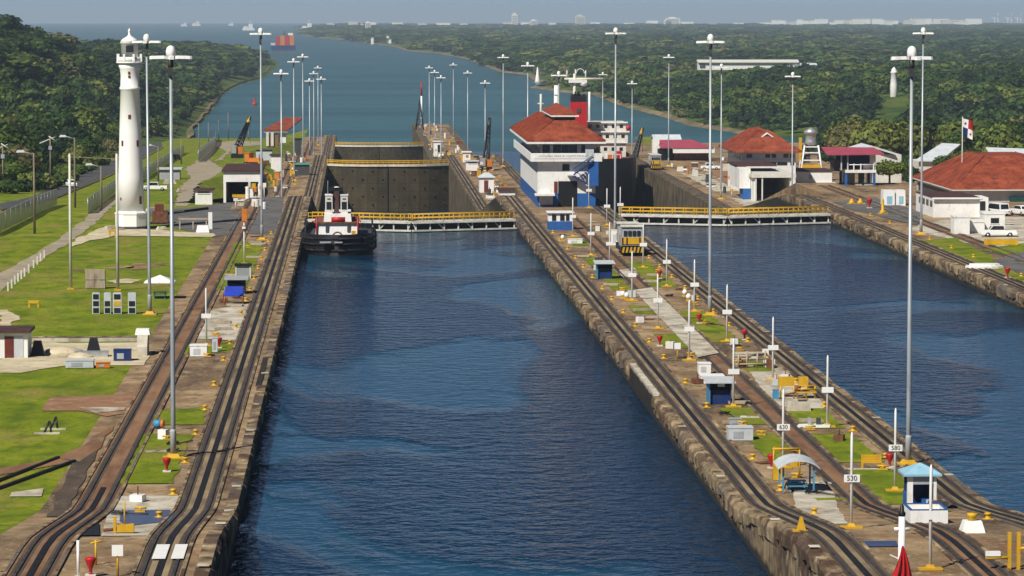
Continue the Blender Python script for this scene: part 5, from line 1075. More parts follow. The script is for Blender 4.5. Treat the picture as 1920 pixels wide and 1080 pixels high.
def hut(lb, x0, x1, yb, yt, dep, fn, wallm='white_wall', roofm='roof_brown', kind='flat', d=None, door=None, wins=(), band=None, ov=.35, name='hut', cat='hut', rise=1.0, wdep=.06):
    a = hit(x0, yb, fn); 
    if d: a = V3((pd(x0, yb, d).x, d, fn(d)))
    y = a.y; b = pd(x1, yb, y); X0, X1 = pd(x0, yb, y).x, b.x; z0 = a.z; z1 = pd(x0, yt, y).z; w_ = X1 - X0
    t = thing(name, lb, cat, ((X0 + X1) / 2, y, z0)); h = z1 - z0
    wl = MB().box(-w_ / 2, w_ / 2, 0, dep, -.3, h).build('wall', wallm, t)
    if band: MB().box(-w_ / 2 - .03, w_ / 2 + .03, -.03, dep + .03, -.3, h * band[1]).build('base_band', band[0], t)
    if kind == 'flat': MB().box(-w_ / 2 - ov, w_ / 2 + ov, -ov, dep + ov, h + .002, h + .28).build('roof', roofm, t)
    elif kind == 'hip': MB().hip(-w_ / 2 - ov, w_ / 2 + ov, -ov, dep + ov, h + .25, h + .25 + rise, w_ / 2 * .95, min(dep / 2 * .95, w_ / 2 * .95), .2).build('roof', roofm, t)
    elif kind == 'gabley': MB().gable(-w_ / 2 - ov, w_ / 2 + ov, -ov, dep + ov, h + .1, h + .1 + rise, 'y').build('roof', roofm, t); MB().add([(-w_ / 2, 0.01, h), (w_ / 2, .01, h), (0, .01, h + rise * .85)], [(0, 1, 2)]).build('gable', wallm, wl)
    elif kind == 'gablex': MB().gable(-w_ / 2 - ov, w_ / 2 + ov, -ov, dep + ov, h + .1, h + .1 + rise, 'x').build('roof', roofm, t)
    if door:
        for (u0, u1, v) in door: MB().box(-w_ / 2 + w_ * u0, -w_ / 2 + w_ * u1, -wdep - .03, 0, 0, h * v).build('door', 'black_paint' if v > .6 and (u1 - u0) > .3 else 'red_door', t)
    for (u0, u1, v0, v1) in wins:
        f = MB().box(-w_ / 2 + w_ * u0, -w_ / 2 + w_ * u1, -wdep, 0, h * v0, h * v1).build('window', 'glass_dark', t); MB().box(-w_ / 2 + w_ * u0 - .08, -w_ / 2 + w_ * u1 + .08, -wdep - .05, 0, h * v0 - .12, h * v0 - .002).build('sill', wallm, f)
    return t
# left bank
def loco_shed():
    y = 606.0; f = lambda x: pd(x, 369, y).x; x0, x1 = f(419), f(489); zt = pd(450, 322, y).z; zo = pd(450, 341, y).z; G = bz(y); t = thing('locomotive_shed', 'white open fronted locomotive shed with brown roof on the left bank', 'shed', ((x0 + x1) / 2, y, G))
    W = lambda nm, m, *a: MB().box(*a).build(nm, m, t, world=True)
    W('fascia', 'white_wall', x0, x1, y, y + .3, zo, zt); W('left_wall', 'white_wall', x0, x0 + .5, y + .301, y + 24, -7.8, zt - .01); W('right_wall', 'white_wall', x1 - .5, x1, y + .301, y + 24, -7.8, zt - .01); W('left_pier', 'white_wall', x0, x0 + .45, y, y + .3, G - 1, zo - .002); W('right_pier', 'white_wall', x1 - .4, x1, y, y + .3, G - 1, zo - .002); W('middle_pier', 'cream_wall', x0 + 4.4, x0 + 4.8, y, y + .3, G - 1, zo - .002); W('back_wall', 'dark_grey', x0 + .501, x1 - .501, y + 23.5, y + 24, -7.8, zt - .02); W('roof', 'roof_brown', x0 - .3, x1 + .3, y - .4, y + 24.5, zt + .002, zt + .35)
    W('pit_edge', 'yellow_paint', x0 + 1.6, x0 + 3.9, y - 1.2, y - .9, G, G + .5); W('sill', 'pale_slab', x0 + 4.0, x1 + .2, y - .8, y - .3, G, G + .3)
loco_shed()
hut('white booth with brown roof left of the locomotive shed', 366, 398, 384, 357, 3, fz, door=None, wins=((.15, .85, .80, .92),), name='booth', cat='booth')
hut('grey hut with pale flat roof behind the lighthouse', 299, 337, 337, 318, 5, fz, 'grey_paint', 'pale_grey', ov=.5)
def pavilion():
    y = 1060.; G = fz(1120); X = lambda x: pd(x, 260, y).x; Z = lambda yy: pd(500, yy, y).z
    t = thing('pavilion', 'distant pavilion with sloping red roof by the left shore', 'building', (X(515), y, Z(272)))
    W = lambda nm, m, *a: MB().box(*a).build(nm, m, t, world=True)
    W('wall', 'red_track', X(500), X(522), y + .5, y + 8, Z(276), Z(253)); W('upper_wall', 'white_wall', X(515), X(536), y + 1.2, y + 9, Z(268), Z(248)); W('fascia', 'white_wall', X(494), X(539), y, y + .4, Z(248), Z(243)); W('pillar', 'cream_wall', X(499), X(504), y, y + .5, Z(274), Z(248.2)); W('pillar', 'cream_wall', X(508), X(513), y, y + .5, Z(274), Z(248.2))
    MB().add([(X(493), y - .3, Z(243)), (X(541), y - .3, Z(243)), (X(566), y + 22, Z(225)), (X(533), y + 22, Z(224)), (X(493), y - .3, Z(245)), (X(541), y - .3, Z(245)), (X(566), y + 22, Z(227)), (X(533), y + 22, Z(226))], [(0, 1, 2, 3), (7, 6, 5, 4), (0, 4, 5, 1), (1, 5, 6, 2), (2, 6, 7, 3), (3, 7, 4, 0)]).build('roof', 'roof_red', t, world=True)
pavilion()
hut('small white hut near the left wall end', 552, 564, 275, 262, 4, lambda y: -13.0, d=1080)
hut('sea green roofed shelter between the left tracks', 553, 580, 322, 309, 4, lambda y: -7.6, 'dark_grey', 'sea_green', d=880, name='shelter', cat='shelter')
hut('small white hut behind the crane on the left bank', 508, 527, 312, 292, 6, bz, d=905); hut('grey container with dark top beside the crane on the left bank', 480, 510, 300, 284, 4, bz, 'pale_grey', 'black_paint', d=930, ov=.05)
# centre wall, lower levels
hut('white booth with grey hipped roof on the lower centre wall', 899, 926, 354, 334, 3, lambda y: -7.6, roofm='pale_grey', kind='hip', door=((.32, .6, .85),), d=795, name='booth', cat='booth')
hut('white hut with dark slot window on the lower centre wall', 874, 896, 320, 303, 3.4, lambda y: -7.6, roofm='pale_grey', d=905, wins=((.2, .9, .8, .95),)); hut('small white hut farther down the centre wall', 868, 882, 298, 286, 3, lambda y: -7.6, roofm='white_wall', d=955); hut('white hut with dark doorway far down the centre wall', 813, 828, 280, 266, 3, lambda y: -17., roofm='white_wall', d=1210, door=((.5, .8, .8),))
hut('low white store with brown roof left of the control house', 938, 983, 364, 358, 8, lambda y: -4.5, d=715, ov=.4, name='store', cat='hut')
def whiteblue():
    a, b = hit(1028, 433, wz), hit(1074, 433, wz); w_ = b.x - a.x; t = thing('operator_hut', 'white and blue operator hut with windows in front of the control house', 'hut', ((a.x + b.x) / 2, a.y, a.z))
    MB().box(-w_ / 2, w_ / 2, 0, 3, 0, 1.35).build('base_wall', 'blue_paint', t); MB().box(-w_ / 2 + .03, w_ / 2 - .03, .03, 2.97, 1.352, 2.6).build('wall', 'white_paint', t)
    for u0, u1 in ((.15, .32), (.48, .66), (.72, .86)): MB().box(-w_ / 2 + w_ * u0, -w_ / 2 + w_ * u1, -.03, .03, 1.45, 2.4).build('window', 'glass_dark', t)
    MB().box(-w_ / 2 - .2, w_ / 2 + .2, -.3, 3.3, 2.602, 2.78).build('roof', 'white_paint', t)
whiteblue()
# right bank
def right_buildings():
    # two storey house with red roof
    y = 792.; X = lambda x: pd(x, 300, y).x; Z = lambda yy: pd(1400, yy, y).z; t = thing('station_house', 'two storey white house with red hipped roof on the right bank', 'building', (X(1440), y, -7.6)); W = lambda nm, m, *a, par=None: MB().box(*a).build(nm, m, par or t, world=True)
    wl = W('wall', 'white_wall', X(1391), X(1492), y, y + 30, -7.9, Z(284))
    for a, b in ((1400, 1410), (1435, 1444), (1447, 1455), (1469, 1478), (1481, 1489)): W('window', 'glass_dark', X(a), X(b), y - .06, y, Z(296), Z(289), par=wl)
    for a, b in ((1423, 1440), (1443, 1456), (1457, 1476), (1482, 1489)): W('window', 'glass_dark', X(a), X(b), y - .06, y, Z(310), Z(304), par=wl)
    W('string_course', 'white_paint', X(1391), X(1492), y - .2, y - .062, Z(302.5), Z(300)); 
    for k in range(5): W('window', 'glass_dark', X(1391) - .06, X(1391), y + 3 + k * 5, y + 6 + k * 5, Z(300), Z(289), par=wl)
    rf = MB().hip(X(1375), X(1502), y - 1.8, y + 33, Z(283.5), Z(256) + 1.2, 6.8, 8.5, .3).build('roof', 'roof_red', t, world=True); caps(rf, X(1375), X(1502), y - 1.8, y + 33, Z(283.5), Z(256) + 1.2, 6.8, 8.5); MB().hip(X(1425), X(1445), y + 14, y + 19, Z(249), Z(242), .9, 1.2, 1.6).build('roof_vent', 'roof_red', rf, world=True)
    gx0, gx1 = X(1424), X(1461); MB().gable(gx0, gx1, y + 4, y + 12, Z(262), Z(250), 'y', .3).build('gable_roof', 'white_wall', rf, world=True); MB().add([(gx0 + .5, y + 4.2, Z(262) - .3), (gx1 - .5, y + 4.2, Z(262) - .3), ((gx0 + gx1) / 2, y + 4.2, Z(251) - .3)], [(0, 1, 2)]).build('gable_front', 'dark_grey', rf, world=True)
    # locomotive shed in front of it
    y = 757.; X = lambda x: pd(x, 340, y).x; Z = lambda yy: pd(1400, yy, y).z; t = thing('locomotive_shed', 'flat roofed locomotive shed with wide dark opening on the right bank', 'shed', (X(1440), y, -7.6)); W = lambda nm, m, *a: MB().box(*a).build(nm, m, t, world=True)
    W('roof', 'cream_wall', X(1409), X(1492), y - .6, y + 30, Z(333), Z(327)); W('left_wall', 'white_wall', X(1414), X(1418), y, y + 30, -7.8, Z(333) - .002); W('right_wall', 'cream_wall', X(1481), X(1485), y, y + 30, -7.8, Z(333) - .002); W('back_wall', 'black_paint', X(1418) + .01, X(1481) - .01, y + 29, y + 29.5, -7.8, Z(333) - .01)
    for x in (1417, 1429): W('post', 'cream_wall', X(x) - .15, X(x) + .15, y - .4, y - .1, -7.8, Z(333) - .002)
    W('base_panel', 'blue_paint', X(1399), X(1413), y + 6, y + 12, -7.8, Z(356)); W('annex_wall', 'white_wall', X(1392), X(1413), y + 6.01, y + 26, Z(356) + .002, Z(318)); W('annex_roof', 'roof_brown', X(1391), X(1470), y + 13, y + 31, Z(317), Z(314))
    # long white building with dark red base
    y = 800.; X = lambda x: pd(x, 340, y).x; Z = lambda yy: pd(1500, yy, y).z; t = thing('store_building', 'long low white building with dark red lower band on the right bank', 'building', (X(1520), y, -7.6)); W = lambda nm, m, *a: MB().box(*a).build(nm, m, t, world=True)
    W('wall', 'white_wall', X(1478), X(1560), y, y + 14, Z(344), Z(322)); W('lower_wall', 'red_paint', X(1490), X(1566), y + .4, y + 14, -7.8, Z(344) - .002); W('roof', 'roof_brown', X(1490), X(1562), y - .2, y + 14.3, Z(321.9), Z(320)); W('door', 'grey_paint', X(1517), X(1522), y - .06, y, Z(336), Z(328)); W('ledge', 'cream_wall', X(1488), X(1566), y - .5, y - .001, Z(344), Z(341.5))
    # water tank on a frame
    y = 845.; X = lambda x: pd(x, 290, y).x; Z = lambda yy: pd(1500, yy, y).z; c = X(1520); t = thing('water_tank', 'silver water tank with conical cap on a white frame', 'tank', (c, y, -7.6)); r = X(1530) - c
    MB().lathe(c, y, [(r, Z(272)), (r * 1.05, Z(266)), (r, Z(264)), (r * .95, Z(252)), (r * 1.3, Z(250)), (r * 1.35, Z(246)), (0, Z(239))], 16).build('tank', 'galvanised', t, world=True)
    for sx in (-1, 1):
        for sy in (-1, 1): MB().tube((c + sx * 3.0, y + sy * 2.2, -7.8), (c + sx * 1.7, y + sy * 1.4, Z(272)), .22, 6).build('leg', 'white_paint', t, world=True)
    for z in (Z(300), Z(286), Z(275)): k = (z + 7.8) / (Z(272) + 7.8); e = 3.0 - 1.3 * k; MB().box(c - e, c + e, y - e * .75 - .1, y - e * .75 + .1, z - .15, z + .15).build('cross_beam', 'white_paint', t, world=True)
    W2 = MB().box(c - 2.6, c + 2.2, y - 2, y + 1, Z(316), Z(308)).build('yellow_panel', 'yellow_paint', t, world=True); MB().box(c - 2.3, c - .2, y - 1, y + 1, Z(305), Z(290)).build('machine_room', 'dark_grey', t, world=True); MB().xprism([(y, Z(300)), (y + .8, Z(300)), (y + .8, Z(258)), (y, Z(258))], c - 2.9, c - 2.2).build('chute', 'yellow_paint', t, world=True)
    # control cab with pink roof on blue legs
    y = 640.; X = lambda x: pd(x, 320, y).x; Z = lambda yy: pd(1600, yy, y).z; t = thing('signal_cab', 'open cab with pink roof raised on blue legs over the right track', 'cab', (X(1610), y, 1.9)); W = lambda nm, m, *a: MB().box(*a).build(nm, m, t, world=True)
    W('floor', 'white_wall', X(1586), X(1643), y, y + 8, Z(324), Z(319))
    for x in (1587, 1640):
        for yy in (y + .2, y + 7.4): W('leg', 'blue_paint', X(x) - .22, X(x) + .22, yy, yy + .4, .0, Z(324) - .002)
    W('back_wall', 'navy_paint', X(1577), X(1641), y + 7, y + 7.3, Z(319), Z(288)); W('side_wall', 'dark_grey', X(1566), X(1577), y + 2, y + 7, Z(322), Z(302)); MB().add([(X(1549), y - .8, Z(289)), (X(1657), y - .8, Z(288)), (X(1652), y + 9, Z(280)), (X(1552), y + 9, Z(279)), (X(1549), y - .8, Z(291)), (X(1657), y - .8, Z(290)), (X(1652), y + 9, Z(282)), (X(1552), y + 9, Z(281))], [(0, 1, 2, 3), (7, 6, 5, 4), (0, 4, 5, 1), (1, 5, 6, 2), (2, 6, 7, 3), (3, 7, 4, 0)]).build('roof', 'magenta_roof', t, world=True)
    for x in (1578, 1641, 1590): W('post', 'pale_grey', X(x) - .12, X(x) + .12, y + .3, y + .6, Z(319), Z(290))
    for x in (1601, 1614, 1638): W('rail_post', 'white_paint', X(x) - .1, X(x) + .1, y + .05, y + .2, Z(319), Z(307))
    W('desk', 'white_wall', X(1622), X(1634), y + 2, y + 4, Z(319), Z(308)); MB().tube((X(1592), y + .12, Z(309)), (X(1640), y + .12, Z(309)), .09, 5).build('handrail', 'white_paint', t, world=True); W('locker', 'grey_paint', X(1606), X(1640), y + 1, y + 5, 1.9, Z(346)); W('stair', 'black_paint', X(1618), X(1622), y + 1, y + 6, 1.9, Z(324) - .01)
    W('rear_block', 'cream_wall', X(1594), X(1616), y + 9, y + 12, 0, Z(326))
    # pale green house behind
    y = 720.; X = lambda x: pd(x, 320, y).x; Z = lambda yy: pd(1600, yy, y).z; t = thing('pale_house', 'pale green house with grey gabled roof behind the pink roofed cab', 'building', (X(1640), y, -7.6)); W = lambda nm, m, *a: MB().box(*a).build(nm, m, t, world=True)
    W('wall', 'cream_wall', X(1640), X(1690), y, y + 12, -7.8, Z(290)); MB().gable(X(1590), X(1676), y - 1, y + 14, Z(286), Z(273), 'y', .4).build('roof', 'roof_pale', t, world=True); W('awning', 'dark_grey', X(1643), X(1692), y - .9, y - .01, Z(306), Z(305))
    # white tanks
    for x0, x1 in ((1656, 1678), (1680, 1698)):
        a, b = hit(x0, 386, rz), hit(x1, 386, rz); o = thing('white_tank_box', 'white box tank right of the raised cab, %s of two' % ('left' if x0 == 1656 else 'right'), 'tank', ((a.x + b.x) / 2, a.y, a.z)); w_ = b.x - a.x; MB().taper(-w_ / 2, w_ / 2, 0, 3, 0, 2.6, .06, .06).build('body', 'white_paint', o); MB().box(-w_ * .2, w_ * .25, -.04, .02, .3, 1.6).build('hatch', 'light_blue', o)
    # big red roof
    y = 585.; X = lambda x: pd(x, 350, y).x; Z = lambda yy: pd(1800, yy, y).z; t = thing('red_roof_hall', 'large building with broad red hipped roof at the right edge', 'building', (X(1840), y, 1.9)); W = lambda nm, m, *a: MB().box(*a).build(nm, m, t, world=True)
    W('wall', 'pale_grey', X(1790), X(2040), y, y + 40, 1.7, Z(356)); W('fascia', 'cream_wall', X(1783), X(2050), y - 1.4, y + 44, Z(357), Z(355)); W('shutter', 'green_dark', X(1893), X(1960), y - .9, y - .02, Z(400), Z(369))
    x0, x1 = X(1784), X(2050); rf = MB().hip(x0, x1, y - 1.3, y + 43, Z(354.5), Z(354.5) + 5.2, 8, 14, .2).build('roof', 'roof_red', t, world=True); caps(rf, x0, x1, y - 1.3, y + 43, Z(354.5), Z(354.5) + 5.2, 8, 14)
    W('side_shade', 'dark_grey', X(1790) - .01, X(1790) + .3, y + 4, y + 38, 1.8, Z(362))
    # low white building with brown roof
    y = 541.; X = lambda x: pd(x, 390, y).x; Z = lambda yy: pd(1800, yy, y).z; t = thing('white_workshop', 'low white workshop with flat brown roof on the right bank', 'building', (X(1800), y, 1.9)); W = lambda nm, m, *a: MB().box(*a).build(nm, m, t, world=True)
    wl = W('wall', 'white_wall', X(1750), X(1836), y, y + 17, 1.8, Z(371)); W('roof', 'roof_brown', X(1749), X(1838), y - .4, y + 17.5, Z(370.9), Z(370)); W('roof_edge', 'white_paint', X(1747), X(1840), y - .6, y - .401, Z(373), Z(370)); W('annex', 'white_wall', X(1836) + .01, X(1852), y - .5, y + 6, 1.8, Z(370)); W('doorway', 'glass_dark', X(1836), X(1846), y - .6, y - .501, Z(394), Z(377))
    for k in range(4): MB().box(X(1750) - .06, X(1750), y + 1 + k * 3.6, y + 3 + k * 3.6, Z(388), Z(377)).build('window', 'glass_dark', wl, world=True)
    # white annexes nearer the yard
    for x0, x1, yt, yb, dep, lb in ((1789, 1818, 408, 440, 3, 'white block hut beside the return track on the right bank'), (1846, 1884, 402, 436, 4, 'white walled yard building behind the parked pickup'), (1818, 1846, 417, 438, 3, 'low white wall section between two white huts')):
        hut(lb, x0, x1, yb, yt, dep, rz, roofm='white_wall', ov=.08, wins=((.3, .7, .5, .8),) if x0 == 1846 else ())
    # pale roofed sheds behind the hall
    for (pts, lb) in (([(1716, 300), (1763, 301), (1801, 270), (1766, 268)], 'shed with pale blue metal roof behind the red roofed hall'), ([(1848, 276), (1990, 281), (2010, 316), (1872, 310)], 'long shed with pale metal roof at the right edge behind the trees')):
        y = 835.; q = [pd(x, yy, y + (0 if yy > 290 else 18)) for x, yy in pts]; t = thing('metal_shed', lb, 'shed', (q[0].x, y, -7.6)); b = MB().add([tuple(p_) for p_ in q] + [(p_.x, p_.y, p_.z - .3) for p_ in q], [(0, 1, 2, 3), (7, 6, 5, 4), (0, 4, 5, 1), (1, 5, 6, 2), (2, 6, 7, 3), (3, 7, 4, 0)]); b.build('roof', 'roof_pale', t, world=True)
        MB().box(min(p_.x for p_ in q) + 1.2, max(p_.x for p_ in q) - 3, y + 1, y + 17, -8, min(p_.z for p_ in q) - .35).build('wall', 'cream_wall', t, world=True)
    # far terminal sheds near the channel
    y = 960.; X = lambda x: pd(x, 290, y).x; Z = lambda yy: pd(1300, yy, y).z; t = thing('canal_shed', 'white shed with pink roof at the far end of the right bank', 'shed', (X(1280), y, -12)); W = lambda nm, m, *a: MB().box(*a).build(nm, m, t, world=True)
    W('front_wall', 'white_wall', X(1262), X(1340), y, y + .4, Z(287), Z(277)); W('wall', 'white_wall', X(1227), X(1240), y + 6, y + 7, Z(290), Z(262)); W('inner_wall', 'red_track', X(1266), X(1330), y + 3, y + 10, -18, Z(287)); W('dark_bay', 'black_paint', X(1236), X(1264), y + 4, y + 12, -18, Z(280)); MB().add([(X(1240), y - .2, Z(277)), (X(1338), y - .2, Z(277)), (X(1305), y + 14, Z(265)), (X(1236), y + 14, Z(266)), (X(1240), y - .2, Z(278)), (X(1338), y - .2, Z(278)), (X(1305), y + 14, Z(266)), (X(1236), y + 14, Z(267))], [(0, 1, 2, 3), (7, 6, 5, 4), (0, 4, 5, 1), (1, 5, 6, 2), (2, 6, 7, 3), (3, 7, 4, 0)]).build('roof', 'magenta_roof', t, world=True)
    y = 1000.; hut('long pale roofed store at the far end of the right bank', 1227, 1276, 268, 262, 10, lambda yy: -17., 'cream_wall', 'roof_pale', 'gablex', d=1080, rise=1.4, name='store', cat='shed')
right_buildings()
# --- vehicles
def vehicle(lb, loc, rot, col, kind='pickup', name='parked_car', L_=5.2, group=None):
    t = thing(name, lb, {'pickup': 'pickup truck', 'van': 'van', 'car': 'car'}[kind], loc, rot, group); w_ = .9
    lo = [(-L_ / 2, .4), (L_ / 2, .4), (L_ / 2, .85), (L_ / 2 - .15, 1.0), (-L_ / 2 + .1, 1.0), (-L_ / 2, .8)]
    MB().xprism(lo, -w_, w_).build('body', col, t)
    if kind == 'pickup': g = [(-1.2, 1.002), (1.1, 1.002), (.8, 1.7), (-.5, 1.75)] ; g = [(-.9, 1.002), (1.5, 1.002), (.95, 1.72), (-.7, 1.72)]
    elif kind == 'van': g = [(-L_ / 2 + .1, 1.002), (L_ / 2 - .5, 1.002), (L_ / 2 - 1.2, 2.05), (-L_ / 2 + .25, 2.05)]
    else: g = [(-1.6, 1.002), (1.3, 1.002), (.7, 1.6), (-1.1, 1.6)]
    cab = MB().xprism(g, -w_ + .1, w_ - .1).build('cab', col, t); gi = [(y * .9, 1.08 + (z - 1.0) * .8) for y, z in g]
    for s in (-1, 1): MB().xprism([(y, z) for y, z in gi], s * (w_ - .1) - .012, s * (w_ - .1) + .012).build('side_window', 'glass_dark', cab)
    for (a, b, s) in ((g[1], g[2], 1), (g[0], g[3], -1)):
        q = [(x, a[0] * u + b[0] * (1 - u) + s * .02, a[1] * u + b[1] * (1 - u)) for u, x in ((.85, -.7), (.85, .7), (.15, .65), (.15, -.65))]; MB().poly(q).build('windscreen', 'glass_dark', cab)
    for y in (-L_ * .31, L_ * .31):
        for s in (-1, 1): w = MB().tube((s * (w_ - .2), y, .36), (s * (w_ + .01), y, .36), .36, 14).build('wheel', 'rubber', t); MB().tube((s * (w_ + .012), y, .36), (s * (w_ + .03), y, .36), .19, 10).build('rim', 'galvanised', w)
    for s in (-1, 1):
        MB().box(s * .62 - .16, s * .62 + .16, L_ / 2, L_ / 2 + .03, .65, .82).build('headlight', 'white_paint', t); MB().box(s * .72 - .1, s * .72 + .1, -L_ / 2 - .03, -L_ / 2, .65, .85).build('tail_light', 'red_paint', t)
    return t
vehicle('white pickup truck parked in the yard on the lower right bank', hit(1332, 318, rz), 1.45, 'white_paint'); vehicle('white pickup truck beside the yellow barrier at the right edge', hit(1872, 445, rz), 1.5, 'white_paint'); vehicle('white van parked near the green shutter at the right edge', hit(1870, 405, rz), .3, 'white_paint', 'van', 'parked_van'); vehicle('white car at the far right edge beside the van', hit(1915, 405, rz), .3, 'white_paint', 'car')
p = hit(131, 352, fz); vehicle('white car driving on the road left of the lighthouse', p + V3((.3, 0, .07)), 3.35, 'white_paint', 'car', 'car', 4.4)
vehicle('dark car parked beside the fence behind the lighthouse', hit(328, 300, fz), .6, 'black_paint', 'car', 'parked_car', 4.3); vehicle('white pickup truck parked on grass behind the lighthouse', hit(290, 358, fz), 1.5, 'white_paint', 'pickup', 'parked_pickup')
# --- heavy machines and cranes
def crane(lb, base, tip, boomm, tipm, bodym='orange_paint'):
    t = thing('crane', lb, 'crane', base); B_, T = V3(base), V3(tip); d_ = T - B_
    MB().box(-1.6, 1.6, -2.4, 2.4, 0, 1.1).build('tracks', 'black_paint', t); MB().box(-1.5, 1.5, -1.8, 2.8, 1.102, 3.0).build('body', bodym, t); MB().box(-1.5, -.2, -2.4, -1.0, 1.3, 3.4).build('cab', 'galvanised', t)
    a = V3((0, -.5, 2.4)); e = d_; u = (e - a).normalized(); sd = u.cross(V3((0, 0, 1))).normalized() * .75; up = sd.cross(u).normalized() * .7
    b = MB()
    for s in (-1, 1):
        for k in (-1, 1): b.tube(a + sd * s + up * k, e + sd * s * .25 + up * k * .25, .2, 5)
    n = 10
    for i in range(n):
        p0, p1 = a.lerp(e, i / n), a.lerp(e, (i + 1) / n); k0, k1 = 1 - .75 * i / n, 1 - .75 * (i + 1) / n
        for s in (-1, 1): b.tube(p0 + sd * s * k0 + up * k0, p1 + sd * s * k1 - up * k1, .13, 4); b.tube(p0 + sd * k0 + up * s * k0, p1 - sd * k1 + up * s * k1, .13, 4)
    bo = b.build('boom', boomm, t); q = a.lerp(e, .82); MB().tube(q, e, .62, 6, .35).build('boom_tip', tipm, bo)
    MB().tube(e, e + V3((0, 0, -7)), .06, 4).build('hoist_rope', 'dark_grey', t); return t
def at_d(x, y, d): return pd(x, y, d)
b0 = at_d(445, 296, 905); crane('tall black crane boom with yellow tip on the left bank', (b0.x, 905, b0.z), at_d(469, 220, 915), 'black_paint', 'yellow_paint')
b0 = at_d(911, 300, 905); crane('upright black crane boom on the lower centre wall', (b0.x, 905, -7.6), at_d(918, 222, 915), 'black_paint', 'dark_grey')
b0 = at_d(1190, 290, 960); crane('leaning black crane boom beyond the ship on the right wall', (b0.x + 1, 980, -12), at_d(1205, 240, 985), 'dark_grey', 'yellow_paint')
def dozer(lb, loc, rot, sc_=1.0):
    t = thing('bulldozer', lb, 'bulldozer', loc, rot); t.scale = (sc_,) * 3
    for s in (-1, 1):
        tr = MB().xprism([(-2, .2), (-1.6, 0), (1.6, 0), (2, .2), (2.1, .6), (1.7, 1), (-1.7, 1), (-2.1, .6)], s * 1.1 - .3, s * 1.1 + .3).build('track', 'black_paint', t)
        for k in range(4): MB().tube((s * 1.42, -1.4 + k * .93, .45), (s * 1.46, -1.4 + k * .93, .45), .3, 8).build('road_wheel', 'yellow_paint', tr)
    MB().taper(-.8, .8, -2.2, 1.0, .7, 1.9, .1, .1).build('engine_hood', 'orange_paint', t); MB().box(-.75, .75, .8, 2.1, 1.0, 2.9).build('cab', 'orange_paint', t); MB().box(-.9, .9, .6, 2.3, 2.902, 3.05).build('canopy', 'orange_paint', t)
    MB().xprism([(-3.2, .1), (-2.95, .1), (-2.75, 1.3), (-3.05, 1.4)], -1.7, 1.7).build('blade', 'yellow_paint', t); MB().tube((-1.0, -2.9, .5), (-1.0, -.5, .6), .12, 5).tube((1.0, -2.9, .5), (1.0, -.5, .6), .12, 5).build('push_arm', 'orange_paint', t); MB().cyl(.4, -1.2, 1.9, 2.8, .09, .09, 6).build('exhaust', 'black_paint', t)
dozer('orange bulldozer left of the crane base on the left bank', hit(462, 312, fz) + V3((2.0, 0, 0)), .9, 1.15); dozer('orange bulldozer right behind the locomotive shed', V3((pd(480, 302, 850).x, 850, bz(850))), 1.7, 1.2); dozer('yellow excavator on the lower centre wall beside the control house', V3((pd(970, 322, 770).x, 770, -7.6)), 1.2, .8)
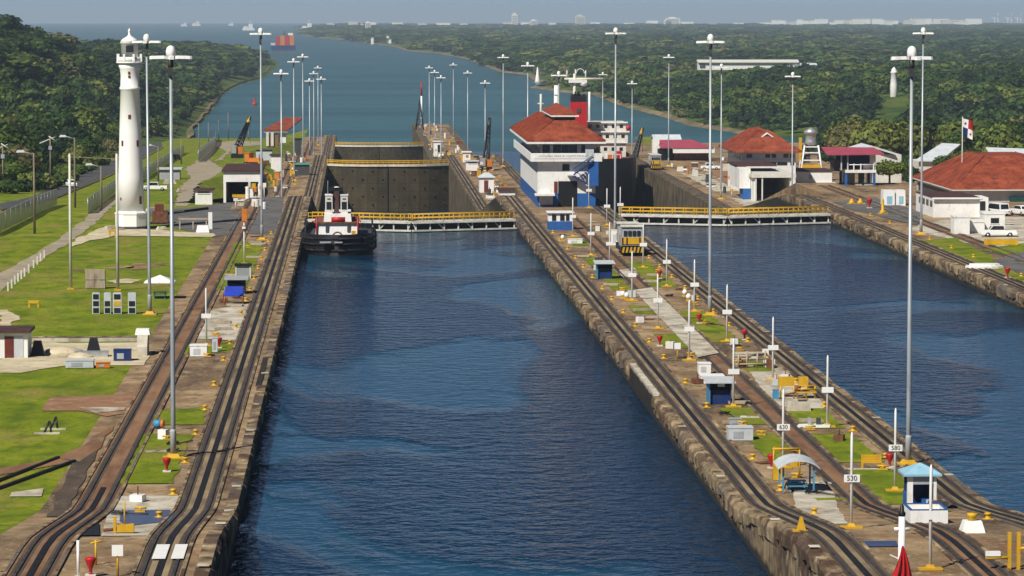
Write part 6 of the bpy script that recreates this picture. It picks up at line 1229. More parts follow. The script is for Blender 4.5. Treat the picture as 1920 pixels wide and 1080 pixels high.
# --- ship in the right lane
def ship():
    cx, y0, L_, hb = 59.8, 874., 128., 12.8; t = thing('cargo_ship', 'cargo ship with black hull and red funnel in the right lock lane', 'ship', (cx, y0, -19))
    rings = []; b = MB(); n = 26
    outline = []
    for k in range(n + 1):
        u = k / n; w_ = hb * (min(1, (u / .06)) ** .35 if u < .06 else 1 if u < .8 else max(.05, 1 - ((u - .8) / .2) ** 2)); outline.append((max(w_, .35 * hb if u < .06 else .2), y0 + L_ * u))
    ring = [(cx + w_, y) for w_, y in outline] + [(cx - w_, y) for w_, y in outline[::-1]]; m = len(ring)
    for z, s in ((-21, .86), (-17, .96), (-12, 1), (-4.2, 1), (-3.2, 1)):
        for (x, y) in ring: b.v.append((cx + (x - cx) * s, y + (1 - s) * 20 * (1 if y < y0 + 30 else 0), z))
    for i in range(4):
        for k in range(m): b.f.append([i * m + k, i * m + (k + 1) % m, (i + 1) * m + (k + 1) % m, (i + 1) * m + k]); b.sm.append(True)
    hull = b.build('hull', 'black_paint', t, world=True); MB().poly([(x, y, -4.2) for x, y in ring]).build('deck', 'rust', t, world=True)
    W = lambda nm, m_, *a, par=None: MB().box(*a).build(nm, m_, par or t, world=True)
    d = 905.; X = lambda x: pd(x, 250, d).x; Z = lambda yy: pd(1130, yy, d).z
    for i, (xa, xb, zz0, zz1, ya, yb) in enumerate(((X(1010), X(1176), -4.2, Z(268), d + 4, d + 24), (X(1020), X(1180), Z(268) + .002, Z(248), d + 5, d + 22), (X(1030), X(1178), Z(248) + .002, Z(231), d + 7, d + 20))):
        w = W('superstructure', 'cream_wall', xa, xb, ya, yb, zz0, zz1); W('deck_edge', 'white_paint', xa - .4, xb + .4, ya - .6, ya - .002, zz1 - .2, zz1 + .15, par=w)
        for k in range(8): xx = xb - 1.3 - k * 2.1; W('window', 'glass_dark', xx - .45, xx + .45, ya - .05, ya, (zz0 + zz1) / 2 - .3, (zz0 + zz1) / 2 + .6, par=w)
    f = MB().taper(X(1069), X(1101), d - 1, d + 5, Z(270), Z(191), .15, .2).build('funnel', 'red_paint', t, world=True); MB().taper(X(1070), X(1100), d - .8, d + 4.8, Z(191) + .01, Z(180), .1, .1).build('funnel_cap', 'black_paint', f, world=True)
    for x, yy in ((1077, 176), (1083, 172), (1093, 177)): MB().cyl(X(x), d + 2, Z(182), Z(yy), .7, .7, 10).build('exhaust_pipe', 'black_paint', f, world=True)
    W('emblem', 'dark_grey', X(1081), X(1088), d - 1.06, d - .85, Z(211), Z(203), par=f)
    d = 918.; ms = MB().tube((X(1077), d, Z(240)), (X(1077), d, Z(138)), .5, 8, .35).build('mast', 'cream_wall', t, world=True); MB().tube((X(1058), d, Z(148)), (X(1131), d, Z(148)), .32, 6).build('yard', 'cream_wall', ms, world=True); MB().box(X(1066), X(1100), d - 1, d + 1, Z(155), Z(150)).build('platform', 'white_paint', ms, world=True)
    for x, yt in ((1063, 132), (1079, 130), (1098, 132)): MB().tube((X(x), d, Z(148)), (X(x), d, Z(yt)), .2, 5).build('antenna', 'cream_wall', ms, world=True)
    a = MB()
    for k in range(8): t0, t1 = math.pi * k / 8, math.pi * (k + 1) / 8; c_ = X(1088); a.tube((c_ + 1.1 * math.cos(t0), d, Z(138) + 1.3 * math.sin(t0)), (c_ + 1.1 * math.cos(t1), d, Z(138) + 1.3 * math.sin(t1)), .1, 5)
    a.build('arch', 'white_paint', ms, world=True); MB().lathe(X(1094), d, [(.3, Z(162)), (1.0, Z(160)), (1.1, Z(155)), (.6, Z(151)), (0, Z(150))], 12).build('radome', 'white_paint', ms, world=True)
    MB().tube((X(1043), d, Z(240)), (X(1043), d, Z(160)), .75, 10, .6).build('kingpost', 'white_paint', t, world=True); MB().box(X(1039), X(1048), d - .8, d + .8, Z(178), Z(175)).build('crosstree', 'white_paint', t, world=True); MB().tube((X(1014), d, Z(240)), (X(1014), d, Z(176)), .3, 6).tube((X(1008), d, Z(194)), (X(1020), d, Z(194)), .2, 5).build('derrick', 'cream_wall', t, world=True); MB().tube((X(1105), d, Z(240)), (X(1105), d, Z(172)), .3, 6).build('vent_mast', 'white_paint', t, world=True)
    o = MB().lathe(0, 0, [(.2, -2.6), (.9, -2), (1.15, 0), (.9, 2), (.2, 2.6)], 12).build('lifeboat', 'orange_paint', t); o.location = (10.6, d - 877, 19 + Z(258)); o.rotation_euler = (math.pi / 2 - .9, 0, 0)
    MB().tube((X(1174), 910.5, Z(238)), (X(1174), 911, Z(238)), .7, 12).build('lifebuoy', 'red_paint', t, world=True); W('aft_winch', 'orange_paint', X(1122), X(1135), 880, 884, -4.2, -2.3); W('aft_winch', 'red_paint', X(1138), X(1146), 881, 884, -4.2, -1.6); W('hatch', 'white_wall', X(1120), X(1150), 888, 893, -4.2, -2.6)
    for k in range(9): MB().tube((cx - 8 + k * 2, y0 + .8, -3.2), (cx - 8 + k * 2, y0 + .8, -2.1), .1, 4).build('rail_post', 'white_paint', t, world=True)
    MB().tube((cx - 8, y0 + .8, -2.1), (cx + 8, y0 + .8, -2.1), .1, 4).build('rail', 'white_paint', t, world=True)
ship()
# --- distant ships, towers, city
def far_ship(lb, x, y, wpx, d_, cols):
    p = pz(x, y, -26); p.y = p.y if d_ is None else d_; q = pd(x, y, p.y); s_ = F / p.y; L_ = wpx / s_; t = thing('cargo_ship', lb, 'ship', (q.x, p.y, -26 + curve_z(q.x, p.y)), 0); h = L_ * .2
    MB().prism([(-L_ / 2, 0), (-L_ * .38, -L_ * .06), (L_ / 2, -L_ * .06), (L_ / 2, L_ * .06), (-L_ * .38, L_ * .06)], -1, h).build('hull', cols[0], t); return t, L_, h
t, L_, h = far_ship('red container ship coming up the channel', 531, 92, 46, None, ('navy_paint',))
for k in range(4): MB().box(-L_ * .30 + k * L_ * .19, -L_ * .13 + k * L_ * .19, -L_ * .05, L_ * .05, h + .01, h + L_ * (.34 + .06 * (k > 0))).build('container_stack', 'orange_paint' if k % 2 else 'red_paint', t)
MB().box(-L_ * .5, -L_ * .32, -L_ * .04, L_ * .04, h, h + L_ * .1).build('foredeck', 'pale_grey', t); MB().box(L_ * .2, L_ * .4, -L_ * .04, L_ * .04, h + L_ * .41, h + L_ * .5).build('bridge', 'white_paint', t); MB().cyl(L_ * .05, 0, h + L_ * .4, h + L_ * .6, 1, .6, 6).build('mast', 'dark_grey', t)
for x, y, w_, dd, lb in ((466, 54, 22, 11500, 'white ship anchored in the bay left of the red container ship'), (576, 50, 24, 11500, 'white ship anchored in the bay right of the red container ship'), (345, 48, 12, 16000, 'faint white ship far out in the bay, leftmost of three'), (368, 46, 16, 16500, 'faint white ship far out in the bay, second from the left'), (433, 45, 10, 17000, 'faint small ship on the horizon'), (676, 50, 16, 13000, 'white ship behind the low wooded point')):
    t, L_, h = far_ship(lb, x, y, w_, dd, ('white_paint',)); MB().box(L_ * .0, L_ * .35, -L_ * .05, L_ * .05, h + .01, h + L_ * .35).build('superstructure', 'white_paint', t); MB().box(-L_ * .4, -L_ * .05, -L_ * .05, L_ * .05, h + .01, h + L_ * .15).build('deck_cargo', 'white_wall', t); MB().cyl(L_ * .15, 0, h + L_ * .35, h + L_ * .6, L_ * .03, L_ * .02, 6).build('mast', 'white_paint', t)
CITY = []
def tower(x, yt, w_, lb, yb=52, d=12500, m='white_wall', rows=6):
    a = pd(x - w_ / 2, yb, d); b = pd(x + w_ / 2, yt, d); t = thing('apartment_tower', lb, 'building', ((a.x + b.x) / 2, d, a.z)); W_ = b.x - a.x; H = b.z - a.z
    wl = MB().box(-W_ / 2, W_ / 2, 0, W_ * .7, -20, H).build('wall', m, t); MB().box(-W_ * .3, W_ * .2, W_ * .1, W_ * .5, H + .01, H + H * .12).build('roof_house', m, t)
    for r in range(rows): MB().box(-W_ * .42, W_ * .42, -.6, 0, H * (.2 + .75 * r / rows), H * (.2 + .75 * (r + .5) / rows)).build('window_band', 'grey_paint', wl)
tower(965, 27, 11, 'tall pale apartment tower on the horizon, left of centre'); tower(1088, 30, 18, 'wide beige apartment block on the horizon', m='cream_wall'); tower(1262, 34, 26, 'white stepped building group on the horizon', m='white_wall'); tower(690, 42, 10, 'small white tower beyond the wooded point', 56, 9500); tower(1001, 38, 14, 'low pale building beside the tall tower'); tower(1252, 38, 14, 'lower pale block left of the white stepped building')
rr = random.Random(3)
for x, w_, h_ in [(x, rr.uniform(10, 34), rr.uniform(5, 12)) for x in list(range(1455, 1760, 11)) + list(range(1765, 1830, 11))] + [(830, 26, 4), (870, 14, 3), (1185, 20, 4), (1210, 12, 4), (1330, 30, 3), (745, 20, 5), (620, 14, 4), (662, 18, 6), (700, 12, 5), (790, 16, 4), (950, 22, 6), (985, 16, 5), (1040, 14, 4), (1120, 18, 5), (1230, 22, 8), (1290, 24, 6), (1390, 20, 4), (1430, 22, 5)]:
    a = pd(x, 47, 12800); wd = w_ / F * 12800; o = thing('city_building', 'low white building in the far town strip on the horizon', 'building', (a.x, 12800 + rr.uniform(-200, 200), a.z), 0, 'low buildings of the far town'); H = h_ / F * 12800; MB().box(-wd / 2, wd / 2, 0, wd * .5, -10, H).build('wall', rr.choice(['clean_white', 'clean_white', 'white_wall', 'cream_wall']), o); MB().box(-wd * .52, wd * .52, -.5, wd * .52, H + .02, H + .8).build('roof', rr.choice(['clean_white', 'roof_pale', 'cream_wall', 'white_wall']), o)
for k, x in enumerate((1868, 1893, 1911)):
    d = 13500; a = pd(x, 40, d); t = thing('dock_crane', 'dock gantry crane on the far horizon, %s of three' % ('left', 'middle', 'right')[k], 'crane', (a.x, d, a.z)); q = d / F
    for s in (-1, 1): MB().tube((s * 4 * q, 0, -18 * q), (s * 3 * q, 0, 6 * q), .5 * q, 5).build('leg', 'white_paint', t)
    MB().tube((-9 * q, 0, 6 * q), (7 * q, 0, 6 * q), .6 * q, 5).build('beam', 'white_paint', t); MB().tube((2 * q, 0, 6 * q), (4 * q, 0, 16 * q), .4 * q, 5).build('mast', 'white_paint', t)
def far_misc():
    d = 3150.; a, b = pd(1310, 125, d), pd(1512, 112, d); q = thing('long_building', 'very long low white building in the jungle on the right', 'building', ((a.x + b.x) / 2, d, a.z)); W_ = b.x - a.x
    MB().box(-W_ / 2, W_ / 2 - 8, 0, 14, -9, 4.0).build('wall', 'white_wall', q); MB().gable(-W_ / 2 - 1, W_ / 2 - 7, -2, 16, 4.2, 6.4, 'x', .5).build('roof', 'cream_wall', q); MB().box(-W_ / 2 + 6, W_ / 2 - 14, -.3, 0, 1.2, 2.4).build('window_band', 'grey_paint', q); MB().gable(W_ / 2 - 12, W_ / 2 + 10, -1, 12, 1.6, 3.2, 'x', .4).build('end_roof', 'roof_pale', q); MB().box(-W_ / 2 + 1, -W_ / 2 + 6, -.6, -.31, -1, 3).build('gate', 'dark_grey', q)
    d = 1900.; a = pd(1676, 158, d); q = thing('range_tower', 'small white range tower rising from the right jungle', 'tower', (a.x, d, a.z)); MB().lathe(0, 0, [(2.3, -16), (2.0, 0), (1.6, 6), (2.0, 6.4), (2.0, 7.0), (1.45, 7.1), (1.45, 8.2), (.4, 9.4), (0, 9.8)], 16).build('shaft', 'white_wall', q); MB().box(-.3, .3, -1.75, -1.55, 2.5, 3.5).build('window', 'dark_grey', q)
    d = 2900.; a = pd(1008, 151, d); q = thing('beacon', 'white conical beacon on the point across the channel', 'beacon', (a.x, d, a.z)); MB().lathe(0, 0, [(2.4, -2), (2.1, 0), (.5, 11), (0, 11.5)], 12).build('cone', 'white_paint', q); MB().cyl(0, 0, -3, -1, 3, 3, 10).build('footing', 'pale_slab', q)
    for x, yb, h_, dd in ((698, 79, 8, 6300), (727, 76, 8, 6400), (731, 80, 6, 6250)): a = pd(x, yb, dd); q = thing('shore_hut', 'small white hut on the far shore of the channel', 'hut', (a.x, dd, a.z), 0, 'white huts on the far shore'); s_ = dd / F; MB().box(-2.5 * s_, 2.5 * s_, 0, 5 * s_, -6, h_ * s_).build('wall', 'white_paint', q); MB().gable(-3 * s_, 3 * s_, -s_, 6 * s_, h_ * s_, h_ * s_ * 1.3, 'y').build('roof', 'white_wall', q)
    for x, y in ((477, 196), (400, 165)):
        a = pz(x, y, -26); q = thing('buoy', 'red channel buoy near the left shore, %s' % ('nearer one' if x == 477 else 'farther one'), 'buoy', a); MB().lathe(0, 0, [(1.6, -.5), (1.6, .8), (.7, 1.0), (.5, 3.6), (.6, 4.4), (0, 4.6)], 12).build('float', 'red_paint', q); MB().cyl(0, 0, 4.6, 5.6, .12, .1, 6).build('lantern', 'dark_grey', q)
far_misc()
# --- left bank poles, fences
def upole(x, yt, yb, lb, kind, fn=fz, grp=None, d=None):
    p = hit(x, yb, fn) if d is None else V3((pd(x, yb, d).x, d, pd(x, yb, d).z)); H = pd(x, yt, p.y).z - p.z; t = thing('utility_pole' if kind != 'tall' else 'wire_mast', lb, 'pole', p, 0, grp); r = .16
    MB().lathe(0, 0, [(r * 1.25, 0), (r * .8, H)], 8).build('pole', 'cream_wall' if kind == 'tall' else 'pole_wood', t)
    if kind == 'lamp': MB().tube((0, 0, H - .2), (-1.6, 0, H + .25), .07, 5).build('arm', 'grey_paint', t); MB().taper(-2.6, -1.3, -.25, .25, H + .1, H + .45, .2, .08).build('lamp_head', 'pale_grey', t)
    if kind == 'cross':
        MB().tube((-2.2, -.6, H - 1.2), (1.0, .6, H + .1), .13, 5).tube((-.3, 0, H + .3), (1.4, .2, H - .9), .13, 5).build('cross_arm', 'cream_wall', t); MB().box(-.35, .35, -.3, .3, H - 2.6, H - 1.8).build('transformer', 'grey_paint', t)
    if kind == 'tall': MB().box(-.4, .4, -.3, .3, 0, .18).build('base', 'yellow_paint', t)
    return t, p, H
t1, p1, h1 = upole(133, 288, 545, 'tall pale mast on the lawn carrying a wire, left of a pair', 'tall'); t2, p2, h2 = upole(221, 288, 545, 'tall pale mast on the lawn carrying a wire, right of a pair', 'tall')
MB().tube(p1 + V3((0, 0, h1 - .4)), p2 + V3((0, 0, h2 - .6)), .06, 4).build('wire', 'pole_wood', t1, world=True)
upole(65, 287, 438, 'street lamp on a wooden pole at the left, in front of the road', 'lamp'); upole(141, 258, 390, 'wooden utility pole beside the driving white car', 'lamp'); upole(190, 311, 396, 'street lamp on a wooden pole just left of the lighthouse', 'lamp'); upole(95, 258, 345, 'utility pole with pale cross arms before the left wood', 'cross'); upole(6, 272, 362, 'utility pole with pale cross arms at the left edge', 'cross'); upole(297, 274, 340, 'wooden pole behind the lighthouse', 'lamp')
for x, yt, yb in ((340, 262, 308), (373, 232, 300), (391, 229, 275), (410, 225, 262), (428, 210, 262), (466, 245, 262)): upole(x, yt, yb, 'thin pole near the left shore', 'plain', grp='thin poles near the left shore')
def fence(lb, pts, hgt, n):
    q = [hit(x, y, fz) for x, y in pts]; t = thing('chain_link_fence', lb, 'fence', q[0]); tot = []
    for a, b in zip(q, q[1:]):
        m = max(1, int(round((b - a).length / n)))
        for k in range(m): tot.append((a.lerp(b, k / m), a.lerp(b, (k + 1) / m)))
    for i, (a, b) in enumerate(tot):
        U = V3((0, 0, hgt)); MB().add([a + V3((0, 0, .1)), b + V3((0, 0, .1)), b + U, a + U], [(0, 1, 2, 3)]).build('mesh_panel', 'chain_link', t, world=True, fix=False); MB().tube(a, a + U * 1.03, .05, 5).build('post', 'galvanised', t, world=True); MB().tube(a + U, b + U, .05, 4).build('top_rail', 'galvanised', t, world=True)
fence('beige chain link fence between road and lawn at the left edge', [(-20, 445), (0, 437), (58, 408), (107, 385)], 2.9, 6); fence('chain link fence running uphill behind the lighthouse', [(165, 402), (216, 362), (275, 334), (330, 295), (345, 287)], 2.6, 10); fence('chain link fence beside the far path near the shore', [(372, 304), (395, 283), (404, 272), (405, 262)], 3.4, 12)
# --- flag
def flag():
    y = 606.; a = pd(1804, 300, y); t = thing('flag_pole', 'flagpole flying a red white and blue quartered flag above the red roof', 'flag', (a.x, y, 1.9)); top = pd(1804, 219, y).z
    MB().cyl(0, 0, 0, top - 1.9, .12, .08, 8).build('pole', 'cream_wall', t); s_ = F / y; Wd, Hd = 20 / s_, 32 / s_; zt = pd(1804, 222, y).z - 1.9; n = 5
    for i, (c0, c1, r0, r1, m) in enumerate(((0, .5, .5, 1, 'white_paint'), (.5, 1, .5, 1, 'red_paint'), (0, .5, 0, .5, 'navy_paint'), (.5, 1, 0, .5, 'white_paint'))):
        b = MB()
        for k in range(n):
            for j in range(2):
                P_ = lambda u, v: (.1 + Wd * u * (1 - .12 * (1 - v)), .35 * math.sin(u * 5 + v * 2) * u + .0, zt - Hd + Hd * v - Wd * .35 * u * (1.2 - v * .4))
                u0, u1 = c0 + (c1 - c0) * k / n, c0 + (c1 - c0) * (k + 1) / n; v0, v1 = r0 + (r1 - r0) * j / 2, r0 + (r1 - r0) * (j + 1) / 2; q = [P_(u0, v0), P_(u1, v0), P_(u1, v1), P_(u0, v1)]; b.add(q + [(p_[0], p_[1] + .03, p_[2]) for p_ in q], [(0, 1, 2, 3), (7, 6, 5, 4)])
        f = b.build('flag_quarter', m, t)
        if i in (0, 3):
            c = P_((c0 + c1) / 2, (r0 + r1) / 2) if False else None
            u, v = (c0 + c1) / 2, (r0 + r1) / 2; px_, py_, pz_ = (.1 + Wd * u * (1 - .12 * (1 - v)), .35 * math.sin(u * 5 + v * 2) * u - .05, zt - Hd + Hd * v - Wd * .35 * u * (1.2 - v * .4)); st = []
            for k in range(10): rr_ = .32 if k % 2 == 0 else .13; a_ = math.pi / 2 + k * math.pi / 5; st.append((px_ + rr_ * math.cos(a_), py_, pz_ + rr_ * math.sin(a_)))
            MB().poly(st).build('star', 'navy_paint' if i == 0 else 'red_paint', f)
flag()
# --- jackstaff with furled red flag on the bow of the camera's ship
def jackstaff():
    d = 172.; a = pd(1690, 1090, d); t = thing('jackstaff', 'white mast with black tip and furled red flag at the bottom right', 'mast', a); z = lambda y: pd(1690, y, d).z - a.z
    MB().cyl(0, 0, -2, z(968), .2, .17, 10).build('mast', 'white_paint', t); MB().lathe(0, 0, [(.17, z(968) + .002), (.2, z(962)), (.12, z(958)), (.1, z(948)), (0, z(944))], 10).build('tip', 'black_paint', t); MB().tube((-.4, 0, z(992)), (.4, 0, z(992)), .1, 6).build('cross_arm', 'white_paint', t)
    fl = MB(); nu, nv = 14, 8
    for j in range(nv + 1):
        v = j / nv; zz = z(1022) + (z(1150) - z(1022)) * v; wd = .05 + .62 * min(1, v * 1.7)
        for i in range(nu + 1): u = i / nu * 2 - 1; fl.v.append((u * wd * (1 + .12 * math.sin(7 * v + 2 * u)) + .06 * math.sin(5 * v), -.3 + .17 * math.sin(i * 1.45 + v * 2) * min(1, v * 3), zz + .12 * math.sin(i * 1.45) * v))
    for j in range(nv):
        for i in range(nu): q_ = j * (nu + 1) + i; fl.f.append([q_, q_ + 1, q_ + nu + 2, q_ + nu + 1]); fl.sm.append(True)
    fl.build('furled_flag', 'red_paint', t, fix=False); MB().tube((-.6, 0, z(1040)), (.4, 0, z(1056)), .04, 4).build('stay', 'white_paint', t)
jackstaff()
# --- clutter at the end of the centre approach wall and on the lower walls
def clutter():
    y = 1480.; X = lambda x: pd(x, 210, y).x; Z = lambda yy: pd(785, yy, y).z; t = thing('derrick', 'dark lattice derrick at the far tip of the centre wall', 'derrick', (X(788), y, -17)); ap = V3((X(787), y, Z(187)))
    for sx in (-1, 1):
        for sy in (-1, 1): MB().tube((X(787) + sx * 1.7, y + sy * 1.7, -17), ap, .3, 5).build('leg', 'black_paint', t, world=True)
    for k in range(1, 5): e = 1.7 * (1 - k / 6); zz = -17 + (ap.z + 17) * k / 6; MB().tube((X(787) - e, y - e, zz), (X(787) + e, y - e, zz), .22, 4).tube((X(787) - e, y - e, zz), (X(787) + e * .8, y - e * .8, zz + 2), .18, 4).build('brace', 'black_paint', t, world=True)
    t = thing('signal_mast', 'slim mast with red upper half behind the derrick', 'mast', (X(792), y + 20, -17)); MB().cyl(0, 0, 0, Z(182) + 17, .45, .4, 8).build('lower_mast', 'white_paint', t); MB().cyl(0, 0, Z(182) + 17.01, Z(156) + 17, .4, .3, 8).build('upper_mast', 'red_paint', t)
    rr = random.Random(9); cols = ['white_paint', 'white_wall', 'cream_wall', 'orange_paint', 'rust', 'yellow_paint', 'white_paint', 'dark_grey', 'pale_slab']
    spots = [(rr.uniform(27.5, 40), rr.uniform(1010, 1520), -17, 'far centre') for _ in range(80)] + [(rr.uniform(30, 37.5), rr.uniform(735, 985), -7.6, 'lower centre') for _ in range(75)] + [(rr.uniform(-20.5, -14.5), rr.uniform(760, 1050), None, 'lower left') for _ in range(40)] + [(rr.uniform(85, 110), rr.uniform(735, 930), -7.6, 'lower right') for _ in range(55)]
    spots += [(rr.uniform(-20, -14.8), rr.uniform(560, 604), 1.95, 'shed apron') for _ in range(16)]
    for (x, y_, z, wh) in spots:
        z = bz(y_) if z is None else z; w_, h_, l_ = rr.uniform(.6, 2.2), rr.uniform(.5, 2.2), rr.uniform(.8, 3.0); t = thing('site_equipment', 'small piece of site equipment standing on the %s deck' % wh, 'equipment', (x, y_, z), rr.uniform(-.2, .2), 'equipment on the %s deck' % wh); m = rr.choice(cols)
        k = rr.randrange(4)
        if k == 0: MB().taper(-w_ / 2, w_ / 2, -l_ / 2, l_ / 2, 0, h_, .1, .1).build('body', m, t); MB().box(-w_ * .55, w_ * .55, -l_ * .55, l_ * .55, h_ + .002, h_ + .1).build('lid', rr.choice(cols), t)
        elif k == 1: w_ = min(w_, .9); MB().lathe(0, 0, [(w_ * .42, 0), (w_ * .42, h_ * .3), (w_ * .46, h_ * .33), (w_ * .42, h_ * .36), (w_ * .42, h_ * .96), (w_ * .38, h_), (0, h_ * 1.01)], 12, False).build('drum', m, t); MB().cyl(0, 0, h_, h_ + .4, .08, .08, 6).build('valve', 'rust', t)
        elif k == 2:
            MB().cyl(0, 0, 0, h_ * 1.6, .09, .07, 6).build('post', m, t); MB().box(-.35, .35, -.1, .1, h_ * 1.2, h_ * 1.6).build('box', rr.choice(['white_paint', 'yellow_paint', 'orange_paint']), t)
        else:
            for j in range(4): MB().tube((-w_ / 2 + j * .25, -l_ / 2, .15 + .12 * (j % 2)), (-w_ / 2 + j * .25, l_ / 2, .15 + .12 * (j % 2)), .12, 6).build('pipe', m, t)
            MB().box(-w_ / 2, w_ / 2, -.1, .1, 0, .14).build('bearer', 'wood', t)
    near = [(rr.uniform(29.8, 32.6), rr.uniform(215, 540), 'left half of the centre wall') for _ in range(46)] + [(rr.uniform(35.6, 38.4), rr.uniform(215, 540), 'right half of the centre wall') for _ in range(46)] + [(rr.uniform(-15.6, -13.6), rr.uniform(215, 540), 'left bank') for _ in range(30)]
    for i, (x, y_, wh) in enumerate(near):
        k = rr.randrange(5); t = thing(('valve_box', 'hose_coil', 'timber_stack', 'cleat', 'cover_slab')[k], ('small valve box', 'dark hose coil', 'small stack of timbers', 'small yellow cleat', 'pale cover slab')[k] + ' on the deck of the ' + wh, ('box', 'hose', 'timber', 'cleat', 'slab')[k], (x, y_, wz(y_) + .08), rr.uniform(-.4, .4), ('valve boxes', 'hose coils', 'timber stacks', 'cleats', 'cover slabs')[k] + ' on the ' + wh)
        if k == 0: w_ = rr.uniform(.25, .5); MB().box(-w_, w_, -w_, w_, 0, rr.uniform(.3, .8)).build('body', rr.choice(['cream_wall', 'pale_grey', 'rust', 'white_paint', 'dark_grey']), t); MB().cyl(0, 0, .3, 1.0, .05, .05, 6).build('valve', 'rust', t)
        elif k == 1:
            b = MB()
            for j in range(22): a0, a1 = j * .6, (j + 1) * .6; b.tube((.35 * math.cos(a0) + .012 * j, .5 * math.sin(a0), .05 + .008 * j), (.35 * math.cos(a1) + .012 * j, .5 * math.sin(a1), .05 + .008 * (j + 1)), .05, 5)
            b.build('hose', rr.choice(['black_paint', 'rust', 'dark_grey']), t); MB().tube((.5, .2, .06), (rr.uniform(1.2, 2.2), rr.uniform(-2, 2), .06), .05, 5).build('nozzle_end', 'dark_grey', t)
        elif k == 2:
            for j in range(4): MB().box(-.9 + rr.uniform(-.1, .1), .9 + rr.uniform(-.1, .1), -.3 + j * .16, -.16 + j * .16, 0, .14 + .1 * (j % 2)).build('timber', 'wood', t)
        elif k == 3: MB().box(-.35, .35, -.12, .12, 0, .1).build('foot', 'yellow_paint', t); MB().tube((-.4, 0, .28), (.4, 0, .28), .08, 6).tube((0, 0, .1), (0, 0, .28), .08, 6).build('horns', 'yellow_paint', t)
        else: MB().box(-rr.uniform(.5, 1.1), rr.uniform(.5, 1.1), -.5, .5, 0, .05).build('slab', rr.choice(['pale_slab', 'dark_grey', 'rust']), t); MB().tube((-.15, 0, .06), (.15, 0, .06), .03, 5).build('lifting_ring', 'steel_rail', t)
    # white tarpaulin pile and yellow barrier on the right lawn
    q = hit(1847, 503, rz); b = MB(); n = 14; ring = [(2.4 * math.cos(2 * math.pi * k / n) * rr.uniform(.9, 1.1), 1.6 * math.sin(2 * math.pi * k / n)) for k in range(n)]; b.prism(ring, 0, .35); b.prism([(x * .8, y_ * .75) for x, y_ in ring], .352, .6); o = b.build('boat_cover', 'white_paint'); o.location = q; tag(o, 'flat white tarpaulin pile on the right lawn', 'tarp')
    q = hit(1880, 462, rz); t = thing('barrier', 'long yellow barrier below the pickup truck at the right', 'barrier', q); MB().box(-2.6, 2.2, 0, .4, .1, .9).build('board', 'yellow_paint', t)
    for x in (-2.2, 0, 1.9): MB().box(x - .15, x + .15, -.1, .5, 0, .1).build('foot', 'yellow_paint', t)
    for x, y_, lb in ((1655, 402, 'yellow valve post on the right wall apron'), (1613, 384, 'yellow roller on the right wall apron'), (1402, 340, 'tall yellow post on the lower right bank'), (1597, 384, 'yellow fairlead nearest the raised cab')):
        q = hit(x, y_, rz); t = thing('valve_post', lb, 'post', q); MB().lathe(0, 0, [(.55, 0), (.5, .5), (.25, .7), (.22, 2.2 if x in (1655, 1402) else .9), (.1, 2.6 if x in (1655, 1402) else 1.0), (0, 2.65 if x in (1655, 1402) else 1.02)], 10).build('stem', 'yellow_paint', t); MB().box(-.8, .8, -.5, .5, 0, .2).build('base', 'yellow_paint', t)
    q = hit(1630, 392, rz); RC.put(q, 0, 'red hose post on the right wall apron', 'red hose posts', (1.3,) * 3)
    # apron of the right wall
    rpoly('dark_apron', [(1560, 380), (1640, 372), (1730, 400), (1720, 425), (1660, 410), (1600, 395)], 'apron', .09)
    q = hit(300, 420, fz); t = thing('pile_driver', 'rusty machine with dark jib right of the lighthouse', 'machine', q); MB().box(-1.2, 1.2, 0, 2.5, .2, 1.9).build('body', 'rust', t); MB().box(-.8, .5, .2, 1.6, 1.902, 3.0).build('cab', 'red_door', t); MB().tube((1.0, .5, 1.6), (7.5, .5, 2.4), .22, 5).build('jib', 'black_paint', t); MB().box(-1.5, 1.5, -.1, 2.7, 0, .2).build('skid', 'black_paint', t)
    t = thing('trestle', 'brown trestle beside white post right of the lighthouse', 'trestle', hit(362, 432, fz))
    for x in (-2.0, 0, 2.0): MB().box(x - .1, x + .1, 0, .2, 0, 1.7).build('leg', 'wood', t)
    MB().box(-2.2, 2.2, -.1, .3, 1.5, 1.75).build('beam', 'wood', t); MB().box(2.3, 2.9, 0, .5, 0, 2.6).build('end_post', 'white_paint', t)
    o = MB().taper(-1.0, 1.0, 0, 1.6, 0, 1.1, .2, .3).build('covered_crate', 'white_paint'); o.location = hit(380, 438, fz); tag(o, 'white covered crate by the trestle beside the return track', 'crate')
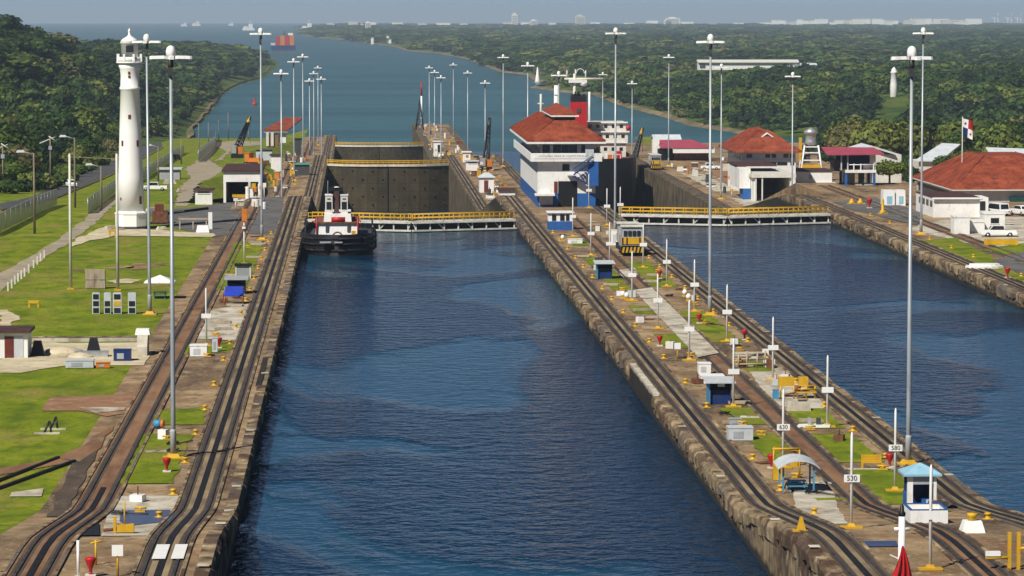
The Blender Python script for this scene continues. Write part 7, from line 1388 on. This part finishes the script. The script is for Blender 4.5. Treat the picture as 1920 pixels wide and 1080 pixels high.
    for x, y_, r in ((210, 432, 1), (228, 434, .7), (290, 398, 1.2), (318, 345, 1.5), (345, 360, 1.2), (305, 432, .8)):
        q = hit(x, y_, fz); o = MB().taper(-r, r, 0, r, 0, r * .6, r * .3, r * .2).build('rubble_block', 'pale_slab'); o.location = q; o.rotation_euler = (0, 0, rr.uniform(0, 1)); tag(o, 'pale rubble block lying on the grass around the lighthouse', 'rubble', 'rubble around the lighthouse')
clutter()
def grove():     # trees and shrubs among the right bank buildings
    for x, y, d, sc_, lb in ((1668, 322, 690, 1.1, 'small tree beside the pale green house'), (1655, 300, 760, .8, 'bushy tree behind the raised cab'), (1780, 312, 800, 1.05, 'dark tree behind the red roofed hall, left one'), (1815, 300, 815, 1.2, 'dark tree behind the red roofed hall, middle one'), (1845, 305, 800, 1.0, 'dark tree behind the red roofed hall, right one'), (1710, 330, 760, .9, 'tree left of the pale blue metal roof'), (1560, 300, 900, 1.1, 'tree behind the water tank'), (1590, 300, 930, 1.0, 'tree behind the pink roofed cab'), (1700, 305, 880, 1.0, 'tree behind the two near lamp posts'), (1910, 318, 820, 1.0, 'tree at the right edge behind the red roof')):
        q = pd(x, y, d); t = thing('broadleaf_tree', lb, 'tree', (q.x, d, q.z), rs.uniform(0, 6)); t.scale = (sc_ * .62,) * 3; link('crown', CR[int(rs.integers(6))], t); link('trunk', TR[0], t)
grove()
# ================================================================== haze
hz = MB().box(-12000, 14000, -60, 46000, -260, 62).build('haze', 'white_paint'); hz.data.materials.clear()
hm = bpy.data.materials.new('haze'); hm.use_nodes = True; hn = hm.node_tree; hn.nodes.remove(hn.nodes['Principled BSDF'])
pv = hn.nodes.new('ShaderNodeVolumePrincipled'); pv.inputs['Color'].default_value = (.62, .78, .95, 1); pv.inputs['Density'].default_value = 6.2e-5; pv.inputs['Anisotropy'].default_value = 0.0
hn.links.new(pv.outputs[0], hn.nodes['Material Output'].inputs['Volume']); hz.data.materials.append(hm); tag(hz, 'pale blue haze over the distance', None, None, 'stuff')
